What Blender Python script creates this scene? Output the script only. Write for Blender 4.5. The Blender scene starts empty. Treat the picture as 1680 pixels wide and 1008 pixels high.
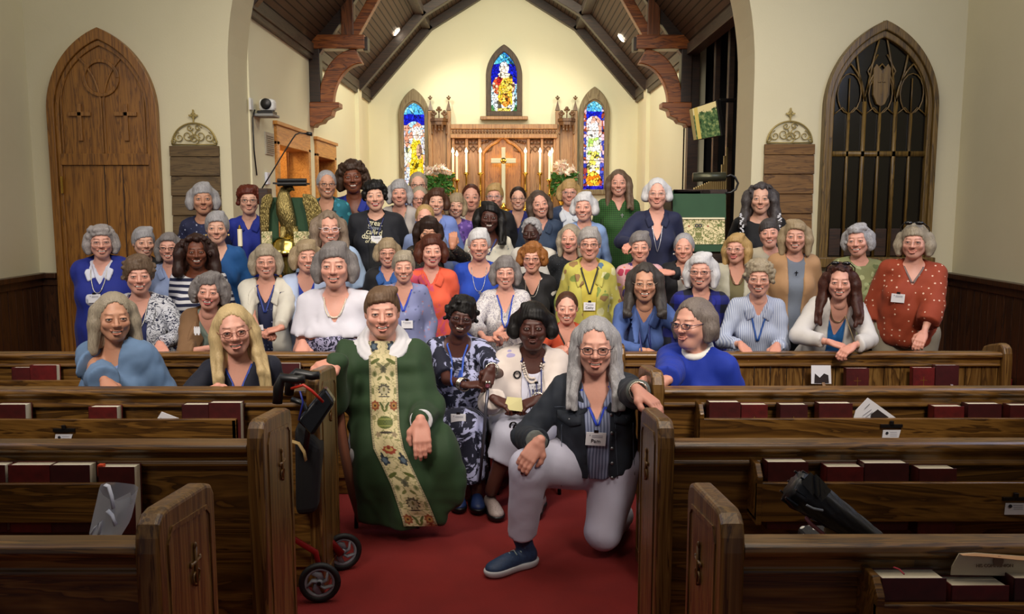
import bpy, math, random
import numpy as np
from mathutils import Vector, Matrix
from mathutils.bvhtree import BVHTree
random.seed(7)
SC = bpy.context.scene
COL = SC.collection
D2R = math.pi / 180

# ---------------------------------------------------------------- camera, world, lights, exposure
CAM_H, F_PX, PITCH, YAW = 1.68, 1400.0, 6.96 * D2R, 0.2 * D2R
cam_d = bpy.data.cameras.new('camera'); cam_d.sensor_width = 36; cam_d.lens = F_PX * 36 / 1680
cam_d.clip_start = .05; cam_d.clip_end = 200
cam = bpy.data.objects.new('camera', cam_d); COL.objects.link(cam)
cam.location = (0, 0, CAM_H); cam.rotation_euler = (math.pi / 2 - PITCH, 0, -YAW)
SC.camera = cam
SC.view_settings.view_transform = 'Standard'; SC.view_settings.look = 'None'
SC.view_settings.gamma = 1; SC.view_settings.use_curve_mapping = False
SC.view_settings.exposure = 0.0
world = bpy.data.worlds.new('world'); SC.world = world; world.use_nodes = True
world.node_tree.nodes['Background'].inputs[0].default_value = (.80, .78, .84, 1)
world.node_tree.nodes['Background'].inputs[1].default_value = .15

def lamp(kind, name, loc, target, energy, color, size=.5, sizey=None, spot=60, blend=.6):
    l = bpy.data.lights.new(name, kind); l.energy = energy; l.color = color
    if kind == 'AREA':
        l.shape = 'RECTANGLE'; l.size = size; l.size_y = sizey or size
    elif kind == 'SPOT':
        l.spot_size = spot * D2R; l.spot_blend = blend; l.shadow_soft_size = size
    else: l.shadow_soft_size = size
    o = bpy.data.objects.new(name, l); COL.objects.link(o); o.location = loc
    d = Vector(target) - Vector(loc); o.rotation_euler = d.to_track_quat('-Z', 'Y').to_euler()
    return o
# unseen fill lamps added above the nave, a cool window side light, and the chancel lights
lamp('SPOT', 'nave_fill_spot', (-1.7, .3, 4.3), (-1.0, 6.0, 1.35), 900, (1, .90, .80), .55, spot=56, blend=.7)  # added frontal fill on the crowd, cone kept off the near pews
lamp('SPOT', 'nave_fill_spot', (1.7, .3, 4.3), (1.0, 6.0, 1.35), 900, (1, .90, .80), .55, spot=56, blend=.7)
lamp('AREA', 'nave_overhead_fill', (0, 4.0, 5.6), (0, 6.6, .8), 110, (1, .93, .80), 4.0, 1.2)  # unseen stand-in for overhead lighting in the nave
lamp('AREA', 'side_window_light', (3.7, 4.2, 3.4), (0, 6.2, 1.2), 42, (.55, .66, 1), 1.2, 1.6)
lamp('AREA', 'side_window_light', (-3.9, 3.6, 3.4), (0, 6.0, 1.2), 18, (.6, .7, 1), 1.2, 1.6)
lamp('AREA', 'nave_overhead_fill', (0, 2.2, 5.0), (0, 2.6, 0), 46, (1, .84, .62), 4.5, 1.6)  # warm fill added to brighten the foreground pews
lamp('AREA', 'chancel_light', (-.1, 11.6, 4.9), (-.1, 13.8, 2.2), 190, (1, .96, .76), 2.2, 1.6)
lamp('AREA', 'chancel_light', (-.1, 9.4, 4.4), (-.1, 9.6, 0), 30, (1, .92, .75), 1.6, 1.2)

_cm = cam.rotation_euler.to_matrix()
def at(px, py, Y):
    """world point seen at photo pixel (px, py) at distance Y down the nave"""
    d = _cm @ Vector(((px - 840) / F_PX, -(py - 504) / F_PX, -1))
    return Vector((0, 0, CAM_H)) + d * (Y / d.y)
def ax(px, Y, py=504): return at(px, py, Y).x
def az(py, Y, px=840): return at(px, py, Y).z

# ---------------------------------------------------------------- materials
MATS = {}
def srgb(c):
    if isinstance(c, str):
        c = [int(c[i:i + 2], 16) / 255 for i in (0, 2, 4)]
    return tuple((x / 12.92 if x <= .04045 else ((x + .055) / 1.055) ** 2.4) for x in c) + (1,)
class NT:
    def __init__(s, name):
        s.m = bpy.data.materials.new(name); s.m.use_nodes = True
        s.t = s.m.node_tree; s.n = s.t.nodes; s.b = s.n['Principled BSDF']; s.l = s.t.links
        s._tc = None
    def new(s, t, **kw):
        n = s.n.new(t)
        for k, v in kw.items():
            if k.startswith('i_'):
                key = k[2:]; key = int(key) if key.isdigit() else key.replace('_', ' ')
                sock = n.inputs[key]
                if hasattr(v, 'is_output') or isinstance(v, bpy.types.NodeSocket): s.l.new(v, sock)
                else: sock.default_value = v
            else: setattr(n, k, v)
        return n
    def co(s, scale=(1, 1, 1), rot=(0, 0, 0), kind='Object', loc=(0, 0, 0)):
        if not s._tc: s._tc = s.n.new('ShaderNodeTexCoord')
        m = s.new('ShaderNodeMapping', i_0=s._tc.outputs[kind]); m.inputs['Scale'].default_value = scale
        m.inputs['Rotation'].default_value = rot; m.inputs['Location'].default_value = loc
        return m.outputs[0]
    def noise(s, v, scale=5, detail=3, rough=.5, dist=0):
        n = s.new('ShaderNodeTexNoise', i_Vector=v, i_Scale=scale, i_Detail=detail, i_Roughness=rough, i_Distortion=dist)
        return n.outputs['Fac']
    def ramp(s, f, stops, interp='LINEAR'):
        n = s.new('ShaderNodeValToRGB', i_Fac=f); r = n.color_ramp; r.interpolation = interp
        while len(r.elements) < len(stops): r.elements.new(.5)
        for e, (p, c) in zip(r.elements, stops):
            e.position = p; e.color = srgb(c) if isinstance(c, str) else c
        return n.outputs[0]
    def mix(s, f, a, b, mode='MIX'):
        n = s.new('ShaderNodeMix', data_type='RGBA', blend_type=mode)
        for i, v in ((0, f), (6, a), (7, b)):
            if isinstance(v, bpy.types.NodeSocket): s.l.new(v, n.inputs[i])
            else: n.inputs[i].default_value = v if i == 0 else (srgb(v) if isinstance(v, str) else v)
        return n.outputs[2]
    def math(s, op, a, b=0, c=0):
        n = s.new('ShaderNodeMath', operation=op)
        for i, v in enumerate((a, b, c)):
            if isinstance(v, bpy.types.NodeSocket): s.l.new(v, n.inputs[i])
            else: n.inputs[i].default_value = v
        return n.outputs[0]
    def bump(s, h, strength=.3, dist=.01):
        n = s.new('ShaderNodeBump', i_Height=h, i_Strength=strength, i_Distance=dist)
        s.l.new(n.outputs[0], s.b.inputs['Normal'])
    def base(s, c):
        if isinstance(c, bpy.types.NodeSocket): s.l.new(c, s.b.inputs['Base Color'])
        else: s.b.inputs['Base Color'].default_value = srgb(c) if isinstance(c, str) else c
        return s
    def rough(s, r, **kw):
        s.b.inputs['Roughness'].default_value = r
        for k, v in kw.items(): s.b.inputs[k.replace('_', ' ')].default_value = v
        return s
def M(name, fn):
    if name not in MATS: MATS[name] = fn()
    return MATS[name]

def wood(name, dark, mid, light, axis='x', rough=.38, scale=1.0, coat=.25, spec=.5):
    def f():
        t = NT(name)
        k = .07
        sc = {'x': (k, 1, 1), 'y': (1, k, 1), 'z': (1, 1, k)}[axis]
        v = t.co(sc)
        a = t.noise(v, 9 * scale, 4, .6, 1.4)
        v2 = t.co(tuple(x * .35 if x < 1 else x for x in sc))
        b = t.noise(v2, 95 * scale, 2, .6)
        rings = t.math('FRACT', t.math('MULTIPLY', a, 7.0))
        c = t.ramp(rings, [(0, dark), (.35, mid), (.8, light), (1, mid)])
        c2 = t.mix(t.math('MULTIPLY', b, .75), c, dark)
        t.base(c2); t.rough(rough, Coat_Weight=coat, Coat_Roughness=.25)
        t.bump(t.math('ADD', t.math('MULTIPLY', rings, .4), b), .12, .004)
        return t.m
    return M(name, f)
def plain(name, c, rough=.6, metal=0, **kw):
    def f():
        t = NT(name); t.base(c).rough(rough, Metallic=metal, **kw); return t.m
    return M(name, f)
def emit(name, c, strength):
    def f():
        t = NT(name); t.base(c); t.b.inputs['Emission Color'].default_value = srgb(c); t.b.inputs['Emission Strength'].default_value = strength
        return t.m
    return M(name, f)
def plaster(name, c, c2):
    def f():
        t = NT(name)
        n = t.noise(t.co(), 1.3, 4, .6); n2 = t.noise(t.co(), 60, 3, .6)
        t.base(t.mix(n, c, c2)).rough(.85); t.bump(n2, .18, .004); return t.m
    return M(name, f)
PEWX = wood('pew_oak_long', '3a240c', '6b4719', '956a2e', 'x')
PEWZ = wood('pew_oak_upright', '402810', '74501f', '96703a', 'z')
OAKD = wood('door_oak', '5c3810', '93601f', 'a9732c', 'z', .45)
DARKB = wood('dark_beam', '180c05', '301a0c', '402512', 'x', .5)
TRUSS = wood('truss_oak_lit', '4a2408', '9a5018', 'c0702c', 'x', .42)  # oak lightened: light reaching the truss from the nave is in the colour
ALTW = wood('altar_oak', '6e4c2a', '9c7446', 'b48c5c', 'z', .45)
WAIN = wood('wainscot_oak', '22120a', '42260f', '523016', 'z', .4)
BRASS = plain('brass', 'c9a24a', .22, 1)
BRASSD = plain('antique_brass', '8a7440', .42, 1)
BLACKM = plain('black_plastic', '0c0c0e', .4)
WHITEP = plain('white_plastic', 'dcdcda', .4)
WALLN = plaster('nave_plaster', 'cfc6a4', 'dad2b2')
WALLC = plaster('chancel_plaster_lit', 'e2dcbc', 'e8e2c4')  # same cream paint as the nave, brighter chancel light put into the colour

# ---------------------------------------------------------------- mesh builder
def tag(o, label=None, cat=None, group=None, kind=None):
    if label: o['label'] = label
    if cat: o['category'] = cat
    if group: o['group'] = group
    if kind: o['kind'] = kind
    return o
def mesh_obj(name, V, Fc, mat, parent=None, smooth=False, loc=None):
    """vertices in world coordinates; origin at loc (or the parent's location)"""
    me = bpy.data.meshes.new(name)
    org = Vector(loc) if loc is not None else (parent.matrix_world.translation if False else (wloc(parent) if parent else Vector()))
    if isinstance(V, np.ndarray):
        V = V - np.array(org, dtype=V.dtype)
        me.vertices.add(len(V)); me.vertices.foreach_set('co', V.astype(np.float32).ravel())
        Fc = np.asarray(Fc, dtype=np.int32); n, k = Fc.shape
        me.loops.add(n * k); me.loops.foreach_set('vertex_index', Fc.ravel())
        me.polygons.add(n); me.polygons.foreach_set('loop_start', np.arange(0, n * k, k, dtype=np.int32))
        me.polygons.foreach_set('loop_total', np.full(n, k, np.int32))
        if smooth: me.polygons.foreach_set('use_smooth', np.ones(n, bool))
        me.update(calc_edges=True)
    else:
        me.from_pydata([tuple(Vector(v) - org) for v in V], [], Fc)
        if smooth:
            for p in me.polygons: p.use_smooth = True
    for m in (mat if isinstance(mat, (list, tuple)) else [mat]): me.materials.append(m)
    o = bpy.data.objects.new(name, me); COL.objects.link(o)
    if parent is not None:
        o.parent = parent; o.location = org - wloc(parent)
    else: o.location = org
    WL[o.name] = org
    return o
WL = {}
def wloc(o): return WL.get(o.name, Vector(o.location))
def thing(name, label, cat, loc=(0, 0, 0), group=None, kind=None):
    o = bpy.data.objects.new(name, None); COL.objects.link(o); o.location = loc; o.empty_display_size = .1
    WL[o.name] = Vector(loc)
    return tag(o, label, cat, group, kind)
class MB:
    def __init__(s): s.v = []; s.f = []
    def add(s, V, Fc):
        n = len(s.v); s.v += [Vector(p) for p in V]; s.f += [tuple(i + n for i in q) for q in Fc]; return s
    def box(s, lo, hi, R=None, c=None):
        lo, hi = Vector(lo), Vector(hi)
        P = [Vector((x, y, z)) for x in (lo.x, hi.x) for y in (lo.y, hi.y) for z in (lo.z, hi.z)]
        if R is not None:
            c = Vector(c) if c is not None else (lo + hi) / 2
            P = [c + R @ (p - c) for p in P]
        return s.add(P, [(0, 1, 3, 2), (4, 6, 7, 5), (0, 4, 5, 1), (2, 3, 7, 6), (0, 2, 6, 4), (1, 5, 7, 3)])
    def tube(s, pts, r, n=10, caps=True, flat=1.0):
        pts = [Vector(p) for p in pts]; rs = r if isinstance(r, (list, tuple)) else [r] * len(pts)
        V = []; up = None
        for i, p in enumerate(pts):
            d = (pts[min(i + 1, len(pts) - 1)] - pts[max(i - 1, 0)])
            if d.length < 1e-9: d = Vector((0, 0, 1))
            d.normalize()
            if up is None:
                up = Vector((0, 0, 1)) if abs(d.z) < .9 else Vector((0, 1, 0))
            u = d.cross(up)
            if u.length < 1e-4: u = d.orthogonal()
            u.normalize(); w = u.cross(d).normalized(); up = w
            for k in range(n):
                a = 2 * math.pi * k / n
                V.append(p + (u * math.cos(a) + w * math.sin(a) * flat) * rs[i])
        Fc = [(i * n + k, i * n + (k + 1) % n, (i + 1) * n + (k + 1) % n, (i + 1) * n + k) for i in range(len(pts) - 1) for k in range(n)]
        if caps: Fc += [tuple(range(n))[::-1], tuple((len(pts) - 1) * n + k for k in range(n))]
        return s.add(V, Fc)
    def cyl(s, a, b, r, r2=None, n=16): return s.tube([a, b], [r, r if r2 is None else r2], n)
    def lathe(s, prof, c, n=20, axis='z'):
        c = Vector(c); V = []
        for r, h in prof:
            for k in range(n):
                a = 2 * math.pi * k / n
                p = (r * math.cos(a), r * math.sin(a), h)
                if axis == 'y': p = (p[0], p[2], p[1])
                if axis == 'x': p = (p[2], p[0], p[1])
                V.append(c + Vector(p))
        m = len(prof)
        Fc = [(i * n + k, i * n + (k + 1) % n, (i + 1) * n + (k + 1) % n, (i + 1) * n + k) for i in range(m - 1) for k in range(n)]
        Fc += [tuple(range(n))[::-1], tuple((m - 1) * n + k for k in range(n))]
        return s.add(V, Fc)
    def ball(s, c, r, n=12, m=8):
        r = (r, r, r) if not hasattr(r, '__len__') else r
        V = []
        for i in range(1, m):
            t = math.pi * i / m
            for k in range(n):
                a = 2 * math.pi * k / n
                V.append((c[0] + r[0] * math.sin(t) * math.cos(a), c[1] + r[1] * math.sin(t) * math.sin(a), c[2] + r[2] * math.cos(t)))
        V += [(c[0], c[1], c[2] + r[2]), (c[0], c[1], c[2] - r[2])]; T = len(V) - 2
        Fc = [(i * n + k, (i + 1) * n + k, (i + 1) * n + (k + 1) % n, i * n + (k + 1) % n) for i in range(m - 2) for k in range(n)]
        Fc += [(T, k, (k + 1) % n) for k in range(n)] + [(T + 1, (m - 2) * n + (k + 1) % n, (m - 2) * n + k) for k in range(n)]
        return s.add(V, Fc)
    def prism(s, poly, plane, a, b):
        """extrude a 2-D outline: plane 'xz' along y, 'yz' along x, 'xy' along z, from a to b"""
        def P(p, t):
            return {'xz': (p[0], t, p[1]), 'yz': (t, p[0], p[1]), 'xy': (p[0], p[1], t)}[plane]
        n = len(poly); V = [P(p, a) for p in poly] + [P(p, b) for p in poly]
        Fc = [tuple(range(n)), tuple(range(2 * n - 1, n - 1, -1))] + [(i, n + i, n + (i + 1) % n, (i + 1) % n) for i in range(n)]
        return s.add(V, Fc)
    def band(s, outer, inner, plane, a, b):
        """closed=False strip between two equal-length outlines, extruded from a to b"""
        def P(p, t):
            return {'xz': (p[0], t, p[1]), 'yz': (t, p[0], p[1]), 'xy': (p[0], p[1], t)}[plane]
        n = len(outer); V = [P(p, a) for p in outer] + [P(p, a) for p in inner] + [P(p, b) for p in outer] + [P(p, b) for p in inner]
        Fc = []
        for i in range(n - 1):
            o0, o1, i0, i1 = i, i + 1, n + i, n + i + 1; O0, O1, I0, I1 = 2 * n + i, 2 * n + i + 1, 3 * n + i, 3 * n + i + 1
            Fc += [(o0, o1, i1, i0), (O0, I0, I1, O1), (o0, O0, O1, o1), (i0, i1, I1, I0)]
        Fc += [(0, n, 3 * n, 2 * n), (n - 1, 3 * n - 1, 4 * n - 1, 2 * n - 1)]
        return s.add(V, Fc)
    def build(s, name, mat, parent=None, smooth=False, bevel=0, loc=None, seg=2):
        o = mesh_obj(name, s.v, s.f, mat, parent, smooth, loc)
        if bevel:
            m = o.modifiers.new('bevel', 'BEVEL'); m.width = bevel; m.segments = seg; m.limit_method = 'ANGLE'; m.angle_limit = .7
            m.harden_normals = False
        return o
def bx(name, lo, hi, mat, parent=None, bevel=.004, **kw):
    return MB().box(lo, hi).build(name, mat, parent, bevel=bevel, **kw)
def copy_tree(root, loc, label=None, group=None, scale=None, rot=None):
    r = root.copy(); COL.objects.link(r); r.location = loc; WL[r.name] = Vector(loc)
    if label: r['label'] = label
    if group: r['group'] = group
    if scale: r.scale = scale
    if rot: r.rotation_euler = rot
    for ch in list(root.children):
        c = ch.copy(); COL.objects.link(c); c.parent = r
        for g in ch.children:
            d = g.copy(); COL.objects.link(d); d.parent = c
    return r
def text_mesh(body, size, extrude=.0008, align='CENTER', shear=0):
    cu = bpy.data.curves.new('lettering', 'FONT'); cu.body = body; cu.size = size; cu.extrude = extrude
    cu.align_x = align; cu.align_y = 'CENTER'; cu.shear = shear; cu.space_line = .9
    o = bpy.data.objects.new('lettering', cu); COL.objects.link(o)
    dg = bpy.context.evaluated_depsgraph_get(); me = bpy.data.meshes.new_from_object(o.evaluated_get(dg))
    V = [v.co.copy() for v in me.vertices]; Fc = [tuple(p.vertices) for p in me.polygons]
    bpy.data.objects.remove(o); bpy.data.curves.remove(cu); bpy.data.meshes.remove(me)
    return V, Fc
def letter(name, body, size, mat, parent, pos, R, **kw):
    V, Fc = text_mesh(body, size, **kw)
    if not V: return None
    return mesh_obj(name, [Vector(pos) + R @ v for v in V], Fc, mat, parent)
RXZ = Matrix.Rotation(math.pi / 2, 3, 'X')          # text facing the camera side (-y)
def arch_pts(cx, z0, zs, w, ztop, n=14):
    """pointed arch outline: from bottom left up, over the apex, to bottom right"""
    h = ztop - zs; a = w / 2
    R = (a * a + h * h) / (2 * a); L = []
    for i in range(n + 1):
        t = i / n; ang = t * math.asin(min(1, h / R))
        L.append((cx - a + R - R * math.cos(ang), zs + R * math.sin(ang)))
    Rr = [(2 * cx - x, z) for x, z in L[::-1][1:]]
    return [(cx - a, z0)] + L + Rr + [(cx + a, z0)]
# ================================================================ the room
YW, YC, YA = 7.6, 8.15, 15.0                # nave east wall front and back faces, altar wall
XL, XR = -4.18, 3.96                        # nave side walls
CXL, CXR = -2.42, 2.22                      # chancel side walls
CARPET = M('carpet', lambda: (lambda t: (t.base(t.mix(t.noise(t.co(), 6, 4), '6a100c', '821813')), t.rough(.95), t.bump(t.noise(t.co(), 260, 2), .5, .006), t.m)[-1])(NT('red_carpet')))
def struct(o): o['kind'] = 'structure'; return o
def ground(Y): return 0. if Y < 6.0 else (.16 if Y < 6.5 else (.32 if Y < 12 else .64))
struct(MB().box((XL, -1, -.1), (XR, 6.0, 0)).build('floor', CARPET))
st = MB().box((XL + .05, 6.0, -.05), (XR - .05, 6.5, .16)).box((XL + .05, 6.5, -.05), (XR - .05, YW - .002, .32)).box((CXL + .02, YW - .002, -.05), (CXR - .02, 12, .32)).box((CXL + .02, 12, -.05), (CXR - .02, YA - .01, .64))
struct(st.build('floor_chancel', CARPET))
# east wall of the nave with the chancel arch
cx = -.12
al = at(381, 300, YW).x; ar = at(1232, 300, YW).x; zsp = az(118, YW)
acx = (al + ar) / 2; aw = ar - al; apex = zsp + aw * .62
arch = arch_pts(acx, 0, zsp, aw, apex, 24)
H = 6.2
wl = MB()
lft = [(al, 0)] + [p for p in arch if p[0] < acx - 1e-6][1:] + [(acx, apex)]
outl = []
wl.prism([(XL, 0), (al, 0)] + lft[1:] + [(acx, H), (XL, H)], 'xz', YW, YC)
rgt = [(ar, 0)] + [(2 * acx - x, z) for x, z in lft[1:]]
wl.prism([(XR, 0), (XR, H), (acx, H)] + rgt[::-1][0:] , 'xz', YW, YC)
struct(wl.build('wall_east', WALLN))
for nm, x0, x1 in (('wall_left', XL - .2, XL), ('wall_right', XR, XR + .2)):
    struct(MB().box((x0, -1, 0), (x1, YC, H)).build(nm, WALLN))
# wainscot and its cap rail
zw = az(447, YW, 1540)
def wains(name, pts):
    (x0, y0), (x1, y1) = pts
    d = Vector((x1 - x0, y1 - y0, 0)); L = d.length; d.normalize(); nrm = Vector((d.y, -d.x, 0))
    m = MB(); k = int(L / .11)
    def slab(t0, t1, z0, z1, th):
        a = Vector((x0, y0, 0)) + d * t0; b = Vector((x0, y0, 0)) + d * t1
        P = [a + Vector((0, 0, z0)), b + Vector((0, 0, z0)), b + nrm * th + Vector((0, 0, z0)), a + nrm * th + Vector((0, 0, z0))]
        m.add(P + [p + Vector((0, 0, z1 - z0)) for p in P], [(3, 2, 1, 0), (4, 5, 6, 7), (0, 1, 5, 4), (1, 2, 6, 5), (2, 3, 7, 6), (3, 0, 4, 7)])
    for i in range(k): slab(i * L / k + .003, (i + 1) * L / k - .003, .12, zw - .05, .025)
    slab(0, L, 0, .12, .04); slab(0, L, zw - .11, zw - .045, .04); slab(0, L, zw - .045, zw, .075)
    return struct(m.build(name, WAIN, bevel=.004))
wains('trim_wainscot_right', [(XR - .005, YW - .01), (XR - .005, -1)][::1])
wains('trim_wainscot_left', [(XL + .005, -1), (XL + .005, YW - .01)])
dr_l, dr_r = at(100, 420, YW).x, at(270, 420, YW).x
wains('trim_wainscot_east_left', [(XL + .02, YW - .005), (dr_l - .02, YW - .005)][::1])
w_l, w_r = ax(1345, YW, 300), ax(1524, YW, 300)
wains('trim_wainscot_east_right', [(at(1235, 400, YW).x + .1, YW - .005), (XR - .02, YW - .005)])

# pointed oak door on the east wall
dcx = (ax(97, YW, 250) + ax(271, YW, 440)) / 2 - .02; dw = .95
dz = az(47, YW, 180); dsp = az(185, YW, 180)
y1 = YW - .01
fr = MB().band(arch_pts(dcx, 0, dsp, dw, dz, 18), arch_pts(dcx, 0, dsp, dw - .13, dz - .10, 18), 'xz', YW - .07, YW + .0)
fr.band(arch_pts(dcx, 0, dsp, dw - .13, dz - .10, 18), arch_pts(dcx, 0, dsp, dw - .20, dz - .15, 18), 'xz', YW - .05, YW + .0)
d0 = struct(MB().prism(arch_pts(dcx, 0, dsp, dw - .16, dz - .12, 18), 'xz', YW - .03, YW).build('door_1', OAKD))
struct(fr.build('door_frame', OAKD, d0, bevel=.006))
zr = az(262, YW, 190)
tr = MB().box((dcx - dw / 2 + .09, YW - .055, zr - .05), (dcx + dw / 2 - .09, YW - .03, zr + .05))
for s in (-1, 1):
    tr.band(arch_pts(dcx + s * .185, zr + .05, dsp + .05, .36, dsp + .48, 10), arch_pts(dcx + s * .185, zr + .05, dsp + .05, .33, dsp + .45, 10), 'xz', YW - .045, YW - .03)
cc = (dcx, dz - .42)
ring = [(cc[0] + .16 * math.cos(a * math.pi / 16), cc[1] + .16 * math.sin(a * math.pi / 16)) for a in range(33)]
ring2 = [(cc[0] + .13 * math.cos(a * math.pi / 16), cc[1] + .13 * math.sin(a * math.pi / 16)) for a in range(33)]
tr.band(ring, ring2, 'xz', YW - .05, YW - .03)
struct(tr.build('door_tracery', OAKD, d0, bevel=.004))
cr = MB()
for s in (-1, 1):
    x = dcx + s * .2; z = az(188, YW, 190)
    cr.box((x - .095, YW - .055, z - .018), (x + .095, YW - .03, z + .018)); cr.box((x - .018, YW - .055, z - .23), (x + .018, YW - .03, z + .085))
struct(cr.build('door_crosses', wood('pale_oak_inlay', '6a4216', '9a682c', 'a87638', 'z', .45), d0, bevel=.003))
bd = MB()
for x in (-.02, .14): bd.box((dcx + x, YW - .036, .05), (dcx + x + .006, YW - .029, zr - .05))
struct(bd.build('door_board_joint', DARKB, d0))
struct(MB().cyl((dcx - dw / 2 + .10, YW - .07, az(310, YW, 110) - .04), (dcx - dw / 2 + .10, YW - .07, az(290, YW, 110)), .012).build('door_hinge', BRASS, d0))

# pointed tracery window on the east wall (dark glass)
wcx = (w_l + w_r) / 2; ww = w_r - w_l + .02; wz = az(36, YW, 1435); wsp = az(180, YW, 1435); wz0 = az(425, YW, 1420)
WINW = wood('window_oak', '3a2a10', '72561f', '8a6c30', 'z', .5)
gl = plain('dark_glass', '0a0806', .12)
wn = struct(MB().prism(arch_pts(wcx, wz0, wsp, ww - .12, wz - .1, 18), 'xz', YW - .02, YW + .01).build('window_1', gl))
f = MB().band(arch_pts(wcx, wz0, wsp, ww, wz, 18), arch_pts(wcx, wz0, wsp, ww - .09, wz - .08, 18), 'xz', YW - .09, YW)
f.band(arch_pts(wcx, wz0, wsp, ww - .09, wz - .08, 18), arch_pts(wcx, wz0, wsp, ww - .17, wz - .14, 18), 'xz', YW - .065, YW)
f.box((wcx - ww / 2 - .03, YW - .12, wz0 - .07), (wcx + ww / 2 + .03, YW, wz0 + .02))
struct(f.build('window_frame', WINW, wn, bevel=.008))
t = MB(); iw = ww - .17; zt = az(253, YW, 1420); zh = az(187, YW, 1420)
t.box((wcx - iw / 2, YW - .05, zt - .022), (wcx + iw / 2, YW - .02, zt + .022))
for i in range(1, 6):
    x = wcx - iw / 2 + iw * i / 6; r = .014 if i % 2 == 0 else .009
    t.box((x - r, YW - .05, wz0), (x + r, YW - .02, zh if i % 2 else zh + .1))
def rib(pts, r=.008): t.tube([(x, YW - .035, z) for x, z in pts], r, 6)
for i in range(3):
    c = wcx - iw / 2 + iw * (i + .5) / 3; a = iw / 6
    rib(arch_pts(c, zh - .02, zh + .1, 2 * a - .01, zh + .42, 8), .009)
    rib([(c + a * .75 * math.sin(q * .3927), zh + .17 - a * 1.25 * math.cos(q * .3927)) for q in range(17)], .006)
    for s in (-1, 1): rib([(c + s * .01, zh), (c + s * a * .4, zh + .05), (c + s * a * .9, zh - .005)], .006)
    rib([(c, zh), (c, zh + .3)], .006)
for s in (-1, 1):
    rib([(wcx + s * iw / 6, zh + .1), (wcx + s * (iw / 6 - .05), zh + .4), (wcx, zh + .78)], .009)
    rib([(wcx + s * iw / 6, zh + .1), (wcx + s * (iw / 6 + .06), zh + .35), (wcx + s * iw * .3, zh + .62)], .009)
    rib([(wcx + s * .04, wz - .28), (wcx + s * .12, wz - .42), (wcx + s * .06, wz - .55)], .007)
struct(t.build('window_tracery', WINW, wn, True))
sh = [(wcx - .075, wz - .40), (wcx - .05, wz - .36), (wcx, wz - .42), (wcx + .05, wz - .36), (wcx + .075, wz - .40), (wcx + .07, wz - .62), (wcx + .035, wz - .70), (wcx, wz - .72), (wcx - .035, wz - .70), (wcx - .07, wz - .62)]
struct(MB().prism(sh, 'xz', YW - .05, YW - .02).box((wcx - .006, YW - .056, wz - .62), (wcx + .006, YW - .05, wz - .44)).box((wcx - .035, YW - .056, wz - .52), (wcx + .035, YW - .05, wz - .508)).build('window_shield', WINW, wn, bevel=.004))
t2 = MB()
for i in range(6):
    x = wcx - iw / 2 + iw * (i + .5) / 6
    t2.box((x - .05, YW - .03, wz0 + .03), (x + .05, YW - .02, wz0 + .27))
struct(t2.build('window_shutter', DARKB, wn, bevel=.004))

# hymn boards with scrolled crests
BOARD = wood('hymn_board_oak', '40301a', '66502e', '755e3a', 'x', .7, coat=0)
BOARD2 = wood('hymn_board_oak_red', '4a3014', '7a5628', '8a6434', 'x', .7, coat=0)
CREST = plain('gilded_iron', '9c8a54', .5, .7)
def hymn_board(px0, px1, pyt, mat, label):
    x0, x1 = ax(px0, YW, pyt), ax(px1, YW, pyt); zt = az(pyt, YW, px0); zb = zt - 1.12; y = YW - .012
    r = thing('hymn_board', label, 'hymn board', ((x0 + x1) / 2, y, zb))
    MB().box((x0 + .006, y - .012, zb), (x1 - .006, y, zt)).build('backing', mat, r, bevel=.003)
    n = 6; h = (zt - zb - .09) / 6
    MB().box((x0, y - .028, zt - .09), (x1, y, zt)).build('header', mat, r, bevel=.003)
    for i in range(n):
        z = zt - .09 - h * (i + 1); m = MB()
        m.prism([(y - .012, z), (y - .032, z + .006), (y - .016, z + h - .004), (y - .012, z + h - .004)], 'yz', x0, x1)
        m.build('slat', mat, r)
    c = MB(); cxx = (x0 + x1) / 2; W = (x1 - x0) / 2 * .9; Z = zt + .012
    c.tube([(cxx - W, y - .01, Z), (cxx + W, y - .01, Z)], .006, 8)
    c.tube([(cxx + W * math.cos(a), y - .01, Z + .185 * math.sin(a)) for a in [math.pi * i / 24 for i in range(25)]], .007, 8)
    def spiral(cx, cz, r0, turns, s=1, a0=0):
        pts = []
        for i in range(28):
            q = i / 27; a = a0 + s * q * turns * 2 * math.pi; rr = r0 * (1 - q * .8)
            pts.append((cx + rr * math.cos(a), y - .01, cz + rr * math.sin(a)))
        c.tube(pts, .0045, 6)
    for s in (-1, 1):
        spiral(cxx + s * .055, Z + .075, .055, 1.5, s, math.pi / 2); spiral(cxx + s * .13, Z + .06, .045, 1.4, -s, math.pi / 2)
        spiral(cxx + s * .035, Z + .145, .03, 1.2, s, 0); spiral(cxx + s * .185, Z + .03, .026, 1.2, s, 1.5)
    spiral(cxx, Z + .05, .05, 1.6, 1, -math.pi / 2)
    c.build('crest', CREST, r, True)
    z = Z + .185
    MB().tube([(cxx, y - .01, z), (cxx, y - .01, z + .10)], .006, 8).tube([(cxx + .022 * math.cos(a), y - .01, z + .065 + .022 * math.sin(a)) for a in [math.pi * i / 8 for i in range(17)]], .004, 6).box((cxx - .04, y - .014, z + .058), (cxx + .04, y - .006, z + .072)).box((cxx - .007, y - .014, z + .03), (cxx + .007, y - .006, z + .115)).build('cross_finial', CREST, r)
hymn_board(280, 361, 240, BOARD, 'dark wooden hymn board with scrolled brass crest beside the arched door')
hymn_board(1253, 1335, 237, BOARD2, 'brown wooden hymn board with scrolled brass crest beside the dark tracery window')

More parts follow.
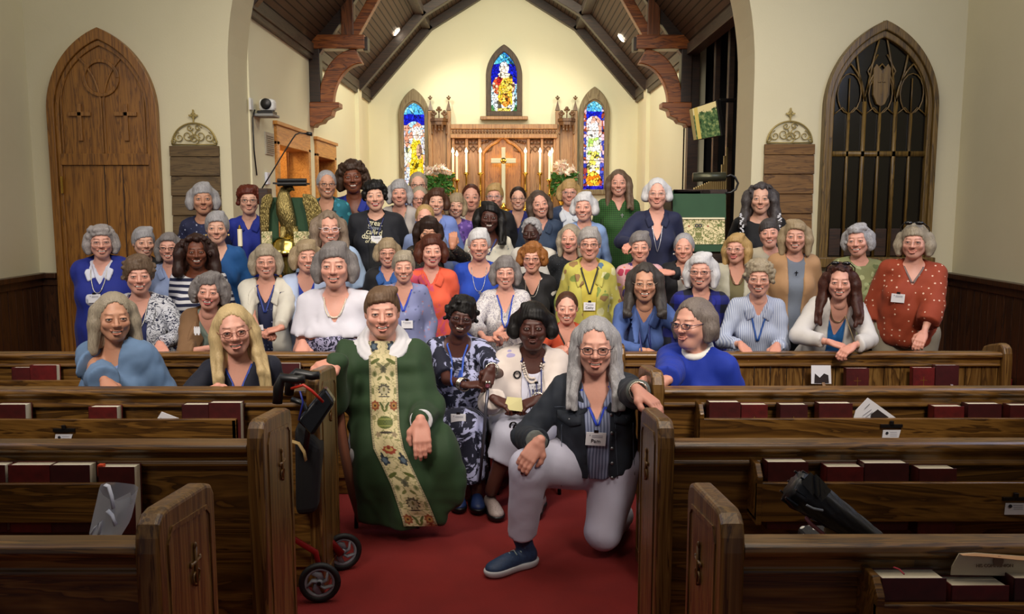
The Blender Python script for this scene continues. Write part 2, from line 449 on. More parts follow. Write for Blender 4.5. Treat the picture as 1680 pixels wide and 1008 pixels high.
# ---------------------------------------------------------------- chancel
ze = 3.56                                    # eaves
LW = MB().box((CXL - .2, YC - .02, 0), (CXL, at(452, 300, 9.02).y, 4.6))
dy0, dy1, dz1 = 8.95, 10.45, 2.32
ey0, ey1, ez1 = 10.78, 12.0, 2.30
LW = MB().box((CXL - .2, YC, 0), (CXL, dy0, 4.6)).box((CXL - .2, dy0, dz1), (CXL, dy1, 4.6)).box((CXL - .2, dy1, 0), (CXL, ey0, 4.6)).box((CXL - .2, ey0, ez1), (CXL, ey1, 4.6)).box((CXL - .2, ey1, 0), (CXL, YA, 4.6))
struct(LW.build('wall_chancel_left', WALLC))
# side rooms seen through the openings
ROOMC = plain('warm_room_paint', 'd8a878', .8)
struct(MB().box((CXL - 1.9, dy0 - .6, .3), (CXL - 1.8, ey1 + .8, 3.2)).box((CXL - 1.9, dy1 + .15, .3), (CXL - .2, dy1 + .25, 3.2)).box((CXL - 1.9, ey1 + .8, .3), (CXL - .2, ey1 + .9, 3.2)).build('wall_side_room', ROOMC))
struct(MB().box((CXL - 1.9, dy0 - .6, 3.2), (CXL - .2, ey1 + .9, 3.25)).build('ceiling_side_room', WALLC))
lamp('POINT', 'side_room_light', (CXL - 1.0, 9.6, 2.9), (0, 0, 0), 60, (1, .82, .6), .15)
DOORW = wood('doorway_oak', 'a0641f', 'd08c38', 'e0a04c', 'y', .4)
for n_, (a, b, z) in enumerate(((dy0, dy1, dz1), (ey0, ey1, ez1))):
    m = MB().box((CXL - .22, a - .0, .3), (CXL + .03, a + .1, z)).box((CXL - .22, b - .1, .3), (CXL + .03, b, z)).box((CXL - .22, a, z - .04), (CXL + .03, b, z + .16)).box((CXL, a - .04, z + .16), (CXL + .05, b + .04, z + .20))
    struct(m.build('trim_%d' % (n_ + 1), DOORW, bevel=.006))
struct(MB().box((CXL - .9, dy1 - .16, .3), (CXL - .22, dy1 - .1, dz1)).build('door_2', DOORW, bevel=.005))
# right side: wall, dark organ chamber
yo = at(1133, 300, 10.5).y
oy1 = 10.75
struct(MB().box((CXR, oy1, 0), (CXR + .2, YA, 4.6)).build('wall_chancel_right', WALLC))
blk = plain('organ_chamber_shade', '060505', .8)  # near-black walls: the darkness of the opening is put into the colour
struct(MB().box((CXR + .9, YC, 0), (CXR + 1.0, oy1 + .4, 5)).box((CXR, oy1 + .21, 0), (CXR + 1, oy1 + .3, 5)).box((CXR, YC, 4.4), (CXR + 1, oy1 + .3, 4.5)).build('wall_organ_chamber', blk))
m = MB().box((CXR - .03, oy1 - .12, .3), (CXR + .1, oy1 + .0, 4.2))
for i in range(3): m.box((CXR + .1, 8.6 + i * .62, .3), (CXR + .16, 8.68 + i * .62, 4.2))
m.box((CXR - .02, YC, ze - .02), (CXR + .12, oy1, ze + .1))
struct(m.build('trim_3', DARKB, bevel=.004))
# altar wall
P1l, P2l = (CXL, ze), (ax(700, YA, 40), az(40, YA, 700))
P3l = (ax(770, YA, 0), az(-4, YA, 770))
rcx = (CXL + CXR) / 2
apexz = P3l[1] + (rcx - P3l[0]) * (P3l[1] - P2l[1]) / (P3l[0] - P2l[0])
prof = [P1l, P2l, (rcx, apexz), (2 * rcx - P2l[0], P2l[1]), (CXR, ze)]
struct(MB().prism([(CXL - .1, 0)] + [(CXL - .1, ze)] + prof[1:4] + [(CXR + .1, ze), (CXR + .1, 0)], 'xz', YA, YA + .2).build('wall_altar', WALLC))
# pilasters on the side walls near the altar
struct(MB().box((CXL, 13.7, 0), (CXL + .06, 14.0, ze)).box((CXR - .06, 13.7, 0), (CXR, 14.0, ze)).build('trim_pilasters', WALLC))
# boarded ceiling
def beadboard():
    t = NT('beadboard'); v = t.co()
    sep = t.new('ShaderNodeSeparateXYZ', i_0=v)
    nz = t.noise(t.co((6, .3, 6)), 8, 3)
    t.base(t.mix(nz, '32210f', '4c3420')).rough(.6)
    return t.m
BEAD = M('beadboard', beadboard)
cm = MB()
for (a, b) in zip(prof[:-1], prof[1:]):
    a, b = Vector((a[0], 0, a[1])), Vector((b[0], 0, b[1])); d = b - a; n = max(2, int(d.length / .075)); nr = Vector((d.z, 0, -d.x)).normalized()
    if nr.z > 0: nr = -nr
    for i in range(n):
        p, q = a + d * (i / n), a + d * ((i + .86) / n); p2, q2 = a + d * ((i - .02) / n), a + d * ((i + 1.0) / n)
        cm.add([p + Vector((0, YC, 0)), q + Vector((0, YC, 0)), q + Vector((0, YA, 0)), p + Vector((0, YA, 0))], [(0, 1, 2, 3)])
        q3 = a + d * ((i + 1) / n)
        w = nr * -.012
        cm.add([q + Vector((0, YC, 0)) + w, q3 + Vector((0, YC, 0)) + w, q3 + Vector((0, YA, 0)) + w, q + Vector((0, YA, 0)) + w], [(0, 1, 2, 3)])
    up = -nr * .05
    gm = globals().setdefault('GROOVE', MB())
    for i in range(n):
        q = a + d * ((i + .84) / n); q3 = a + d * ((i + 1.02) / n); w = nr * .002
        gm.add([q + Vector((0, YC, 0)) + w, q3 + Vector((0, YC, 0)) + w, q3 + Vector((0, YA, 0)) + w, q + Vector((0, YA, 0)) + w], [(0, 1, 2, 3)])
    cm.add([a + up + Vector((0, YC, 0)), b + up + Vector((0, YC, 0)), b + up + Vector((0, YA, 0)), a + up + Vector((0, YA, 0))], [(0, 1, 2, 3)])
struct(cm.build('ceiling', BEAD))
struct(GROOVE.build('ceiling_groove', plain('groove_dark', '120a05', .8)))
# rafters following the slope, purlins, cornice
def slope_beam(mb, prof_, y0, y1, th, idx):
    for (a, b) in [list(zip(prof_[:-1], prof_[1:]))[i] for i in idx]:
        a, b = Vector((a[0], 0, a[1])), Vector((b[0], 0, b[1])); d = (b - a).normalized(); nr = Vector((d.z, 0, -d.x))
        if nr.z > 0: nr = -nr
        a2, b2 = a - d * .03, b + d * .03
        V = [p + Vector((0, y, 0)) for y in (y0, y1) for p in (a2, b2, b2 + nr * th, a2 + nr * th)]
        mb.add(V, [(0, 1, 2, 3), (4, 7, 6, 5), (0, 4, 5, 1), (2, 6, 7, 3), (0, 3, 7, 4), (1, 5, 6, 2)])
rb = MB(); slope_beam(rb, prof, YA - .14, YA - .001, .14, (0, 1, 2, 3)); slope_beam(rb, prof, 13.75, 13.9, .14, (0, 1, 2, 3)); slope_beam(rb, prof, YC, YC + .12, .10, (0, 1, 2, 3))
struct(rb.build('trim_rafters', DARKB, bevel=.008))
pl = MB()
for (a, b), fr_ in ((prof[0:2], (0.0, 1.0)), (prof[3:5], (0., 1.))):
    for q in fr_:
        p = (a[0] + (b[0] - a[0]) * q, a[1] + (b[1] - a[1]) * q)
        pl.box((p[0] - .07, YC, p[1] - .10), (p[0] + .07, YA - .01, p[1] + .03))
pl.box((CXL, YC, ze - .16), (CXL + .05, YA - .01, ze + .02)); pl.box((CXR - .05, oy1, ze - .16), (CXR, YA - .01, ze + .02))
struct(pl.build('trim_purlins', wood('grey_brown_beam', '2c2016', '443224', '524030', 'y', .6), bevel=.006))
# hammer beam truss
def truss(side, label):
    yt = 10.6; th = .17
    r = thing('hammer_beam_truss', label, 'roof truss', ((CXL if side < 0 else CXR), yt, 2.6))
    def X(px, py=100): 
        x = ax(px if side < 0 else 0, yt, py) if side < 0 else 0
        return ax(px, yt, py)
    mir = lambda x: x if side < 0 else 2 * rcx - x
    def bxm(name, x0, x1, z0, z1, mat, y0=yt, y1=yt + th, bev=.008):
        a, b = sorted((mir(x0), mir(x1))); return bx(name, (a, y0, z0), (b, y1, z1), mat, r, bev)
    xw = CXL; zb0, zb1 = az(80, yt, 560), az(57, yt, 560); xe = ax(607, yt)
    bxm('hammer_beam', xw, xe, zb0, zb1, TRUSS, yt - .02, yt + th + .02)
    bxm('beam_end', xe - .02, xe + .035, zb0 - .02, zb1 - .02, DARKB)
    bxm('wall_post', xw, xw + .13, az(168, yt, 515), zb0 + .9, DARKB)
    xp = ax(580, yt); bxm('upright_post', xp - .075, xp + .075, zb1 - .01, zb1 + 1.6, wood('truss_oak_upright', '3a1c0a', '74401b', '96582a', 'z', .42))
    for nm, A, B in (('strut', (xp + .06, zb1), (xp + .06 + .75, zb1 + 1.25)), ('principal_rafter', (xw + .02, zb1 - .2), (xw + 1.4, zb1 + 1.75))):
        A = Vector((mir(A[0]), 0, A[1])); B = Vector((mir(B[0]), 0, B[1])); d = (B - A).normalized(); w = Vector((d.z, 0, -d.x)) * (.06 if nm == 'strut' else .10)
        y0_, y1_ = yt + .02, yt + th - .02
        V = [p + Vector((0, y, 0)) for y in (y0_, y1_) for p in (A + w, B + w, B - w, A - w)]
        MB().add(V, [(0, 1, 2, 3), (4, 7, 6, 5), (0, 4, 5, 1), (2, 6, 7, 3), (0, 3, 7, 4), (1, 5, 6, 2)]).build(nm, TRUSS if nm == 'strut' else DARKB, r, bevel=.008)
    # curved brace
    o, i_ = [], []
    c0 = (xw + .13 + .0, az(168, yt, 530)); wdt = xe - .10 - c0[0]; hgt = zb0 - c0[1]
    for k in range(17):
        a = k / 16 * math.pi / 2
        o.append((mir(c0[0] + wdt * (1 - math.cos(a)) * 1.0 - .02), c0[1] + hgt * math.sin(a)))
        i_.append((mir(c0[0] + .15 + (wdt - .08) * (1 - math.cos(a))), c0[1] - .02 + (hgt - .15) * math.sin(a)))
    MB().band(o, i_, 'xz', yt + .01, yt + th - .01).build('curved_brace', TRUSS, r, bevel=.012)
    # corbel
    zc = az(168, yt, 530) - .12
    pf = [(xw, zc + .12), (xw + .36, zc + .12), (xw + .36, zc + .06), (xw + .28, zc + .03), (xw + .26, zc - .04), (xw + .18, zc - .08), (xw + .15, zc - .12), (xw + .07, zc - .14), (xw + .05, zc - .17), (xw, zc - .17)]
    MB().prism([(mir(x), z) for x, z in pf], 'xz', yt - .03, yt + th + .03).build('corbel', TRUSS, r, bevel=.008)
truss(-1, 'carved hammer beam truss above the eagle lectern, on the cream wall beside the camera')
truss(1, 'carved hammer beam truss beside the dark organ chamber, above the tilted screen')
# recessed ceiling spotlights
def spot(px, py, side):
    y = 13.9 if side < 0 else 13.9
    p = at(px, py, y)
    # slide onto the steep slope
    a, b = (prof[0], prof[1]) if side < 0 else (prof[4], prof[3])
    for k in range(400):
        y = 10.5 + k * .011; p = at(px, py, y)
        t_ = (p.x - a[0]) / (b[0] - a[0]); zc_ = a[1] + t_ * (b[1] - a[1])
        if 0 <= t_ <= 1 and p.z >= zc_ - .02: break
    n = Vector((-(b[1] - a[1]), 0, (b[0] - a[0]))).normalized()
    if n.z > 0: n = -n
    q = n.to_track_quat('Z', 'Y').to_matrix()
    def disc(name, r0, r1, h, mat, par):
        V = [p + q @ Vector((r0 * math.cos(i * math.pi / 12), r0 * math.sin(i * math.pi / 12), h)) for i in range(24)]
        V += [p + q @ Vector((r1 * math.cos(i * math.pi / 12), r1 * math.sin(i * math.pi / 12), 0)) for i in range(24)]
        Fc = [(i, (i + 1) % 24, 24 + (i + 1) % 24, 24 + i) for i in range(24)] + [tuple(range(23, -1, -1)), tuple(range(24, 48))]
        return mesh_obj(name, V, Fc, mat, par)
    r = thing('ceiling_spotlight', 'round recessed spotlight in the boarded slope above the ' + ('cream wall with the camera' if side < 0 else 'tilted screen'), 'spotlight', tuple(p))
    disc('trim_ring', .075, .085, .012, WHITEP, r); disc('lens', .062, .066, .018, emit('spot_lens', 'fff0d8', 16), r)
    lamp('SPOT', 'spot_beam', tuple(p + n * .12), (-.1, YA, 2.2), 70, (1, .93, .75), .06, spot=95)
spot(650, 52, -1); spot(1020, 62, 1)
# ================================================================ stained glass
GLASS = M('stained_glass', lambda: (lambda t: (
    t.base(t.mix(.7, t.new('ShaderNodeVertexColor', layer_name='Col').outputs[0], '000000')),
    t.l.new(t.new('ShaderNodeVertexColor', layer_name='Col').outputs[0], t.b.inputs['Emission Color']),
    t.rough(.7, Emission_Strength=1.15, Specular_IOR_Level=.1), t.m)[-1])(NT('stained_glass')))
def color_layer(o, C):
    me = o.data; a = me.color_attributes.new('Col', 'FLOAT_COLOR', 'POINT')
    a.data.foreach_set('color', np.asarray(C, np.float32).ravel())
rng = np.random.RandomState(3)
def glass_pane(name, cx, y, z0, w, zt, zs, style, parent, seed=1):
    nx, nz = 90, int(90 * (zt - z0) / w)
    out = arch_pts(cx, z0, zs, w, zt, 30)
    zz = np.linspace(z0, zt - .002, nz); a = w / 2; h = zt - zs; R = (a * a + h * h) / (2 * a)
    half = np.where(zz < zs, a, (a - R) + np.sqrt(np.maximum(R * R - (zz - zs) ** 2, 0)))
    U = np.linspace(-1, 1, nx)
    X = cx + U[None, :] * half[:, None]; Z = np.repeat(zz[:, None], nx, 1)
    V = np.stack([X, np.full_like(X, y), Z], -1).reshape(-1, 3)
    i = np.arange(nz - 1)[:, None] * nx + np.arange(nx - 1)[None, :]
    Q = np.stack([i, i + 1, i + nx + 1, i + nx], -1).reshape(-1, 4)
    o = mesh_obj(name, V, Q, GLASS, parent)
    x = ((X - cx) / a).ravel(); v = ((Z - z0) / (zt - z0)).ravel(); asp = (zt - z0) / a
    r = np.random.RandomState(seed); n = 260
    sx, sv = r.uniform(-1.1, 1.1, n), r.uniform(0, 1, n)
    D = (x[:, None] - sx) ** 2 + ((v[:, None] - sv) * asp) ** 2
    idx = np.argpartition(D, 2, 1)[:, :2]; dd = np.sqrt(np.take_along_axis(D, idx, 1)); dd.sort(1)
    near = D.argmin(1); edge = dd[:, 1] - dd[:, 0]
    X_, V_ = sx[near] * .14 + x * .86, sv[near] * .14 + v * .86
    rnd = r.rand(n)[near]
    C = np.zeros((len(x), 3))
    def L(h): return np.array(srgb(h)[:3])
    def put(mask, *cols):
        cs = np.array([L(c) for c in cols]); C[mask] = cs[(rnd[mask] * len(cols)).astype(int)]
    def E(cx_, cv, rx, rv, X_=X_, V_=V_): return ((X_ - cx_) / rx) ** 2 + ((V_ - cv) / rv) ** 2 < 1
    T = np.ones(len(x), bool)
    if style == 'centre':
        put(T, '0a18c8', '1420e0', '0c10a8')
        put(V_ > .80, '5fd0ee', '3aa8e0', '90e6f6', '2a70d0')
        put((V_ < .47), 'a8dcf0', '8fc8e8', 'd0eef8'); put(V_ < .12, '4e9060', '5f8f4a', '3f7850')
        put(E(0, .20, .85, .28) | E(0, .42, .62, .19), 'f6fbff', 'e8f2fa', 'fff8e0')
        put(E(-.55, .44, .30, .14) | E(.55, .42, .26, .10), 'e0582e', 'd86840', 'f2c0a0')
        put(E(-.05, .50, .50, .14), 'c0202a', 'd83028', 'a01828', 'e06040')
        put((X_ * 1.0 + 0.0 > -(.62 - V_) * 2.2 + .05) & (X_ < .62) & (V_ > .12) & (V_ < .60) & (X_ > -.45), 'ffe25a', 'f8cf30', 'ffd870', 'f0b030')
        put(E(.12, .20, .32, .12), 'e08a28', 'f0a840', 'ffd860')
        put(E(0, .735, .36, .105, x, v), 'ffffff', 'fff2e4', 'f4f8ff')
        put(E(0, .62, .45, .05), 'fff6e0', 'f8e8c0')
        put(E(0, .71, .15, .065, x, v), 'f8e2d0', 'ffe8d8')
        put((np.abs(x) < .5) & (v < .07), 'ffe070', 'f8d860')
    else:
        put(T, 'e8e4f8', 'f4e8e0', 'c8d8f4', 'e0a888')
        put(V_ > .76, '1018c8', '1828e0', '0e10a0'); put((V_ > .87), '60c8ee', '90e0f6', '48a0e0')
        if style == 'left':
            put(E(0, .70, .8, .10), 'f8e8e0', 'e09a80', '9fd0f0')
            put(E(.15, .35, .62, .30), 'ffe030', 'ffd21a', 'f8ee60', 'e8b818')
            put(E(.1, .12, .75, .16), 'fff060', 'ffe040', 'fffac0')
            put(E(.42, .50, .26, .08), '8a6a58', '9a8070', 'c09a80')
            put(E(-.55, .48, .3, .10), 'f8f4e8', 'e8f0d0', 'ffe68a'); put(E(-.65, .62, .2, .08), 'e8a080', 'f0c8b0')
            put(E(.22, .68, .36, .07, x, v), 'ffffff', 'fff4f0'); put(E(.25, .66, .16, .045, x, v), 'f2d8c4')
            put((V_ < .1) & (np.abs(X_) > .6), '3a2a90', '5a4a60')
        else:
            put(E(0, .70, .75, .12), 'f0c8b8', 'e8a890', 'fbe8f0'); put(np.abs(X_) > .66, 'c0583a', '4048b0', 'd8b0c0')
            put((np.abs(X_) > .5) & (V_ < .3), '3038a8', 'a04040', '5058c0')
            put(E(0, .45, .55, .20), 'd8e890', 'f4f8d8', 'a8cf60', 'fff8f0')
            put(E(0, .25, .55, .20), 'fff080', 'f8f4d0', 'ffe860', 'f0e8f8')
            put(E(0, .12, .65, .09), 'ffa020', 'ffd040', 'f07818', 'ffe050')
            put(E(0, .66, .42, .085, x, v), 'ffffff', 'fff8f4'); put(E(0, .655, .17, .05, x, v), 'f6e4dc')
            put(V_ < .045, '1a18b0', '2a20c0', '101080')
    C *= (.75 + .4 * rnd)[:, None]
    lead = edge < .026
    C[lead] *= .10
    if style != 'centre':
        for s in (.33, .66): C[np.abs(v - s) < .003] *= .2
    color_layer(o, np.c_[np.clip(C, 0, 1), np.ones(len(x))])
    return o
STONE = wood('weathered_window_frame', '5a4a34', '8a7a5c', '9a8c6c', 'z', .7, coat=0)
def lancet(n, pxc, px0, px1, pyt, pyb, pys, style, seed, sill=False, mat=STONE):
    y = YA - .01; cx_ = ax(pxc, y, 150); w = ax(px1, y, 150) - ax(px0, y, 150); zt = az(pyt, y, pxc); z0 = az(pyb, y, pxc); zs = az(pys, y, pxc)
    th = .10 if style == 'centre' else .085
    top_in = .15 if style == 'centre' else .24
    wn_ = struct(MB().band(arch_pts(cx_, z0, zs, w, zt, 18), arch_pts(cx_, z0, zs, w - 2 * th + .02, zt - top_in + .03, 18), 'xz', y - .09, y).box((cx_ - w / 2, y - .09, z0 - .08), (cx_ + w / 2, y, z0 + .01)).build('window_%d' % n, mat, bevel=.012))
    if style != 'centre':
        struct(MB().band(arch_pts(cx_, z0, zs, w - 2 * th + .05, zt - .12, 18), arch_pts(cx_, z0, zs - .02, w - 2 * th - .0, zt - top_in, 18), 'xz', y - .06, y - .01).build('window_moulding', mat, wn_, bevel=.01))
    o = glass_pane('window_glass', cx_, y - .02, z0, w - 2 * th + .04, zt - top_in + .03, zs, style, wn_, seed); o['kind'] = 'structure'
    if sill:
        struct(MB().box((cx_ - w / 2 - .10, y - .14, z0 - .14), (cx_ + w / 2 + .10, y, z0 - .08)).build('window_sill', ALTW, wn_, bevel=.012))
lancet(2, 827, 797, 856, 74, 184, 126, 'centre', 5, True, wood('dark_window_frame', '2c2018', '4a3626', '5c4632', 'z', .6, coat=0))
lancet(3, 679, 654, 704, 146, 330, 190, 'left', 9)
lancet(4, 975, 951, 1001, 143, 312, 187, 'right', 12)

# ================================================================ reredos, altar and what stands on it
yr = YA - .05
def rx(px): return ax(px, yr, 230)
def rz(py): return az(py, yr, 827)
zb = .64
R0 = thing('reredos', 'carved oak reredos with ogee arch and canopied side niches behind the altar', 'altar screen', (rx(827), yr, zb))
bx('back_panel', (rx(742), yr - .03, zb), (rx(912), yr, rz(222)), ALTW, R0)
m = MB().box((rx(740), yr - .16, rz(213)), (rx(914), yr, rz(205)))
m.box((rx(740), yr - .13, rz(221)), (rx(914), yr, rz(213))); m.box((rx(740), yr - .17, rz(228)), (rx(914), yr, rz(221)))
m.build('cornice', ALTW, R0, bevel=.01)
cv = MB()
for i in range(34):
    x = rx(742) + (rx(912) - rx(742)) * (i + .5) / 34; cv.ball((x, yr - .135, (rz(213) + rz(221)) / 2), (.022, .014, .03), 8, 6)
cv.build('carved_frieze', wood('altar_oak_dark', '3c2612', '6a4626', '80582e', 'z', .5), R0, True)
PP = MB()
for px in (744, 766, 787, 867, 889, 910):
    PP.box((rx(px) - .025, yr - .10, zb), (rx(px) + .025, yr, rz(228)))
PP.build('mullion', ALTW, R0, bevel=.008)
TW = M('altar_oak_dark', None)
for a, b in ((744, 766), (766, 787), (867, 889), (889, 910)):
    tc = MB(); x0, x1 = rx(a) + .03, rx(b) - .03; c_ = (x0 + x1) / 2; w_ = x1 - x0
    tc.box((x0, yr - .07, rz(231)), (x1, yr - .03, rz(229))); tc.box((x0, yr - .07, rz(237.5)), (x1, yr - .03, rz(236)))
    for k in range(3):
        q = x0 + w_ * (k + .5) / 3; z = (rz(231) + rz(236)) / 2
        tc.tube([(q + .026 * math.cos(t_), yr - .05, z + .026 * math.sin(t_)) for t_ in [math.pi * j / 6 for j in range(13)]], .008, 6)
    for s in (-1, 1):
        pts = [(c_ + s * (w_ / 2) * (1 - (j / 8) ** 1.6), yr - .05, rz(252) + (rz(240) - rz(252)) * (j / 8) ** .8) for j in range(9)]
        tc.tube(pts, .010, 6)
        tc.tube([(c_ + s * w_ / 2, yr - .05, rz(241)), (c_ + s * w_ * .2, yr - .05, rz(246)), (c_, yr - .05, rz(250))], .007, 6)
    tc.build('panel_tracery', TW, R0, True)
og = []; xc_ = rx(825)
for j in range(-16, 17):
    q = j / 16; aq = abs(q)
    zz_ = rz(252) + (rz(224) - rz(252)) * ((1 - aq ** 2.2) * .72 + .28 * max(0, 1 - aq * 3.2))
    og.append((xc_ + q * (rx(858) - rx(793)) / 2, zz_))
og = [(og[0][0], zb)] + og + [(og[-1][0], zb)]
MB().tube([(x, yr - .09, z) for x, z in og], .032, 8).build('ogee_moulding', wood('altar_oak_light', '6a4422', 'a4703c', 'c08a50', 'z', .4), R0, True)
MB().prism(og, 'xz', yr - .06, yr - .03).build('centre_panel', wood('altar_oak_figured', '5a3416', '946024', 'b07c38', 'z', .4, 2.2), R0)
foil = MB()
for s in (-1, 1):
    foil.tube([(xc_ + s * .06, yr - .07, rz(234)), (xc_ + s * .17, yr - .07, rz(238)), (xc_ + s * .20, yr - .07, rz(247)), (xc_ + s * .28, yr - .07, rz(250))], .014, 6)
    for k in range(6): foil.ball((xc_ + s * (.12 + .05 * k), yr - .065, rz(229) - .012 * k * (k > 2)), (.03, .015, .022), 8, 6)
foil.build('foliage_carving', TW, R0, True)
for side, xs in ((-1, (707, 737)), (1, (914, 943))):
    post = MB()
    for px in xs:
        x = rx(px); post.box((x - .035, yr - .12, zb), (x + .035, yr, rz(183)))
    post.build('niche_post', ALTW, R0, bevel=.008)
    mid = (rx(xs[0]) + rx(xs[1])) / 2
    bx('niche_back', (rx(xs[0]), yr - .04, zb), (rx(xs[1]), yr, rz(200)), ALTW, R0)
    for px in xs:
        x = rx(px)
        pn = MB().add([(x - .04, yr - .10, rz(182)), (x + .04, yr - .10, rz(182)), (x + .04, yr - .02, rz(182)), (x - .04, yr - .02, rz(182)), (x, yr - .06, rz(165))], [(0, 1, 4), (1, 2, 4), (2, 3, 4), (3, 0, 4), (0, 3, 2, 1)])
        pn.ball((x, yr - .06, rz(163)), .022, 8, 6).ball((x - .025, yr - .06, rz(161)), .014, 8, 6).ball((x + .025, yr - .06, rz(161)), .014, 8, 6).ball((x, yr - .06, rz(159)), .016, 8, 6)
        pn.build('pinnacle', TW, R0)
    cp = MB().prism([(mid - .15, yr - .02), (mid - .15, yr - .16), (mid - .07, yr - .26), (mid + .07, yr - .26), (mid + .15, yr - .16), (mid + .15, yr - .02)], 'xy', rz(201), rz(196))
    cp.prism([(mid - .13, yr - .02), (mid - .13, yr - .15), (mid - .06, yr - .24), (mid + .06, yr - .24), (mid + .13, yr - .15), (mid + .13, yr - .02)], 'xy', rz(207), rz(201))
    for dx, dy in ((-.12, -.14), (-.055, -.23), (.055, -.23), (.12, -.14), (0, -.20)):
        L_ = .17 if abs(dx) > .1 else .12
        cp.lathe([(.006, -L_), (.02, -L_ + .02), (.012, -L_ + .05), (.02, -.05), (.022, 0)], (mid + dx, yr + dy, rz(206)), 8)
    cp.build('niche_canopy', TW, R0, bevel=.004)
    cr_ = MB()
    for dx, dz, r_ in ((0, .17, .03), (-.03, .14, .022), (.03, .14, .022), (0, .11, .02), (-.09, .06, .03), (-.12, .08, .025), (-.06, .08, .025), (-.09, .11, .028), (.09, .06, .03), (.12, .08, .025), (.06, .08, .025), (.09, .11, .028), (-.10, .02, .025), (.10, .02, .025)):
        cr_.ball((mid + dx, yr - .18, rz(196) + dz), (r_, .015, r_), 8, 6)
    cr_.box((mid - .008, yr - .19, rz(196)), (mid + .008, yr - .17, rz(196) + .14))
    cr_.build('canopy_cresting', TW, R0, True)
ya = YA - .75; zal = az(348, ya, 827)
ALT = thing('altar_table', 'oak altar table under the reredos, behind the gathered people', 'altar', (rx(827), ya, zb))
bx('table_top', (ax(735, ya, 350), ya - .35, zal - .06), (ax(920, ya, 350), ya + .42, zal), ALTW, ALT, .01)
bx('front_panel', (ax(742, ya, 350), ya - .28, zb), (ax(912, ya, 350), ya + .38, zal - .06), ALTW, ALT, .01)
bx('fair_linen', (ax(745, ya, 350), ya - .36, zal - .02), (ax(908, ya, 350), ya + .2, zal + .006), plain('white_linen', 'f0eee2', .8), ALT, .004)
# candlesticks
WAX = plain('wax', 'f2e8cc', .4); FLM = emit('flame', 'ffc890', 30)
def candlestick(px, pyf, pyb, y, label):
    x = ax(px, y, 270); zf = az(pyf, y, px); zc = az(pyb, y, px)
    r = thing('candlestick', label, 'candlestick', (x, y, zal), 'lit candles on the altar')
    h = zc - zal
    MB().lathe([(.075, 0), (.075, .015), (.05, .03), (.022, .06), (.03, .10), (.015, .13), (.014, h * .5), (.03, h * .5 + .02), (.014, h * .5 + .05), (.016, h - .06), (.045, h - .03), (.05, h - .015), (.03, h)], (x, y, zal), 16).build('stand', BRASS, r, True)
    c = MB().cyl((x, y, zc), (x, y, zf - .01), .019, n=14).build('candle', WAX, r)
    MB().lathe([(.006, 0), (.020, .018), (.022, .036), (.011, .066), (.002, .092)], (x, y, zf - .005), 10).build('flame', FLM, c, True)
    return r, Vector((x, y, zf))
CL = [(743, 251, 283, ya + .05, 'outermost brass candlestick with a lit candle, beside the flowers nearer the eagle lectern'),
      (765, 251, 283, ya + .25, 'lit brass candlestick standing second from the flowers on the eagle lectern side'),
      (788, 251, 283, ya + .25, 'lit brass candlestick just beside the cross on the eagle lectern side'),
      (862, 251, 283, ya + .25, 'lit brass candlestick just beside the cross on the pulpit side'),
      (886, 251, 283, ya + .25, 'lit brass candlestick standing second from the cross on the pulpit side'),
      (905.5, 251, 283, ya + .05, 'outermost brass candlestick with a lit candle, beside the flowers nearer the pulpit'),
      (749.5, 256, 294, ya - .22, 'shorter lit candlestick standing in front of the row on the eagle lectern side'),
      (901.5, 256, 294, ya - .22, 'shorter lit candlestick standing in front of the row on the pulpit side')]
for c in CL:
    _, p = candlestick(*c)
lamp('POINT', 'candle_glow', (rx(766), ya - .0, az(250, ya)), (0, 0, 0), 8, (1, .5, .28), .05)
lamp('POINT', 'candle_glow', (rx(886), ya - .0, az(250, ya)), (0, 0, 0), 8, (1, .5, .28), .05)
# altar cross
yx = ya + .3; X0 = ax(826, yx, 262)
CRS = thing('altar_cross', 'tall brass and silver altar cross standing between the candles', 'cross', (X0, yx, zal))
SILV = plain('engraved_silver', 'aeaa90', .42, .85)
MB().box((X0 - .035, yx - .02, zal + .12), (X0 + .035, yx + .02, az(242, yx))).box((ax(805.5, yx, 264), yx - .02, az(268, yx)), (ax(846.5, yx, 264), yx + .02, az(260, yx))).build('cross_body', SILV, CRS, bevel=.006)
MB().lathe([(.05, -.026), (.05, .0), (.03, .01)], (X0, yx, az(264, yx)), 16, 'y').build('medallion', BRASS, CRS, True)
MB().lathe([(.13, 0), (.13, .03), (.06, .06), (.03, .12), (.03, .15)], (X0, yx, zal), 20).build('pedestal', BRASS, CRS, True)
lamp('POINT', 'cross_glow', (X0, yx + .12, az(262, yx)), (0, 0, 0), 4.5, (1, .60, .15), .03)
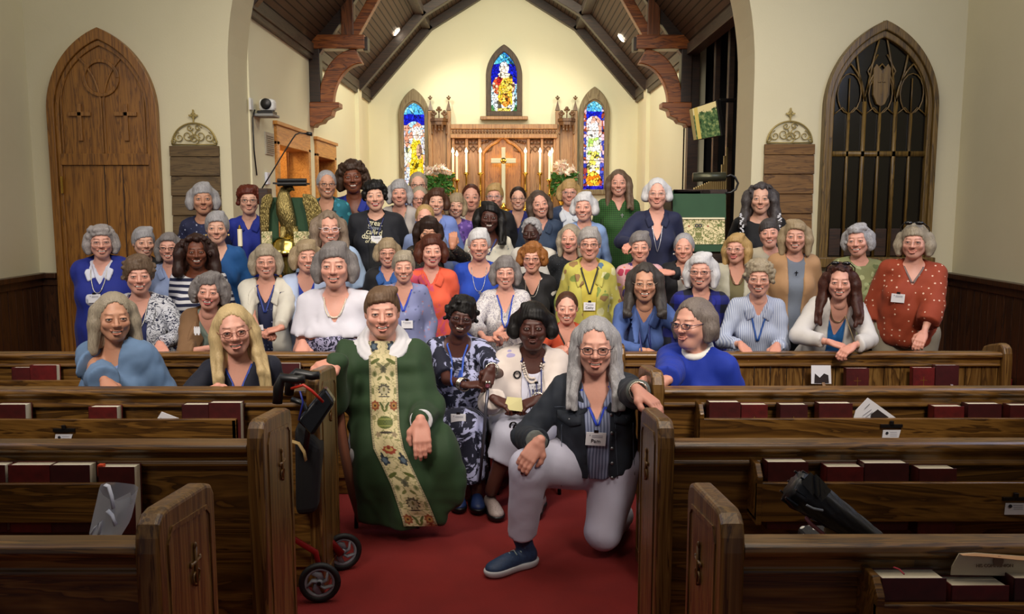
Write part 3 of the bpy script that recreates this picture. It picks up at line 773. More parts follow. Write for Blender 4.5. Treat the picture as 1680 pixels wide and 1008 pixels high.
# flowers
LEAF = M('leaf_green', lambda: (lambda t: (t.base(t.mix(t.noise(t.co(), 14, 2), '1f4a18', '4f8a38')), t.rough(.55), t.m)[-1])(NT('leaf_green')))
PET = M('pale_petals', lambda: (lambda t: (t.base(t.mix(t.noise(t.co(), 9, 2), 'fffaf0', 'f6d8cc')), t.rough(.6, Subsurface_Weight=.3), t.m)[-1])(NT('pale_petals')))
def bouquet(px, py, label, seed):
    y = ya + .0; c = at(px, py, y); rr = random.Random(seed)
    r = thing('flower_arrangement', label, 'flowers', (c.x, y, zal))
    MB().lathe([(.06, 0), (.07, .02), (.04, .05), (.09, .16), (.10, .24)], (c.x, y, zal), 16).build('vase', BRASS, r, True)
    MB().tube([(c.x, y, zal + .2), (c.x, y, c.z - .05)], .05, 8).build('stem', LEAF, r)
    def leafm(k, spread, low, size):
        m = MB()
        for i in range(k):
            a = rr.uniform(0, 2 * math.pi); q = rr.random() ** .5; b = Vector((c.x, y, c.z - .12))
            tip = b + Vector((math.cos(a) * spread * q, math.sin(a) * spread * .6 * q, rr.uniform(low, .16)))
            d = (tip - b).normalized(); u = d.orthogonal().normalized() * size * .34; u = Matrix.Rotation(rr.uniform(0, 6.3), 3, d) @ u
            s0 = tip - d * size; nb = d.cross(u).normalized() * size * .12
            m.add([s0, s0 + d * size * .5 + u + nb, tip, s0 + d * size * .5 - u + nb, s0 + d * size * .5], [(0, 1, 4), (1, 2, 4), (2, 3, 4), (3, 0, 4)])
        return m
    fo = leafm(260, .30, -.26, .09).build('leaves', LEAF, r); fo['kind'] = 'stuff'
    for i in range(34):
        a = rr.uniform(0, 2 * math.pi); q = rr.random() ** .5
        p = Vector((c.x + math.cos(a) * .20 * q, y + math.sin(a) * .13 * q - .03, c.z + .0 + .14 * (1 - q * q) + rr.uniform(-.06, .08)))
        m = MB(); R_ = Matrix.Rotation(rr.uniform(0, 6), 3, 'Z') @ Matrix.Rotation(rr.uniform(-.6, .6) + .6, 3, 'X')
        for k in range(7):
            t_ = 2 * math.pi * k / 7
            P_ = [Vector((0, 0, 0)), Vector((.038 * math.cos(t_ - .45), .038 * math.sin(t_ - .45), .014)), Vector((.070 * math.cos(t_), .070 * math.sin(t_), .034)), Vector((.038 * math.cos(t_ + .45), .038 * math.sin(t_ + .45), .012))]
            m.add([p + R_ @ v for v in P_], [(0, 1, 2, 3)])
            P_ = [v * .6 + Vector((0, 0, .014)) for v in P_]
            m.add([p + R_ @ v for v in P_], [(0, 1, 2, 3)])
        m.ball(tuple(p + R_ @ Vector((0, 0, .02))), .014, 6, 5)
        m.build('blossom', PET, r)
bouquet(720, 288, 'white and blush flower arrangement on the altar beside the window of the yellow-robed figure', 3)
bouquet(925, 286, 'white and blush flower arrangement on the altar on the pulpit side', 8)

# ================================================================ chancel fittings
# brass eagle lectern
yl = 6.15; E = at(470, 380, yl); k_ = yl / F_PX
gz = ground(yl)
EG = thing('eagle_lectern', 'polished brass eagle lectern with outspread wings and hanging green cloth', 'lectern', (E.x, yl, gz))
def EP(px, py, dy=0): q = at(px, py, yl + dy); return (q.x, q.y, q.z)
GOLD = plain('polished_brass', 'c8b060', .18, 1)
WING = M('cast_brass_feathers', lambda: (lambda t: (t.base(t.mix(t.noise(t.co((60, 60, 14)), 3, 3), '5a4f2a', 'b8a468')), t.rough(.35, Metallic=1), t.bump(t.noise(t.co((60, 60, 14)), 3, 3), .8, .01), t.m)[-1])(NT('cast_brass_feathers')))
gx, gy = E.x, yl
zl = lambda py: az(py, yl, 470)
MB().lathe([(.16, 0), (.16, .03), (.12, .06), (.05, .14), (.04, .3), (.07, .36), (.04, .42), (.04, zl(452) - gz), (.075, zl(445) - gz), (.045, zl(438) - gz), (.08, zl(430) - gz), (.06, zl(424) - gz), (.13, zl(417) - gz), (.14, zl(413) - gz), (.11, zl(408) - gz), (.10, zl(398) - gz), (.07, zl(390) - gz), (.03, zl(388) - gz)], (gx, gy, gz), 24).build('pedestal', GOLD, EG, True)
b = MB().tube([EP(478, 398), EP(476, 380), EP(472, 362), EP(468, 348), EP(466, 332), EP(466, 320), EP(468, 312), EP(474, 308)], [.034, .046, .060, .064, .058, .044, .035, .026], 16)
b.tube([EP(470, 311), EP(479, 309, -.02), EP(483, 313, -.02)], [.028, .016, .004], 10)
for s in (-1, 1): b.tube([EP(474 + s * 9, 372, -.03), EP(475 + s * 11, 388, -.03), EP(475 + s * 12, 396, -.04)], [.026, .020, .026], 10)
b.build('eagle_body', WING, EG, True)
def wing(s, pts, name):
    P_ = [EP(*p, -.03) for p in pts]
    V = [Vector(p) for p in P_] + [Vector(p) + Vector((0, .03, 0)) for p in P_]; n = len(P_)
    MB().add(V, [tuple(range(n)), tuple(range(2 * n - 1, n - 1, -1))] + [(i, n + i, n + (i + 1) % n, (i + 1) % n) for i in range(n)]).build(name, WING, EG, bevel=.006)
wing(-1, [(444, 318), (436, 319), (429, 326), (426, 345), (427, 372), (431, 402), (438, 404), (441, 372), (442, 345), (447, 328)], 'wing')
wing(1, [(496, 318), (508, 319), (519, 327), (527, 345), (527, 366), (520, 384), (514, 398), (507, 398), (505, 372), (501, 348), (496, 332)], 'wing')
GRN = M('green_vestment_cloth', lambda: (lambda t: (t.base(t.mix(t.noise(t.co(), 9, 3), '1f4028', '294c30')), t.rough(.75), t.bump(t.noise(t.co(), 400, 1), .15, .002), t.m)[-1])(NT('green_vestment_cloth')))
MB().box(EP(434, 398, .04), EP(456, 324, .055)).build('green_cloth', GRN, EG)
MB().box(EP(480, 394, .04), EP(509, 324, .055)).build('green_cloth', GRN, EG)
def brocade_mat(name, su, sv):
    t = NT(name); t._tc = t.n.new('ShaderNodeTexCoord')
    uv = t.new('ShaderNodeSeparateXYZ', i_0=t._tc.outputs['UV'])
    u = t.math('ABSOLUTE', t.math('SUBTRACT', t.math('MULTIPLY', uv.outputs[0], su), su * .5))
    v = uv.outputs[1]
    vv = t.math('PINGPONG', t.math('MULTIPLY', v, sv), 1000.)
    comb = t.new('ShaderNodeCombineXYZ', i_0=u, i_1=vv)
    n1 = t.noise(comb.outputs[0], 2.2, 3, .6, 1.0)
    leafm = t.math('LESS_THAN', t.math('ABSOLUTE', t.math('SUBTRACT', n1, .5)), .045)
    vo = t.new('ShaderNodeTexVoronoi', i_Vector=comb.outputs[0], i_Scale=1.35, i_Randomness=.55)
    vo2 = t.new('ShaderNodeTexVoronoi', i_Vector=comb.outputs[0], i_Scale=3.4)
    d = t.math('ADD', vo.outputs['Distance'], t.math('MULTIPLY', n1, .12))
    fl = t.math('LESS_THAN', d, .30); core = t.math('LESS_THAN', d, .17)
    c = t.mix(leafm, 'd6c79a', '6f7440')
    c = t.mix(t.math('LESS_THAN', vo2.outputs['Distance'], .22), c, '8a8350')
    fc = t.ramp(t.new('ShaderNodeSeparateColor', i_0=vo.outputs['Color']).outputs[0], [(0, '8a4028'), (.3, '3b3f3a'), (.55, '5d6a33'), (.78, '4a4650')], 'CONSTANT')
    c = t.mix(fl, c, fc); c = t.mix(core, c, t.mix(.5, fc, 'c9a864'))
    t.base(c); t.rough(.7); t.bump(n1, .2, .003); return t.m
def quad_uv(o, uvs):
    l = o.data.uv_layers.new(name='UVMap'); l.data.foreach_set('uv', np.asarray(uvs, np.float32).ravel())
BRO = M('brocade_wide', lambda: brocade_mat('brocade_wide', 4.5, 2.2))
for a_, b_ in ((429, 446), (482, 509)):
    P_ = [EP(a_, 412, -.07), EP(b_, 412, -.07), EP(b_, 380, -.07), EP(a_, 380, -.07)]
    o = mesh_obj('brocade_panel', P_ + [tuple(Vector(p) + Vector((0, .008, 0))) for p in P_], [(0, 1, 2, 3), (7, 6, 5, 4), (0, 4, 5, 1), (1, 5, 6, 2), (2, 6, 7, 3), (3, 7, 4, 0)], BRO, EG)
    quad_uv(o, ([(0, 0), (.5, 0), (.5, 1), (0, 1)] * 6))
# book rest
B_ = MB()
for y0_, z_ in ((-.12, 302), (.10, 296)):
    B_.tube([EP(455, z_ + .5, y0_), EP(503, z_, y0_)], .014, 8)
B_.box((EP(455, 302)[0], yl - .12, EP(455, 303)[2]), (EP(503, 302)[0], yl + .1, EP(455, 300)[2]))
B_.build('book_rest', BLACKM, EG)
# microphone on its stalk
mic = thing('gooseneck_microphone', 'thin black gooseneck microphone rising beside the eagle lectern', 'microphone', EP(430, 309, .1))
MB().tube([EP(430, 309, .1), EP(446, 283, .1), EP(466, 250, .1), EP(480, 228, .1), EP(485, 221, .1), EP(491, 218.5, .1), EP(504, 219, .1)], .005, 8).build('stalk', BLACKM, mic, True)
MB().tube([EP(503, 219, .1), EP(512, 220.5, .1)], [.012, .013], 12).build('capsule', BLACKM, mic, True)
bx('base', (EP(425, 312, .06)[0], yl + .04, gz), (EP(436, 312)[0], yl + .16, EP(430, 309)[2]), DARKB, mic)
# wall camera on its shelf
pc = at(438, 186, 8.5); xw = CXL
yc_ = 8.35
cz = az(188, yc_, 440)
SH = thing('camera_shelf', 'small grey shelf on the cream wall holding the white camera', 'shelf', (CXL, yc_, cz - .02))
bx('shelf_board', (CXL, yc_ - .12, cz - .025), (CXL + .19, yc_ + .12, cz), plain('grey_shelf', '8a8a88', .5), SH)
WC = thing('wall_camera', 'white video camera with a black lens on the small wall shelf', 'camera', (CXL + .10, yc_, cz))
bx('base', (CXL + .03, yc_ - .09, cz), (CXL + .18, yc_ + .07, cz + .03), BLACKM, WC, .008)
bx('housing', (CXL + .035, yc_ - .05, cz + .03), (CXL + .185, yc_ + .06, cz + .145), WHITEP, WC, .03)
MB().lathe([(.045, -.075), (.05, -.07), (.05, .0)], (CXL + .11, yc_ - .0, cz + .095), 20, 'y').build('lens', BLACKM, WC, True)
bx('wall_plate', (CXL, yc_ - .24, cz + .02), (CXL + .02, yc_ - .16, cz + .13), WHITEP, None, .004)
o = bpy.data.objects['wall_plate']; tag(o, 'white switch plate on the cream wall beside the camera shelf', 'switch plate')
cb = MB().tube([(CXL + .02, yc_ - .12, cz + .03), (CXL + .015, yc_ - .18, cz - .05), (CXL + .012, yc_ - .16, cz - .35), (CXL + .012, yc_ - .10, cz - .58)], .007, 8).build('camera_cable', BLACKM, None, True)
tag(cb, 'black cable hanging down the wall below the camera shelf', 'cable')
vy = 8.75; vz = az(236, vy, 437)
V_ = thing('wall_vent', 'square louvred grey wall vent beside the oak doorway', 'vent', (CXL, vy, vz))
vm = MB().box((CXL, vy - .15, vz - .11), (CXL + .012, vy + .15, vz + .11))
vm.build('backing', plain('grey_vent', 'a8a294', .5), V_)
vs = MB()
for i in range(9): vs.box((CXL + .012, vy - .12, vz - .09 + i * .02), (CXL + .02, vy + .12, vz - .082 + i * .02))
vs.build('slat', plain('vent_slats', '8d877a', .5), V_)
pyy = 8.6; pz = az(293, pyy, 442)
tag(bx('wall_thermostat', (CXL, pyy - .05, pz - .06), (CXL + .03, pyy + .05, pz + .06), plain('pale_thermostat', 'cfd2e0', .4), None, .006), 'small white wall thermostat beside the oak doorway', 'thermostat')
# tilted screen
tvp = [at(1131, 180, 9.0), at(1174, 166, 8.6), at(1182, 222, 8.6), at(1138, 230, 9.0)]
TV = thing('wall_screen', 'tilted flat screen showing a candle and greenery by the dark organ chamber', 'screen', tuple(sum(tvp, Vector()) / 4))
nn = (tvp[1] - tvp[0]).cross(tvp[3] - tvp[0]).normalized()
if nn.y < 0: nn = -nn
def quadbox(P_, n_, th, grow=0):
    c = sum(P_, Vector()) / 4; P_ = [c + (p - c) * (1 + grow) for p in P_]
    Vv = P_ + [p + n_ * th for p in P_]
    return Vv, [(0, 1, 2, 3), (7, 6, 5, 4), (0, 4, 5, 1), (1, 5, 6, 2), (2, 6, 7, 3), (3, 7, 4, 0)]
Vv, Ff = quadbox([p + nn * .004 for p in tvp], nn, .05, .05); MB().add(Vv, Ff).build('casing', BLACKM, TV, bevel=.004)
def scr():
    t = NT('screen_picture'); t._tc = t.n.new('ShaderNodeTexCoord'); uvn = t._tc.outputs['UV']
    v = t.new('ShaderNodeSeparateXYZ', i_0=uvn); mp = t.new('ShaderNodeMapping', i_0=uvn)
    n = t.noise(mp.outputs[0], 7, 5, .7)
    g = t.ramp(n, [(.35, '18301c'), (.5, '4a6a40'), (.62, '9aa060'), (.7, 'e8d898')])
    top = t.math('GREATER_THAN', t.math('ADD', v.outputs[1], t.math('MULTIPLY', n, .5)), 1.05)
    c = t.mix(top, g, 'e8cf90')
    cand = t.math('LESS_THAN', t.math('ABSOLUTE', t.math('SUBTRACT', v.outputs[0], .24)), .07)
    c = t.mix(cand, c, 'd8b860'); c = t.mix(t.math('LESS_THAN', v.outputs[0], .12), c, '9a8452')
    t.base('000000'); t.l.new(c, t.b.inputs['Emission Color']); t.b.inputs['Emission Strength'].default_value = .8; t.rough(.2); return t.m
o = mesh_obj('display', [tuple(p) for p in tvp], [(3, 2, 1, 0)], M('screen_picture', scr), TV)
quad_uv(o, [(0, 0), (1, 0), (1, 1), (0, 1)])
MB().tube([tuple(tvp[1] + nn * .05), (CXR + .1, 8.7, tvp[1].z + .02)], .02, 8).build('bracket', BLACKM, TV)
# pulpit with its green and brocade fall
yp = 6.05
def PPt(px, py, dy=0): return at(px, py, yp + dy)
PU = thing('pulpit', 'dark wooden pulpit draped with a green and floral brocade fall', 'pulpit', (ax(1150, yp, 400), yp + .2, ground(yp)))
q = [PPt(1105, 313), PPt(1192, 313), PPt(1192, 420), PPt(1101, 420)]
MB().box((PPt(1100, 440).x, yp + .03, ground(yp)), (PPt(1190, 440).x, yp + .45, PPt(1100, 316).z - .03)).build('pulpit_body', DARKB, PU, bevel=.01)
MB().add(*quadbox([PPt(1098, 322, .45), PPt(1192, 322, .45), PPt(1193, 311), PPt(1105, 311)], Vector((0, 0, -1)), .03)).build('book_desk', DARKB, PU)
MB().add(*quadbox([PPt(1040, 404), PPt(1110, 404), PPt(1110, 411), PPt(1040, 411)], Vector((0, 1, 0)), .3)).build('side_shelf', DARKB, PU)
def cloth_quad(name, a, b, z0, z1, mat, uv=None, dy=0):
    P_ = [PPt(a, z1, dy), PPt(b, z1, dy), PPt(b, z0, dy), PPt(a, z0, dy)]
    o = MB().add(*quadbox(P_, Vector((0, 1, 0)), .012)).build(name, mat, PU)
    quad_uv(o, ([(0, 0), (1, 0), (1, 1), (0, 1)] * 6)); return o
cloth_quad('green_fall', 1104, 1191, 312, 360, GRN)
cloth_quad('brocade_fall', 1103, 1189, 359, 401, BRO, dy=-.004)
cloth_quad('green_hem', 1103, 1188, 401, 413, GRN)
fr_ = MB()
for i in range(44):
    a = PPt(1104 + i * 1.95, 358.5, -.01); fr_.box((a.x - .004, a.y - .004, a.z - .006), (a.x + .004, a.y + .004, a.z + .006))
fr_.build('fringe', plain('cream_fringe', 'd8cfae', .8), PU)
LP = thing('reading_lamp', 'long dark brass reading lamp curling over the pulpit', 'lamp', tuple(PPt(1192, 316)))
MB().tube([PPt(1137, 291, -.02), PPt(1190, 290, -.02)], .032, 12).build('lamp_shade', plain('dark_brass', '4a4a3a', .4, .8), LP, True)
MB().tube([PPt(1190, 291), PPt(1198, 287), PPt(1206, 291), PPt(1211, 301), PPt(1207, 311), PPt(1199, 316), PPt(1190, 317)], .008, 8).build('lamp_arm', BLACKM, LP, True)
PI = thing('organ_pipes', 'rank of small pale organ pipes behind the pulpit lamp', 'organ pipes', (ax(1160, 8.9, 300), 8.9, .32))
pm = plain('pale_pipe', 'b8a070', .35, .8)
for i in range(16):
    x = ax(1140 + i * 3.4, 8.9, 300); z = az(308 - i * 1.4 if i < 13 else 270 - (i - 13) * 14, 8.9, 1170)
    MB().lathe([(.004, 0), (.013, .1), (.013, z - .7)], (x, 8.9, .7), 8).build('pipe', pm, PI, True)
bx('wind_chest', (ax(1138, 8.9, 300), 8.82, .32), (ax(1196, 8.9, 300), 8.98, .8), DARKB, PI)
# processional candle in front of the red-haired person
cp_ = at(393, 372, 6.2)
PC = thing('processional_candle', 'white processional candle on a pole before the person with curly auburn hair', 'candle', (cp_.x, 6.2, ground(6.2)))
MB().cyl((cp_.x, 6.2, az(404, 6.2, 393)), (cp_.x, 6.2, az(376, 6.2, 393)), .017).build('candle', WAX, PC)
MB().cyl((cp_.x, 6.2, az(376, 6.2, 393)), (cp_.x, 6.2, az(369.5, 6.2, 393)), .014, .005, 10).build('brass_follower', BRASS, PC)
MB().cyl((cp_.x, 6.2, ground(6.2)), (cp_.x, 6.2, az(404, 6.2, 393)), .014).build('pole', DARKB, PC)

# ================================================================ pews
PT = .90
YD, YCp, YB, YAp = at(840, 890, 2).y, 0, 0, 0
def depth_for(py, z):            # how far a horizontal edge of height z is when it shows at row py
    d = _cm @ Vector((0, -(py - 504) / F_PX, -1)); return (z - CAM_H) / d.z * d.y
YD, YCp, YB, YAp = depth_for(889, PT), depth_for(725, PT), depth_for(637, PT), depth_for(578.5, .84)
AL, AR = -.80, .485                          # aisle edges
def pew(Y, x0, x1, aisle, label, top=PT, rack=None, rack_z=(.66, .79), panel='x', seat=.34, end_h=.075, outer=None, depth=.345):
    r = thing('pew', label, 'pew', ((x0 + x1) / 2, Y, 0), None)
    bp = MB().box((x0, Y + .012, .10), (x1, Y + .040, top - .05))
    if panel == 'z':
        k = int((x1 - x0) / .09); bp = MB()
        for i in range(k): bp.box((x0 + (x1 - x0) * i / k + .002, Y + .012, .10), (x0 + (x1 - x0) * (i + 1) / k - .002, Y + .040, top - .05))
    bp.build('back_panel', PEWX if panel == 'x' else PEWZ, r, bevel=.003)
    cap = [(Y + .05, top - .005), (Y + .042, top), (Y - .012, top), (Y - .024, top - .006), (Y - .028, top - .016), (Y - .024, top - .028), (Y - .012, top - .034), (Y - .004, top - .044), (Y - .002, top - .064), (Y - .010, top - .070), (Y - .010, top - .080), (Y + .012, top - .084), (Y + .05, top - .084)]
    MB().prism(cap, 'yz', x0, x1).build('cap_rail', PEWX, r, bevel=.003)
    bx('seat', (x0, Y + .04, .42), (x1, Y + .04 + seat, .45), PEWX, r, .006)
    bx('plinth', (x0, Y + .03, .0), (x1, Y + .05, .11), PEWX, r)
    if rack:
        for a, b in rack:
            ry = Y - .095
            bx('book_rack', (a, ry, rack_z[0]), (b, ry + .018, rack_z[1]), PEWX, r, .003)
            bx('rack_shelf', (a, ry + .018, rack_z[0]), (b, Y + .012, rack_z[0] + .012), PEWX, r, .002)
            for e in ((a, b - .018) if x0 > 0 else (b - .018,)):
                if x0 < 0: bx('rack_end', (e, ry, rack_z[0]), (e + .018, Y + .012, rack_z[1] - .004), PEWX, r, .002); continue
                MB().prism([(ry - .002, rack_z[0] - .01), (ry - .002, rack_z[1] + .02), (ry + .03, rack_z[1] + .055), (Y + .012, rack_z[1] + .055), (Y + .012, rack_z[0] - .01)], 'yz', e, e + .018).build('rack_end', PEWX, r, bevel=.003)
    zt = top + end_h
    def endp(xa, xb, face):
        pf = [(Y - .035, 0), (Y - .035, zt - .09), (Y - .032, zt - .055), (Y - .020, zt - .025), (Y + .005, zt - .008), (Y + .035, zt - .004), (Y + depth - .06, zt - .03), (Y + depth - .02, zt - .045), (Y + depth, zt - .075), (Y + depth, 0)]
        e = MB().prism(pf, 'yz', xa, xb).build('end_panel', PEWZ, r, bevel=.012, seg=3)
        xs = xa if face < 0 else xb
        ins = [(Y + .02, .06), (Y + .02, zt - .09), (Y + .045, zt - .055), (Y + depth - .07, zt - .085), (Y + depth - .04, zt - .11), (Y + depth - .04, .06)]
        ins2 = [(Y + .032, .075), (Y + .032, zt - .095), (Y + .05, zt - .067), (Y + depth - .075, zt - .096), (Y + depth - .052, zt - .117), (Y + depth - .052, .075)]
        lo, hi = (xs - .004, xs + .004)
        MB().band(ins + [ins[0]], ins2 + [ins2[0]], 'yz', lo, hi).build('end_moulding', PEWZ, r)
        yc = Y + depth * .52; zc = zt - .21; q_ = xs + (-.004 if face < 0 else .004)
        m = MB()
        m.tube([(q_, yc, zc - .055), (q_, yc, zc + .05)], .0045, 6); m.tube([(q_, yc - .028, zc + .01), (q_, yc + .028, zc + .01)], .0045, 6)
        for s in (-1, 1):
            m.tube([(q_, yc, zc - .05), (q_, yc + s * .018, zc - .042), (q_, yc + s * .022, zc - .022), (q_, yc + s * .01, zc - .014)], .003, 6)
            m.ball((q_, yc + s * .028, zc + .01), (.004, .007, .008), 8, 6)
        m.ball((q_, yc, zc + .052), (.004, .007, .010), 8, 6)
        m.build('carved_cross', PEWZ, r, True)
    if aisle == 'right': endp(x1, x1 + .055, 1)        # the aisle is on this pew's x1 side
    if aisle == 'left': endp(x0 - .055, x0, -1)
    if outer == 'right': endp(x1, x1 + .055, 1)
    return r
xl0 = -2.95; xr1 = ax(1640, YAp, 600)
pew(YD, xl0 + .6, AL - .055, 'right', 'nearest pew, on the shopping bag side of the aisle', rack=None)
pew(YD, AR + .055, 2.6, 'left', 'nearest pew, on the folded umbrella side of the aisle', rack=[(ax(1440, YD - .1, 990), 1.75)])
pew(YCp, xl0, AL - .055, 'right', 'second nearest pew behind the shopping bag', rack=[(xl0, ax(145 + 65, YCp, 800))])
pew(YCp, AR + .055, 2.9, 'left', 'second nearest pew holding books behind the umbrella', rack=[(ax(1228, YCp, 800), 2.8)])
pew(YB, xl0, AL - .055, 'right', 'pew that the two seated people with long pale hair lean over', rack=[(xl0, ax(399, YB, 690))])
pew(YB, .60 + .055, 3.1, 'left', 'pew beside the person in the vivid blue clergy sweater', rack=[(ax(1140, YB, 680), 3.0)])
pew(YAp, xl0 - .6, AL - .055, 'right', 'farthest oak pew, on the rollator side of the aisle', top=.84, rack=[(xl0, ax(480, YAp, 640))], seat=.14, depth=.2, end_h=.05, rack_z=(.585, .70))
pew(YAp, .60 + .055, xr1, 'left', 'farthest oak pew with an upright boarded back and people leaning on it', top=.84, panel='z', rack=[(ax(1340, YAp, 640), xr1 - .3)], seat=.14, depth=.2, outer='right', end_h=.05, rack_z=(.555, .635))

# books in the racks
def cover_mat(n, c): return M(n, lambda: (lambda t: (t.base(t.mix(t.noise(t.co(), 30, 3), c, '2a0606')), t.rough(.45, Coat_Weight=.15), t.m)[-1])(NT(n)))
COV = [cover_mat('maroon_cover', '5a1414'), cover_mat('red_cover', '781818'), cover_mat('wine_cover', '4a1016')]
PAGE = M('book_pages', lambda: (lambda t: (t.base(t.mix(t.noise(t.co((3, 90, 3)), 6, 2), 'e6dfca', 'cfc6ae')), t.rough(.8), t.m)[-1])(NT('book_pages')))
GILT = plain('gilt', 'b8923c', .4, .9)
def book(x0, x1, Y, zt, label, group, i=0, th=.045, h=.22, lean=0.06, cross=False):
    w = x1 - x0; y0 = Y - .085; z0 = zt - h
    r = thing('hymnal', label, 'book', ((x0 + x1) / 2, y0 + th / 2, z0), group)
    R_ = Matrix.Rotation(-lean, 3, 'X'); c = Vector(((x0 + x1) / 2, y0 + th, z0))
    cov = COV[i % 3]; q = .0035
    MB().box((x0, y0, z0), (x1, y0 + q, zt), R_, c).box((x0, y0 + th - q, z0), (x1, y0 + th, zt), R_, c).box((x0, y0, z0), (x0 + q, y0 + th, zt), R_, c).build('cover', cov, r, bevel=.001)
    MB().box((x0 + q, y0 + q, z0 + .003), (x1 - .004, y0 + th - q, zt - .003), R_, c).build('page_block', PAGE, r)
    if cross:
        m = MB(); xm = (x0 + x1) / 2; zm = zt - .08
        m.box((xm - .001, y0 - .001, zm - .035), (xm + .001, y0, zm + .03), R_, c).box((xm - .02, y0 - .001, zm + .008), (xm + .02, y0, zm + .010), R_, c)
        m.build('gilt_cross', GILT, r)
    return r
def rack_books(Y, rows, group, th=.045, h=.22):
    for i, (pa, pb, pt, lab, cr_) in enumerate(rows):
        y0 = Y - .09
        zt = az(pt, y0, pa); a, b = ax(pa, y0, pt), ax(pb, y0, pt)
        book(a, b, Y, zt, lab, group, i, th, h, cross=cr_)
rack_books(YCp, [(1262, 1330, 763, 'dark red hymnal standing nearest the aisle, behind the umbrella tip', False), (1360, 1421, 771, 'dark red hymnal behind the umbrella shaft, touching a taller one', False),
    (1422, 1496, 765, 'tallest dark red hymnal in the rack behind the umbrella', False), (1512, 1575, 774, 'dark red hymnal standing alone beyond the tall one behind the umbrella', False)], 'hymnals in the rack behind the umbrella', .06)
rack_books(YB, [(1165, 1217, 663, 'larger hymnal at the aisle end of the rack, beside a smaller one', False), (1218, 1262, 667, 'smaller red book tucked against the first hymnal near the aisle', True), (1282, 1328, 667, 'small red book standing alone between two gaps in the rack', True),
    (1346, 1402, 665, 'dark red hymnal beside the tilted white leaflet', False), (1536, 1586, 670, 'smaller dark red book beyond the tilted leaflet', False), (1592, 1648, 666, 'taller dark red hymnal beyond the tilted leaflet', False), (1661, 1716, 668, 'dark red hymnal cut off by the picture edge, in the second rack from the crowd', False)], 'hymnals in the rack with the tilted leaflet', .055)
rack_books(YAp, [(1390, 1428, 606, 'red book with a gilt cross, standing alone under the leaning people', True), (1500, 1536, 605, 'red book with a gilt cross, beside a taller red book', True), (1537, 1576, 601, 'taller red book at the far rack under the orange dotted blouse', False)], 'red books in the farthest rack', .04, .155)
rack_books(YD, [(1452, 1560, 958, 'thick dark red hymnal with a ribbon marker in the nearest rack', False), (1568, 1664, 970, 'hymnal with cream page tops in the nearest rack', False), (1672, 1760, 958, 'maroon hymnal cut by the picture corner in the nearest rack', False)], 'hymnals in the nearest rack', .065)
rack_books(YCp, [(-70, 2, 768, 'dark red hymnal at the picture edge in the rack before the shopping bag', False), (7, 76, 768, 'dark red hymnal in the middle of three behind the shopping bag', False), (76, 142, 768, 'wide dark red hymnal touching its neighbour behind the shopping bag', False), (156, 216, 771, 'hymnal with an orange tab, just behind the shopping bag', False)], 'hymnals behind the shopping bag', .055)
rack_books(YB, [(-14, 37, 667, 'dark red hymnal at the picture edge below the person in the pale blue cardigan', False), (141, 188, 671, 'single dark red hymnal below the hand of the pale blue cardigan wearer', False), (295, 339, 667, 'smaller hymnal below the navy sleeved elbow', False), (339, 392, 664, 'larger hymnal below the hand of the person in navy', False)], 'hymnals under the two people with long pale hair', .055)
rack_books(YAp, [(16, 46, 605, 'short dark red book by the picture edge in the farthest rack', False), (46, 90, 601, 'taller dark red hymnal beside the short one in the farthest rack', False), (449, 490, 598, 'dark red hymnal in the farthest rack beside the rollator handles', False)], 'books in the farthest rack', .045, .16)
tb = at(165, 766, YCp - .06)
# orange tab on that hymnal is a part of it
hy = [o for o in bpy.data.objects if o.get('label', '').startswith('hymnal with an orange tab')][0]
bx('orange_tab', (tb.x - .006, tb.y - .01, tb.z - .03), (tb.x + .012, tb.y + .01, tb.z + .008), plain('orange_tab', 'c8421a', .6), hy, .001)
rm = [o for o in bpy.data.objects if o.get('label', '').startswith('thick dark red hymnal with a ribbon')][0]
pA = at(1466, 934, YD - .06)
MB().tube([(pA.x, pA.y, pA.z + .004), (pA.x + .008, pA.y - .012, pA.z + .004), (pA.x + .010, pA.y - .03, pA.z + .001)], .0018, 6).build('ribbon_marker', plain('red_ribbon', 'a01828', .6), rm)

# card clips, leaflets, envelope
PAPER = plain('white_paper', 'e4e4ea', .75); INK = plain('ink', '22222c', .6); INKG = plain('grey_ink', '8a8a98', .7)
def card(px0, px1, pyt, pyb, Y, label, z_over=0):
    y = Y - .10; P_ = [at(px0 - 2, pyb, y), at(px1 - 4, pyb, y), at(px1, pyt, y), at(px0, pyt, y)]
    r = thing('clipped_card', label, 'card', tuple(P_[0]))
    MB().add(*quadbox(P_, Vector((0, 1, 0)), .002)).build('card_sheet', PAPER, r)
    a = at(px0 - 4, pyt - 4, y - .004); b = at(px1 + 3, pyt - 9, y - .004)
    MB().box((a.x, y - .006, a.z), (b.x, y + .004, b.z)).cyl((a.x * .5 + b.x * .5, y - .004, b.z), (a.x * .5 + b.x * .5, y - .004, b.z + .015), .008).build('clip', BLACKM, r)
    c = at(px0 + (px1 - px0) * .22, pyt + 5, y - .002)
    MB().lathe([(.006, -.001), (.006, 0)], (c.x, c.y, c.z), 14, 'y').build('round_emblem', INK, r)
    m = MB()
    for k in range(3):
        c = at(px0 + (px1 - px0) * .38, pyt + 4 + k * 3, y - .001); m.box((c.x, c.y, c.z), (c.x + .03, c.y + .0008, c.z + .0012))
    m.build('print_lines', INKG, r)
card(91, 119, 713, 727, YB, 'small white card clipped to the rack below the pale blue cardigan wearer')
card(1449, 1478, 706, 720, YB, 'small white card clipped to the rack beside the tilted leaflet')
card(1650, 1684, 826, 845, YCp, 'small white card clipped by the picture edge beyond the umbrella')
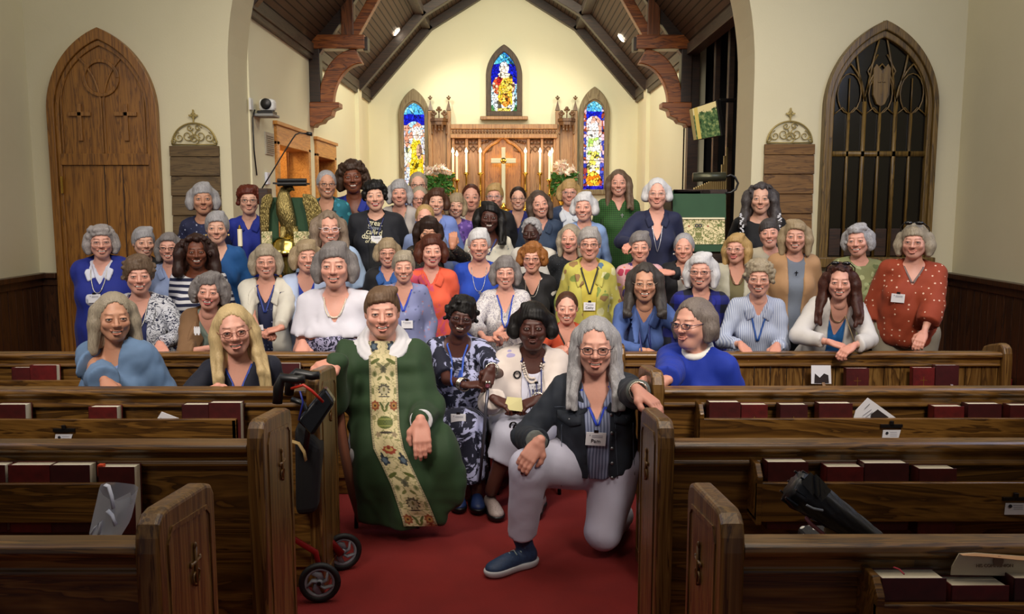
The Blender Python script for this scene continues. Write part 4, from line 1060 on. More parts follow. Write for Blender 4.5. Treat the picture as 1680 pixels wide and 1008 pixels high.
def leaflet(pts, Y, label, photo=None, dy=-.07):
    P_ = [at(x, y_, Y + dy) for x, y_ in pts]; n = len(P_)
    r = thing('leaflet', label, 'leaflet', tuple(P_[0]))
    MB().add(P_ + [p + Vector((0, .003, 0)) for p in P_], [tuple(range(n)), tuple(range(2 * n - 1, n - 1, -1))] + [(i, n + i, n + (i + 1) % n, (i + 1) % n) for i in range(n)]).build('sheet', PAPER, r)
    if photo:
        Q_ = [at(x, y_, Y + dy - .003) for x, y_ in photo]; n = len(Q_)
        MB().add(Q_, [tuple(range(n))]).build('printed_picture', plain('dark_print', '2a2020', .6), r)
    return r
L1 = leaflet([(1400, 688), (1404, 674), (1424, 653), (1481, 694), (1474, 699), (1410, 699)], YB, 'white leaflet with a dark printed picture, tilted in the rack', [(1428, 697), (1429, 680), (1440, 672), (1458, 685), (1446, 697)])
for k, (a, b_) in enumerate((((1419, 671), (1427, 663)), ((1416, 682), (1430, 672)), ((1420, 685), (1432, 676)))):
    p, q2 = at(*a, YB - .076), at(*b_, YB - .076); MB().tube([p, q2], .0012, 4).build('print_lines', INKG if k else INK, L1)
leaflet([(1331, 630), (1331, 600), (1363, 600), (1364, 630)], YAp, 'upright white leaflet with a dark picture below the clasped hands', [(1336, 629), (1337, 613), (1345, 620), (1352, 613), (1359, 616), (1360, 629)])
leaflet([(252, 696), (265, 676), (296, 688), (294, 697)], YB, 'folded white leaflet leaning beside the hymnals under the person in navy', [(259, 694), (263, 686), (275, 690), (272, 695)])
EV = leaflet([(1560, 944), (1562, 930), (1574, 909), (1600, 908), (1700, 915), (1700, 946)], YD, 'cream offering envelope with a curled top edge behind the nearest hymnals', None, -.035)
for ch in EV.children: ch.data.materials[0] = plain('cream_envelope', 'b9ab90', .8)
tcen = at(1632, 929, YD - .039)
letter('lettering', 'HIS COMMUNION', .0105, plain('brown_ink', '6a5440', .7), EV, tcen, RXZ)
oc = at(1638, 921, YD - .039)
MB().lathe([(.012, -.001), (.012, 0)], (oc.x, oc.y, oc.z), 16, 'y').build('round_seal', plain('brown_ink', '6a5440', .7), EV)
cu_ = [at(x, y_, YD - .035 + d) for x, y_, d in ((1574, 909, 0), (1600, 908, 0), (1700, 915, 0), (1700, 922, -.012), (1620, 914, -.014), (1580, 912, -.008))]
MB().add(cu_, [tuple(range(6))]).build('curled_flap', plain('tan_envelope', 'c89a70', .8), EV)

# carrier bag on the pew
def bag():
    sheer = M('sheer_plastic', lambda: (lambda t: (t.base('d8dce4'), t.rough(.35, Alpha=.55), t.m)[-1])(NT('sheer_plastic')))
    y = YD + .30
    def p(px, py, d=0): return at(px, py, y + d)
    r = thing('carrier_bag', 'translucent white carrier bag standing on the nearest pew seat', 'bag', tuple(p(165, 890)))
    ring0 = [(128, 912, 0), (160, 916, -.07), (196, 905, -.03), (222, 872, .02), (190, 860, .12), (145, 895, .09)]
    ring1 = [(146, 846, 0), (176, 856, -.06), (208, 838, -.03), (230, 822, .02), (204, 812, .10), (162, 826, .09)]
    ring2 = [(156, 800, 0), (180, 826, -.04), (210, 822, -.02), (236, 796, .02), (208, 794, .07), (172, 789, .08)]
    V = [p(*q) for q in ring0 + ring1 + ring2]; n = 6
    Fc = [(i * n + k, i * n + (k + 1) % n, (i + 1) * n + (k + 1) % n, (i + 1) * n + k) for i in range(2) for k in range(n)] + [tuple(range(5, -1, -1))]
    o = MB().add(V, Fc).build('bag_body', sheer, r, True); s = o.modifiers.new('s', 'SUBSURF'); s.levels = 1; s.render_levels = 1
    w = plain('white_fabric_strap', 'd4d8e8', .7)
    for a in ([(172, 796), (178, 798), (183, 815), (186, 835)], [(176, 838), (184, 846), (190, 862)], [(144, 888), (156, 866), (166, 856), (163, 876), (152, 890)]):
        MB().tube([p(x, y_, -.045) for x, y_ in a], .010, 8, flat=.25).build('strap', w, r, True)
    MB().add([p(186, 822, -.02), p(214, 808, -.01), p(218, 826, -.01), p(190, 846, -.02)], [(0, 1, 2, 3)]).build('paper_inside', PAPER, r)
bag()
# folded umbrella resting on a bag on the near pew
def umbrella():
    y = YD + .24
    def p(px, py, d=0): return at(px, py, y + d)
    r = thing('folded_umbrella', 'folded black umbrella leaning over the nearest pew, its handle down', 'umbrella', tuple(p(1430, 886)))
    A, B = p(1300, 797, .03), p(1436, 890, 0)
    D_ = B - A; n = 40; rings = []
    d = D_.normalized(); u = d.cross(Vector((0, 1, 0))).normalized(); w = d.cross(u)
    V = []; K = 24
    for i in range(n + 1):
        q = i / n; R_ = .052 * (1 - .42 * q) * (1 + .0 * q) if q > .12 else .050 * (.85 + 1.2 * q)
        for k in range(K):
            a = 2 * math.pi * k / K + q * 1.2; f_ = 1 + .12 * math.sin(8 * a) * (1 - .5 * q)
            V.append(A + D_ * q + (u * math.cos(a) + w * math.sin(a)) * R_ * f_)
    Fc = [(i * K + k, i * K + (k + 1) % K, (i + 1) * K + (k + 1) % K, (i + 1) * K + k) for i in range(n) for k in range(K)] + [tuple(range(K))[::-1], tuple(n * K + k for k in range(K))]
    CANV = M('umbrella_cloth', lambda: (lambda t: (t.base(t.mix(t.noise(t.co(), 12, 3), '0a0c12', '1a1e28')), t.rough(.45, Coat_Weight=.1), t.bump(t.noise(t.co(), 20, 3), .4, .01), t.m)[-1])(NT('umbrella_cloth')))
    MB().add(V, Fc).build('canopy', CANV, r, True)
    tips = MB()
    for k in range(8):
        a = 2 * math.pi * k / 8; q = A + (u * math.cos(a) + w * math.sin(a)) * .046
        tips.tube([q + d * .03, q - d * (.002 + .005 * (k % 2))], [.004, .003], 6)
    tips.build('rib_tips', plain('rib_tip', '30343c', .3, .6), r)
    fl = MB()
    for k, (x, y_) in enumerate(((1330, 775), (1339, 778), (1345, 786))):
        q = p(x, y_, -.02); fl.add([q, q + Vector((.035, .01, -.035)), q + Vector((.0, -.02, -.055)), q + Vector((-.02, .01, -.03))], [(0, 1, 2, 3)])
    fl.build('loose_canopy_fold', CANV, r)
    MB().tube([B - d * .02, B + d * .03, B + d * .055], [.028, .026, .015], 16).build('handle', plain('purple_gloss', '241a4a', .12), r, True)
    MB().tube([p(1323, 829, -.045), p(1335, 835, -.05), p(1350, 838, -.045)], .003, 6).build('tie_band', plain('grey_band', '8a93a0', .5), r)
    MB().tube([B + d * .05, B + d * .07 + Vector((.03, 0, .02)), B + d * .05 + Vector((.05, 0, -.02))], .0018, 6).build('wrist_strap', plain('clear_strap', '9a98b0', .3), r)
    r2 = thing('handbag', 'patterned handbag with a pink handle under the umbrella', 'bag', tuple(p(1360, 900, .03)))
    hb = M('patterned_bag', lambda: (lambda t: (t.base(t.ramp(t.new('ShaderNodeTexVoronoi', i_Vector=t.co(), i_Scale=38).outputs['Distance'], [(0, 'e8e4dc'), (.28, '14121a')], 'CONSTANT')), t.rough(.5), t.m)[-1])(NT('patterned_bag')))
    a, b_ = p(1330, 905, .02), p(1385, 868, .10)
    MB().box((a.x, a.y, .46), (b_.x, b_.y + .04, b_.z)).build('bag_body', hb, r2, bevel=.02, seg=4)
    bx('bag_lining', (p(1355, 880).x, y + .005, p(1355, 882).z), (p(1384, 880).x, y + .02, p(1384, 869).z), plain('tan_lining', '8a7450', .6), r2)
    MB().tube([p(1362, 886, .0), p(1345, 872, .0), p(1330, 860, .0), p(1324, 852, .0), p(1328, 847, .02), p(1342, 848, .05), p(1358, 856, .07), p(1368, 868, .08)], .009, 10, flat=.6).build('bag_handle', plain('pink_leather', 'a86a70', .45), r2, True)
umbrella()
# ================================================================ figures: smooth surfaces from joined volumes
F32 = np.float32
def smin(a, b, k):
    if k <= 0: return np.minimum(a, b)
    h = np.clip(.5 + .5 * (b - a) / k, 0, 1); return b * (1 - h) + a * h - k * h * (1 - h)
def V3(*a): return np.array(a, dtype=np.float64)
class Vol:
    def __init__(s, lo, hi, h):
        s.h = h; s.lo = np.array(lo, float); s.n = np.ceil((np.array(hi) - s.lo) / h).astype(int) + 2
        s.d = np.full(s.n, .08, F32)
        s.ax = [(s.lo[i] + h * np.arange(s.n[i])).astype(F32) for i in range(3)]
    def blk(s, lo, hi):
        sl = []
        for i in range(3):
            a = max(0, int((lo[i] - s.lo[i]) / s.h) - 1); b = min(s.n[i], int((hi[i] - s.lo[i]) / s.h) + 3)
            if b <= a: return None
            sl.append(slice(a, b))
        return tuple(sl), s.ax[0][sl[0]][:, None, None], s.ax[1][sl[1]][None, :, None], s.ax[2][sl[2]][None, None, :]
    def put(s, sl, d, k, op):
        if op == 'u': s.d[sl] = smin(s.d[sl], d, k)
        elif op == 's': s.d[sl] = -smin(-s.d[sl], d, k)
        elif op == 'i': s.d[sl] = -smin(-s.d[sl], -d, k)
        return s
    def cap(s, a, b, ra, rb=None, k=.02, op='u', cut=False, m=.03):
        rb = ra if rb is None else rb; a = np.asarray(a, float); b = np.asarray(b, float)
        r = max(ra, rb) + k + m; q = s.blk(np.minimum(a, b) - r, np.maximum(a, b) + r)
        if q is None: return s
        sl, X, Y, Z = q; ab = b - a; L2 = max(1e-9, ab @ ab)
        px, py, pz = X - a[0], Y - a[1], Z - a[2]
        t = (px * ab[0] + py * ab[1] + pz * ab[2]) / L2; tc = np.clip(t, 0, 1)
        d = np.sqrt((px - tc * ab[0]) ** 2 + (py - tc * ab[1]) ** 2 + (pz - tc * ab[2]) ** 2) - (ra + (rb - ra) * tc)
        if cut: d = np.maximum(d, (t - 1) * math.sqrt(L2))
        return s.put(sl, d.astype(F32), k, op)
    def chain(s, pts, rs, k=.02, **kw):
        for i in range(len(pts) - 1): s.cap(pts[i], pts[i + 1], rs[i], rs[i + 1], k, **kw)
        return s
    def ell(s, c, r, R=None, k=.02, op='u', m=.03):
        c = np.asarray(c, float); r = np.asarray(r, float); e = max(r) if R is not None else r
        q = s.blk(c - e - k - m, c + e + k + m)
        if q is None: return s
        sl, X, Y, Z = q; x, y, z = X - c[0], Y - c[1], Z - c[2]
        if R is not None:
            x, y, z = (R[0, 0] * x + R[1, 0] * y + R[2, 0] * z, R[0, 1] * x + R[1, 1] * y + R[2, 1] * z, R[0, 2] * x + R[1, 2] * y + R[2, 2] * z)
        k0 = np.sqrt((x / r[0]) ** 2 + (y / r[1]) ** 2 + (z / r[2]) ** 2) + 1e-6
        k1 = np.sqrt((x / r[0] ** 2) ** 2 + (y / r[1] ** 2) ** 2 + (z / r[2] ** 2) ** 2) + 1e-6
        return s.put(sl, (k0 * (k0 - 1) / k1).astype(F32), k, op)
    def full(s, f, k=.0, op='i'):
        d = f(s.ax[0][:, None, None], s.ax[1][None, :, None], s.ax[2][None, None, :])
        s.d = s.d * 1
        if op == 'i': s.d = -smin(-s.d, -d, k)
        elif op == 's': s.d = -smin(-s.d, d, k)
        elif op == '+': s.d = s.d + d
        s.d = s.d.astype(F32); return s
    def mesh(s):
        d = s.d
        d[0], d[-1] = .01, .01; d[:, 0], d[:, -1] = .01, .01; d[:, :, 0], d[:, :, -1] = .01, .01
        S = d < 0
        c = np.zeros(np.array(d.shape) - 1, np.int8)
        for i in (0, 1):
            for j in (0, 1):
                for k in (0, 1): c += S[i:S.shape[0] - 1 + i, j:S.shape[1] - 1 + j, k:S.shape[2] - 1 + k]
        act = (c > 0) & (c < 8); I, J, K = np.nonzero(act); n = len(I)
        idx = np.full(act.shape, -1, np.int32); idx[I, J, K] = np.arange(n)
        pos = np.zeros((n, 3)); cnt = np.zeros(n)
        E = [((i, j, 0), (i, j, 1)) for i in (0, 1) for j in (0, 1)] + [((i, 0, j), (i, 1, j)) for i in (0, 1) for j in (0, 1)] + [((0, i, j), (1, i, j)) for i in (0, 1) for j in (0, 1)]
        for a, b in E:
            da = d[I + a[0], J + a[1], K + a[2]]; db = d[I + b[0], J + b[1], K + b[2]]
            m = (da < 0) != (db < 0); t = np.where(m, da / np.where(m, da - db, 1), 0)
            for q in range(3): pos[:, q] += np.where(m, a[q] + t * (b[q] - a[q]), 0)
            cnt += m
        V = s.lo + s.h * (np.stack([I, J, K], 1) + pos / cnt[:, None])
        Q = []
        X = S[:-1, 1:-1, 1:-1] != S[1:, 1:-1, 1:-1]; i, j, k = np.nonzero(X); j = j + 1; k = k + 1
        q = np.stack([idx[i, j - 1, k - 1], idx[i, j, k - 1], idx[i, j, k], idx[i, j - 1, k]], 1); f = ~S[i, j, k]; q[f] = q[f][:, ::-1]; Q.append(q)
        X = S[1:-1, :-1, 1:-1] != S[1:-1, 1:, 1:-1]; i, j, k = np.nonzero(X); i = i + 1; k = k + 1
        q = np.stack([idx[i - 1, j, k - 1], idx[i - 1, j, k], idx[i, j, k], idx[i, j, k - 1]], 1); f = ~S[i, j, k]; q[f] = q[f][:, ::-1]; Q.append(q)
        X = S[1:-1, 1:-1, :-1] != S[1:-1, 1:-1, 1:]; i, j, k = np.nonzero(X); i = i + 1; j = j + 1
        q = np.stack([idx[i - 1, j - 1, k], idx[i, j - 1, k], idx[i, j, k], idx[i - 1, j, k]], 1); f = ~S[i, j, k]; q[f] = q[f][:, ::-1]; Q.append(q)
        return V, np.concatenate(Q) if n else np.zeros((0, 4), int)
def relax(V, Q, it=1, w=.5):
    for _ in range(it):
        acc = np.zeros_like(V); cnt = np.zeros(len(V))
        for a, b in ((0, 1), (1, 2), (2, 3), (3, 0)):
            for i in range(3):
                acc[:, i] += np.bincount(Q[:, a], V[Q[:, b], i], len(V)) + np.bincount(Q[:, b], V[Q[:, a], i], len(V))
            cnt += np.bincount(Q[:, a], minlength=len(V)) + np.bincount(Q[:, b], minlength=len(V))
        V = V * (1 - w) + acc / np.maximum(cnt, 1)[:, None] * w
    return V
def fnoise(P, sc, seed, oct=3):
    r = np.random.RandomState(seed); out = 0; P = [p * q for p, q in zip(P, sc)]
    for o in range(oct):
        for _ in range(3):
            w = r.normal(size=3) * (1.7 ** o); out = out + np.sin(P[0] * w[0] + P[1] * w[1] + P[2] * w[2] + r.uniform(0, 6.3)) / (1.6 ** o)
    return out / 5
def rotm(yaw=0, pitch=0, roll=0):
    """yaw turns the face towards +x, pitch tips the chin up, roll tilts the crown towards +x (degrees)"""
    return np.array(Matrix.Rotation(yaw * D2R, 3, 'Z') @ Matrix.Rotation(-pitch * D2R, 3, 'X') @ Matrix.Rotation(roll * D2R, 3, 'Y'))

SKIN = {'fair': 'd4a48c', 'pale': 'dcb29e', 'pink': 'd69f8b', 'tan': 'be8c70', 'rosy': 'd09a85', 'olive': 'c0906c', 'brown': '6a3a24', 'deep': '42231a', 'dark': '351c14'}
def skin_mat():
    t = NT('skin'); c = t.new('ShaderNodeVertexColor', layer_name='Col').outputs[0]
    n = t.noise(t.co(), 120, 2); t.base(t.mix(t.math('MULTIPLY', n, .12), c, '7a3a2a')); t.rough(.5, Subsurface_Weight=.06)
    t.b.inputs['Subsurface Radius'].default_value = (.012, .005, .003)
    return t.m
SKINM = M('skin', skin_mat)
def hair_mat(c1, c2, curly=False):
    def f():
        t = NT('hair'); v = t.co((230, 230, 16) if not curly else (120, 120, 70))
        n = t.noise(v, 1.6, 3, .6, .4); n2 = t.noise(t.co((4, 4, 4)), 2, 2)
        a = t.mix(t.ramp(n, [(.25, (.15, .15, .15, 1)), (.75, (1, 1, 1, 1))]), c1, c2)
        t.base(t.mix(t.math('MULTIPLY', n2, .3), a, c1)); t.rough(.5, Specular_IOR_Level=.3); t.bump(n, .4, .003); return t.m
    return M('hair_%s_%s_%d' % (c1, c2, curly), f)
HAIRC = {'white': ('a09e9e', 'd8d8da'), 'silver': ('5e5c5c', 'b8b6b8'), 'grey': ('4a4644', '8c8684'), 'salt': ('322e2c', '7a7472'), 'ashbrown': ('3c2e22', '7a6450'), 'brown': ('28170e', '54321e'),
         'darkbrown': ('160e0a', '34221a'), 'black': ('060505', '16120f'), 'auburn': ('2e0f08', '6a2a16'), 'ginger': ('5a3016', 'a8703a'), 'blonde': ('7a5c34', 'c2a26a'), 'ashblonde': ('6a5a44', 'ac9878'),
         'greyblonde': ('5c5244', 'b4a892'), 'redbrown': ('2a120a', '5c2c18'), 'pepper': ('1e1a1a', '565050')}

def head_mesh(p, h=.0034):
    """head in its own frame (x across, -y out of the face, z up, origin between the ears); returns verts, quads, colours"""
    rs = np.random.RandomState(p['seed']); g = p.get
    jw = g('jaw', .95); fw = g('fw', 1.0); sm = g('smile', .6); age = g('age', .6)
    v = Vol((-.1, -.135, -.235), (.1, .125, .13), h)
    v.ell((0, .018, .030), (.073 * fw, .092, .082), k=0)
    v.ell((0, -.020, -.026), (.063 * fw * jw, .064, .080), k=.03)
    v.ell((0, -.052, -.088), (.027 * jw, .023, .018), k=.025)
    for s in (-1, 1):
        v.cap((s * .049 * jw * fw, .006, -.052), (s * .014, -.046, -.090), .020, .016, .028)
        v.ell((s * .039 * fw, -.062, -.028 + .004 * sm), (.021 + .003 * sm, .021, .019), k=.022)
    if jw > 1.04: v.ell((0, -.030, -.105), (.036 * jw, .034, .020), k=.03)
    v.cap((-.028, -.0745, .023), (.028, -.0745, .023), .0085, .0085, .020)
    for s in (-1, 1): v.ell((s * .031, -.101, .002), (.018, .016, .013), k=.012, op='s')
    nl = g('nose', 1.0)
    v.chain([(0, -.082, .010), (0, -.093, -.012), (0, -.103 - .002 * nl, -.027)], [.0065, .0075, .0105 * nl], .009)
    for s in (-1, 1):
        v.ell((s * .0120 * nl, -.094, -.0310), (.0075 * nl, .010, .0072), k=.007)
        v.ell((s * .006, -.098, -.0395), (.003, .005, .003), k=.002, op='s')
        if age > .2: v.cap((s * .018, -.104, -.034), (s * (.035 + .004 * sm), -.092, -.056), .0016 + .0014 * age, .0015 + .0013 * age, .008, 's')
    # lips
    cz = -.0585 + .0080 * sm; mw = .0225 + .0085 * sm
    op = g('open', .6 if sm > .5 else 0)
    for s in (-1, 1):
        v.chain([(s * mw, -.0775, cz), (s * .012, -.0912, -.0568 + .003 * op), (s * .003, -.0938, -.0562 + .0030 * op)], [.0020, .0031, .0031], .005)
        v.chain([(s * mw, -.0775, cz), (s * .014, -.0895, -.0668 - .0045 * op), (0, -.0912, -.0690 - .0050 * op)], [.0020, .0042, .0048], .006)
        v.ell((s * (mw + .005), -.083, cz), (.003, .006, .005), k=.006, op='s')
    mz = -.0622
    if op > 0:
        for s in (-2, -1, 0, 1, 2): v.ell((s * mw * .30, -.0975 + .0022 * abs(s), mz + .0015 * s * s * sm - .0006), (.0085, .0125, (.0030 + .0038 * op) * (1 - .12 * abs(s))), k=.001, op='s')
    else: v.cap((-mw, -.0885, cz), (0, -.1005, mz), .0016, .0018, .002, 's'); v.cap((mw, -.0885, cz), (0, -.1005, mz), .0016, .0018, .002, 's')
    # eyelids with an almond opening
    eo = g('eye', .0056) * (1 - .22 * sm)
    for s in (-1, 1):
        v.ell((s * .031, -.0775, .001), (.0168, .0150, .0140), k=.005)
        v.ell((s * .031, -.0800, .0075), (.0172, .0142, .0058), k=.004)
        for q in (-1, 0, 1): v.ell((s * .031 + q * .0062, -.0945 + .0015 * abs(q), .0010 - .0008 * abs(q)), (.0068, .0105, eo * (1 - .22 * abs(q))), k=.0008, op='s')
        v.ell((s * .075 * fw, .016, -.006), (.007, .017, .029), k=.008)
        v.ell((s * .084 * fw, .010, -.004), (.004, .009, .016), k=.003, op='s')
    nr = .046 if not g('male') else .055
    v.cap((0, .022, -.07), (0, .030, -.150), nr * 1.02, nr * 1.04, .028)
    V, Q = v.mesh(); V = relax(V, Q, 1, .35)
    x, y, z = V.T; base = np.array(srgb(SKIN[p['skin']])[:3]); dark = p['skin'] in ('brown', 'deep', 'dark')
    C = np.repeat(base[None], len(V), 0)
    def blend(m, c, a=1.0):
        c = np.array(srgb(c)[:3]) if isinstance(c, str) else np.asarray(c); m = np.clip(m * a, 0, 1)[:, None]; C[:] = C * (1 - m) + c * m
    front = y < -.03
    n_ = fnoise((x, y, z), (60, 60, 60), p['seed'], 2); C *= (1 + .07 * n_)[:, None]
    for s in (-1, 1): blend(np.exp(-(((x - s * .040) / .018) ** 2 + ((z + .030) / .016) ** 2)) * front, base * (1.05, .70, .64), .30 if not dark else .1)
    blend(np.exp(-((x / .012) ** 2 + ((z + .03) / .014) ** 2)) * front, base * (1.03, .7, .66), .3)
    lipc = base * (.84, .42, .42) if not dark else base * (1.25, .75, .75)
    if g('lipstick'): lipc = np.array(srgb('b03a44')[:3])
    def segd(a, b):
        a, b = np.array(a), np.array(b); ab = b - a; t = np.clip(((V - a) @ ab) / (ab @ ab), 0, 1); return np.linalg.norm(V - a - t[:, None] * ab, axis=1)
    ld = np.full(len(V), 1.)
    for s in (-1, 1):
        ld = np.minimum(ld, segd((s * mw, -.0775, cz), (s * .012, -.0912, -.0568 + .003 * op)) - .0042); ld = np.minimum(ld, segd((s * .012, -.0912, -.0568 + .003 * op), (0, -.0938, -.0562 + .0030 * op)) - .0042)
        ld = np.minimum(ld, segd((s * mw, -.0775, cz), (s * .014, -.0895, -.0668 - .0045 * op)) - .0044); ld = np.minimum(ld, segd((s * .014, -.0895, -.0668 - .0045 * op), (0, -.0912, -.0690 - .0050 * op)) - .0052)
    blend(np.clip(1 - ld / .0018, 0, 1) * (y < -.078), lipc, .62 if not g('lipstick') else .9)
    if op > 0: blend(1. * ((y < -.070) & (y > -.0900) & (np.abs(x) < mw * .95) & (np.abs(z - mz - .004 * sm * (x / mw) ** 2) < .0055)), base * .12, .9)
    else: blend(np.clip(1 - np.abs(z - (cz + (mz - cz) * (1 - np.abs(x) / mw))) / .0022, 0, 1) * (np.abs(x) < mw) * (y < -.08), base * (.5, .3, .3), .9)
    irc = np.array(srgb(g('iris', '2a3238' if not dark else '100a08'))[:3])
    for s in (-1, 1):
        ex, ez = x - s * .031, z - .001
        q_ = np.sqrt((ex / .0140) ** 2 + (ez / (eo + .0014)) ** 2)
        up_ = np.clip(1 - np.abs(q_ - 1.0) / .30, 0, 1) * (y < -.078) * (ez > -.001); blend(up_, base * .16, .85)
        lo_ = np.clip(1 - np.abs(q_ - 1.0) / .25, 0, 1) * (y < -.078) * (ez <= -.001); blend(lo_, base * .4, .5)
        bz = .0215 + .003 * np.cos(ex * 60) - .12 * np.maximum(0, s * ex - .008)
        br = np.clip(1.35 - np.abs(z - bz) / .0034, 0, 1) * (np.abs(ex) < .0185) * (y < -.055)
        light_hair = isinstance(p['hair'][0], str) and p['hair'][0] in ('white', 'silver', 'greyblonde', 'blonde')
        blend(br, base * ((.42, .38, .36) if light_hair else (.20, .16, .14)), .75 if light_hair else .85)
    # eyeballs and teeth ride in the same mesh
    def ball(c, r, rings, cols, n=14, ax_=0):
        nonlocal V, Q, C
        b0 = len(V); P_ = []; K = []
        for a, col in zip(rings, cols):
            for k in range(n):
                t_ = 2 * math.pi * k / n; P_.append((c[0] + r[0] * math.sin(a) * math.cos(t_), c[1] - r[1] * math.cos(a), c[2] + r[2] * math.sin(a) * math.sin(t_))); K.append(col)
        F_ = [(b0 + i * n + k, b0 + i * n + (k + 1) % n, b0 + (i + 1) * n + (k + 1) % n, b0 + (i + 1) * n + k) for i in range(len(rings) - 1) for k in range(n)]
        V = np.concatenate([V, np.array(P_)]); Q = np.concatenate([Q, np.array(F_)]); C = np.concatenate([C, np.array(K)])
    wh = np.array(srgb('b4aca4' if not dark else 'a89e94')[:3]); pu = irc * .12; gx_ = g('gaze', 0) * .002
    for s in (-1, 1): ball((s * .031 + gx_, -.0785, .0008), (.0126, .0126, .0120), (.001, .17, .19, .43, .47, .9, 1.5), (pu, pu, irc, irc * .7, wh, wh, wh * .8))
    if op > 0:
        tw = np.array(srgb('efe9dc')[:3]); ball((0, -.0790, mz + .0012 + .0012 * sm), (mw * .72, .0122, .0070), (.001, .5, .9, 1.3, 1.57), (tw, tw, tw * .95, tw * .7, tw * .4), 20)
    return V, Q, C

def hair_mesh(p, h=.0046):
    """styles: dict(kind, len, side, vol, bang, curl, part, front)"""
    s_ = p['style']; g = s_.get; curl = g('curl', 0); vol = g('vol', .008) * .85; L = g('len', .06); fw = p.get('fw', 1.0)
    sw = g('side', .012); bang = g('bang', 0); seed = p['seed']
    zlo = -max(L, .08) - .06
    W = .12 + sw + curl * 2; 
    v = Vol((-W, -.16, zlo), (W, .17 + vol + curl, .17 + vol + curl * 2), h if L < .2 else h * 1.12)
    v.ell((0, .022, .034), (.076 * fw + vol * .6, .095 + vol * .7, .082 + vol * .8), k=0)
    if g('top', 0): v.ell((g('topx', 0), -.01, .08), (.065, .08, .035 + g('top')), k=.03)
    if L > .03:
        wd = .074 * fw + sw
        for s in (-1, 1):
            e = .5 if L > .2 else .15
            v.chain([(s * (wd - .012), .015, .03), (s * (wd + .002), .012, -.03), (s * (wd + g('flare', .0)), .0 - e * .02, -L)], [.026, .025 + sw * .3, .018 + g('tip', 0)], .03)
            if L <= .2: v.chain([(s * (wd - .01), .05, .02), (s * (wd - .004), .05, -L * .8)], [.035, .032], .04)
        v.chain([(0, .075, .03), (0, .080, -min(L, .16) * .95)], [.055, .045 + g('tip', 0)], .05)
        if L > .2:
            for s in (-1, 1): v.chain([(s * (wd - .025), .055, -.02), (s * (wd + g('flare', 0) - .015), .055, -L)], [.05, .035], .04)
    else:
        v.ell((0, .06, -.02), (.066 * fw + vol * .5, .055, .055), k=.03)
        for s in (-1, 1): v.ell((s * (.067 * fw + vol * .2), .028, .005), (.011 + sw * .4, .03, .033 + g('burn', 0)), k=.02)
    if g('bun'): v.ell((0, .11, .02), (.04, .03, .04), k=.01)
    if curl:
        r = np.random.RandomState(seed + 5)
        for _ in range(g('ncurl', 90)):
            a = r.uniform(-2.7, 2.7); zz = r.uniform(-min(L, .25), .10) if L > .03 else r.uniform(-.03, .11)
            rad = math.sqrt(max(.1, 1 - (max(0, zz - .03) / .095) ** 2)) * (.076 + vol * .5 + sw * .5)
            x_, y_ = math.sin(a) * rad, .02 + math.cos(a) * rad * 1.1
            if zz < .05 and y_ < -.03: continue
            v.ell((x_, y_, zz), (curl * 1.3 + .007,) * 3, k=.008)
        if g('curltop', 1):
            for _ in range(36):
                a = r.uniform(0, 6.3); q = r.uniform(0, .07); v.ell((math.sin(a) * q, .0 + math.cos(a) * q * 1.2, .10 + vol * .8 - q * .35), (curl * 1.6 + .008,) * 3, k=.008)
    # open the face
    hl = g('hair_line', .074); cw = g('cut', .056) * fw; part = g('part', 0)
    zc = -.045; v.full(lambda X, Y, Z: _face_cut(X, Y, Z, cw, hl, zc, part, g('shape', 2.4), g('low', 1.0)), k=.008, op='s')
    if bang >= .2:
        b = g('bangx', 0.); bl = g('bang_len', .038)
        for i in range(11):
            q = (i - 5) / 5.; sw_ = g('sweep', .6); x0 = sw_ * .022 + q * .026; sx = q * .054 - sw_ * .005; dr = .006 * math.sin(i * 2.3 + seed)
            v.chain([(x0, -.020, .100 + vol * .6), (sx * .86, -.0585 + .022 * q * q, .083 + vol * .3 - .014 * q * q), (sx, -.0765 + .034 * q * q, .077 - .014 * q * q - bl * bang * (1 - .25 * q * sw_) + .004 * q * q + dr * .5)], [.0085, .0085, .0040], .020)
    if g('front'):         # long locks falling in front of the shoulders
        for s in (-1, 1):
            if g('front') == 'l' and s > 0 or g('front') == 'r' and s < 0: continue
            e = g('flen', L); wd = .072 * fw + sw
            v.chain([(s * wd, .0, -.03), (s * (wd + .004), -.03, -.12), (s * (wd + g('flare', 0)), -.075, -.20), (s * (wd + g('flare', 0) - .01), -.095, -e)], [.018, .018, .017, .008 + g('tip', 0)], .02)
            v.chain([(s * (wd + .015), .01, -.05), (s * (wd + .03), -.02, -.15), (s * (wd + .03 + g('flare', 0)), -.065, -.22), (s * (wd + .02 + g('flare', 0)), -.085, -e * .93)], [.018, .020, .020, .010 + g('tip', 0)], .015)
    # strands
    amp = g('strand', .0013)
    def strand(X, Y, Z):
        A = np.arctan2(X, Y - .0); wob = .35 * np.sin(Z * 26 + A * 3 + seed) + .15 * np.sin(Z * 61 + seed)
        lock = np.sin(A * 27 + wob * 4 + seed) * .7 + np.sin(A * 53 + wob * 6) * .5 + np.sin(X * 190 + Z * 22 + seed) * .4
        f = amp * lock
        if curl: f = f + curl * .28 * fnoise((X, Y, Z), (70, 70, 60), seed, 3) + curl * .22 * fnoise((X, Y, Z), (190, 190, 170), seed + 4, 2)
        if g('wave'): f = f + g('wave') * np.sin(Z * 42 + np.abs(A) * 2.2 + .6 * np.sin(A * 7))
        return f.astype(F32)
    v.full(strand, op='+')
    V, Q = v.mesh(); return relax(V, Q, 1, .3), Q
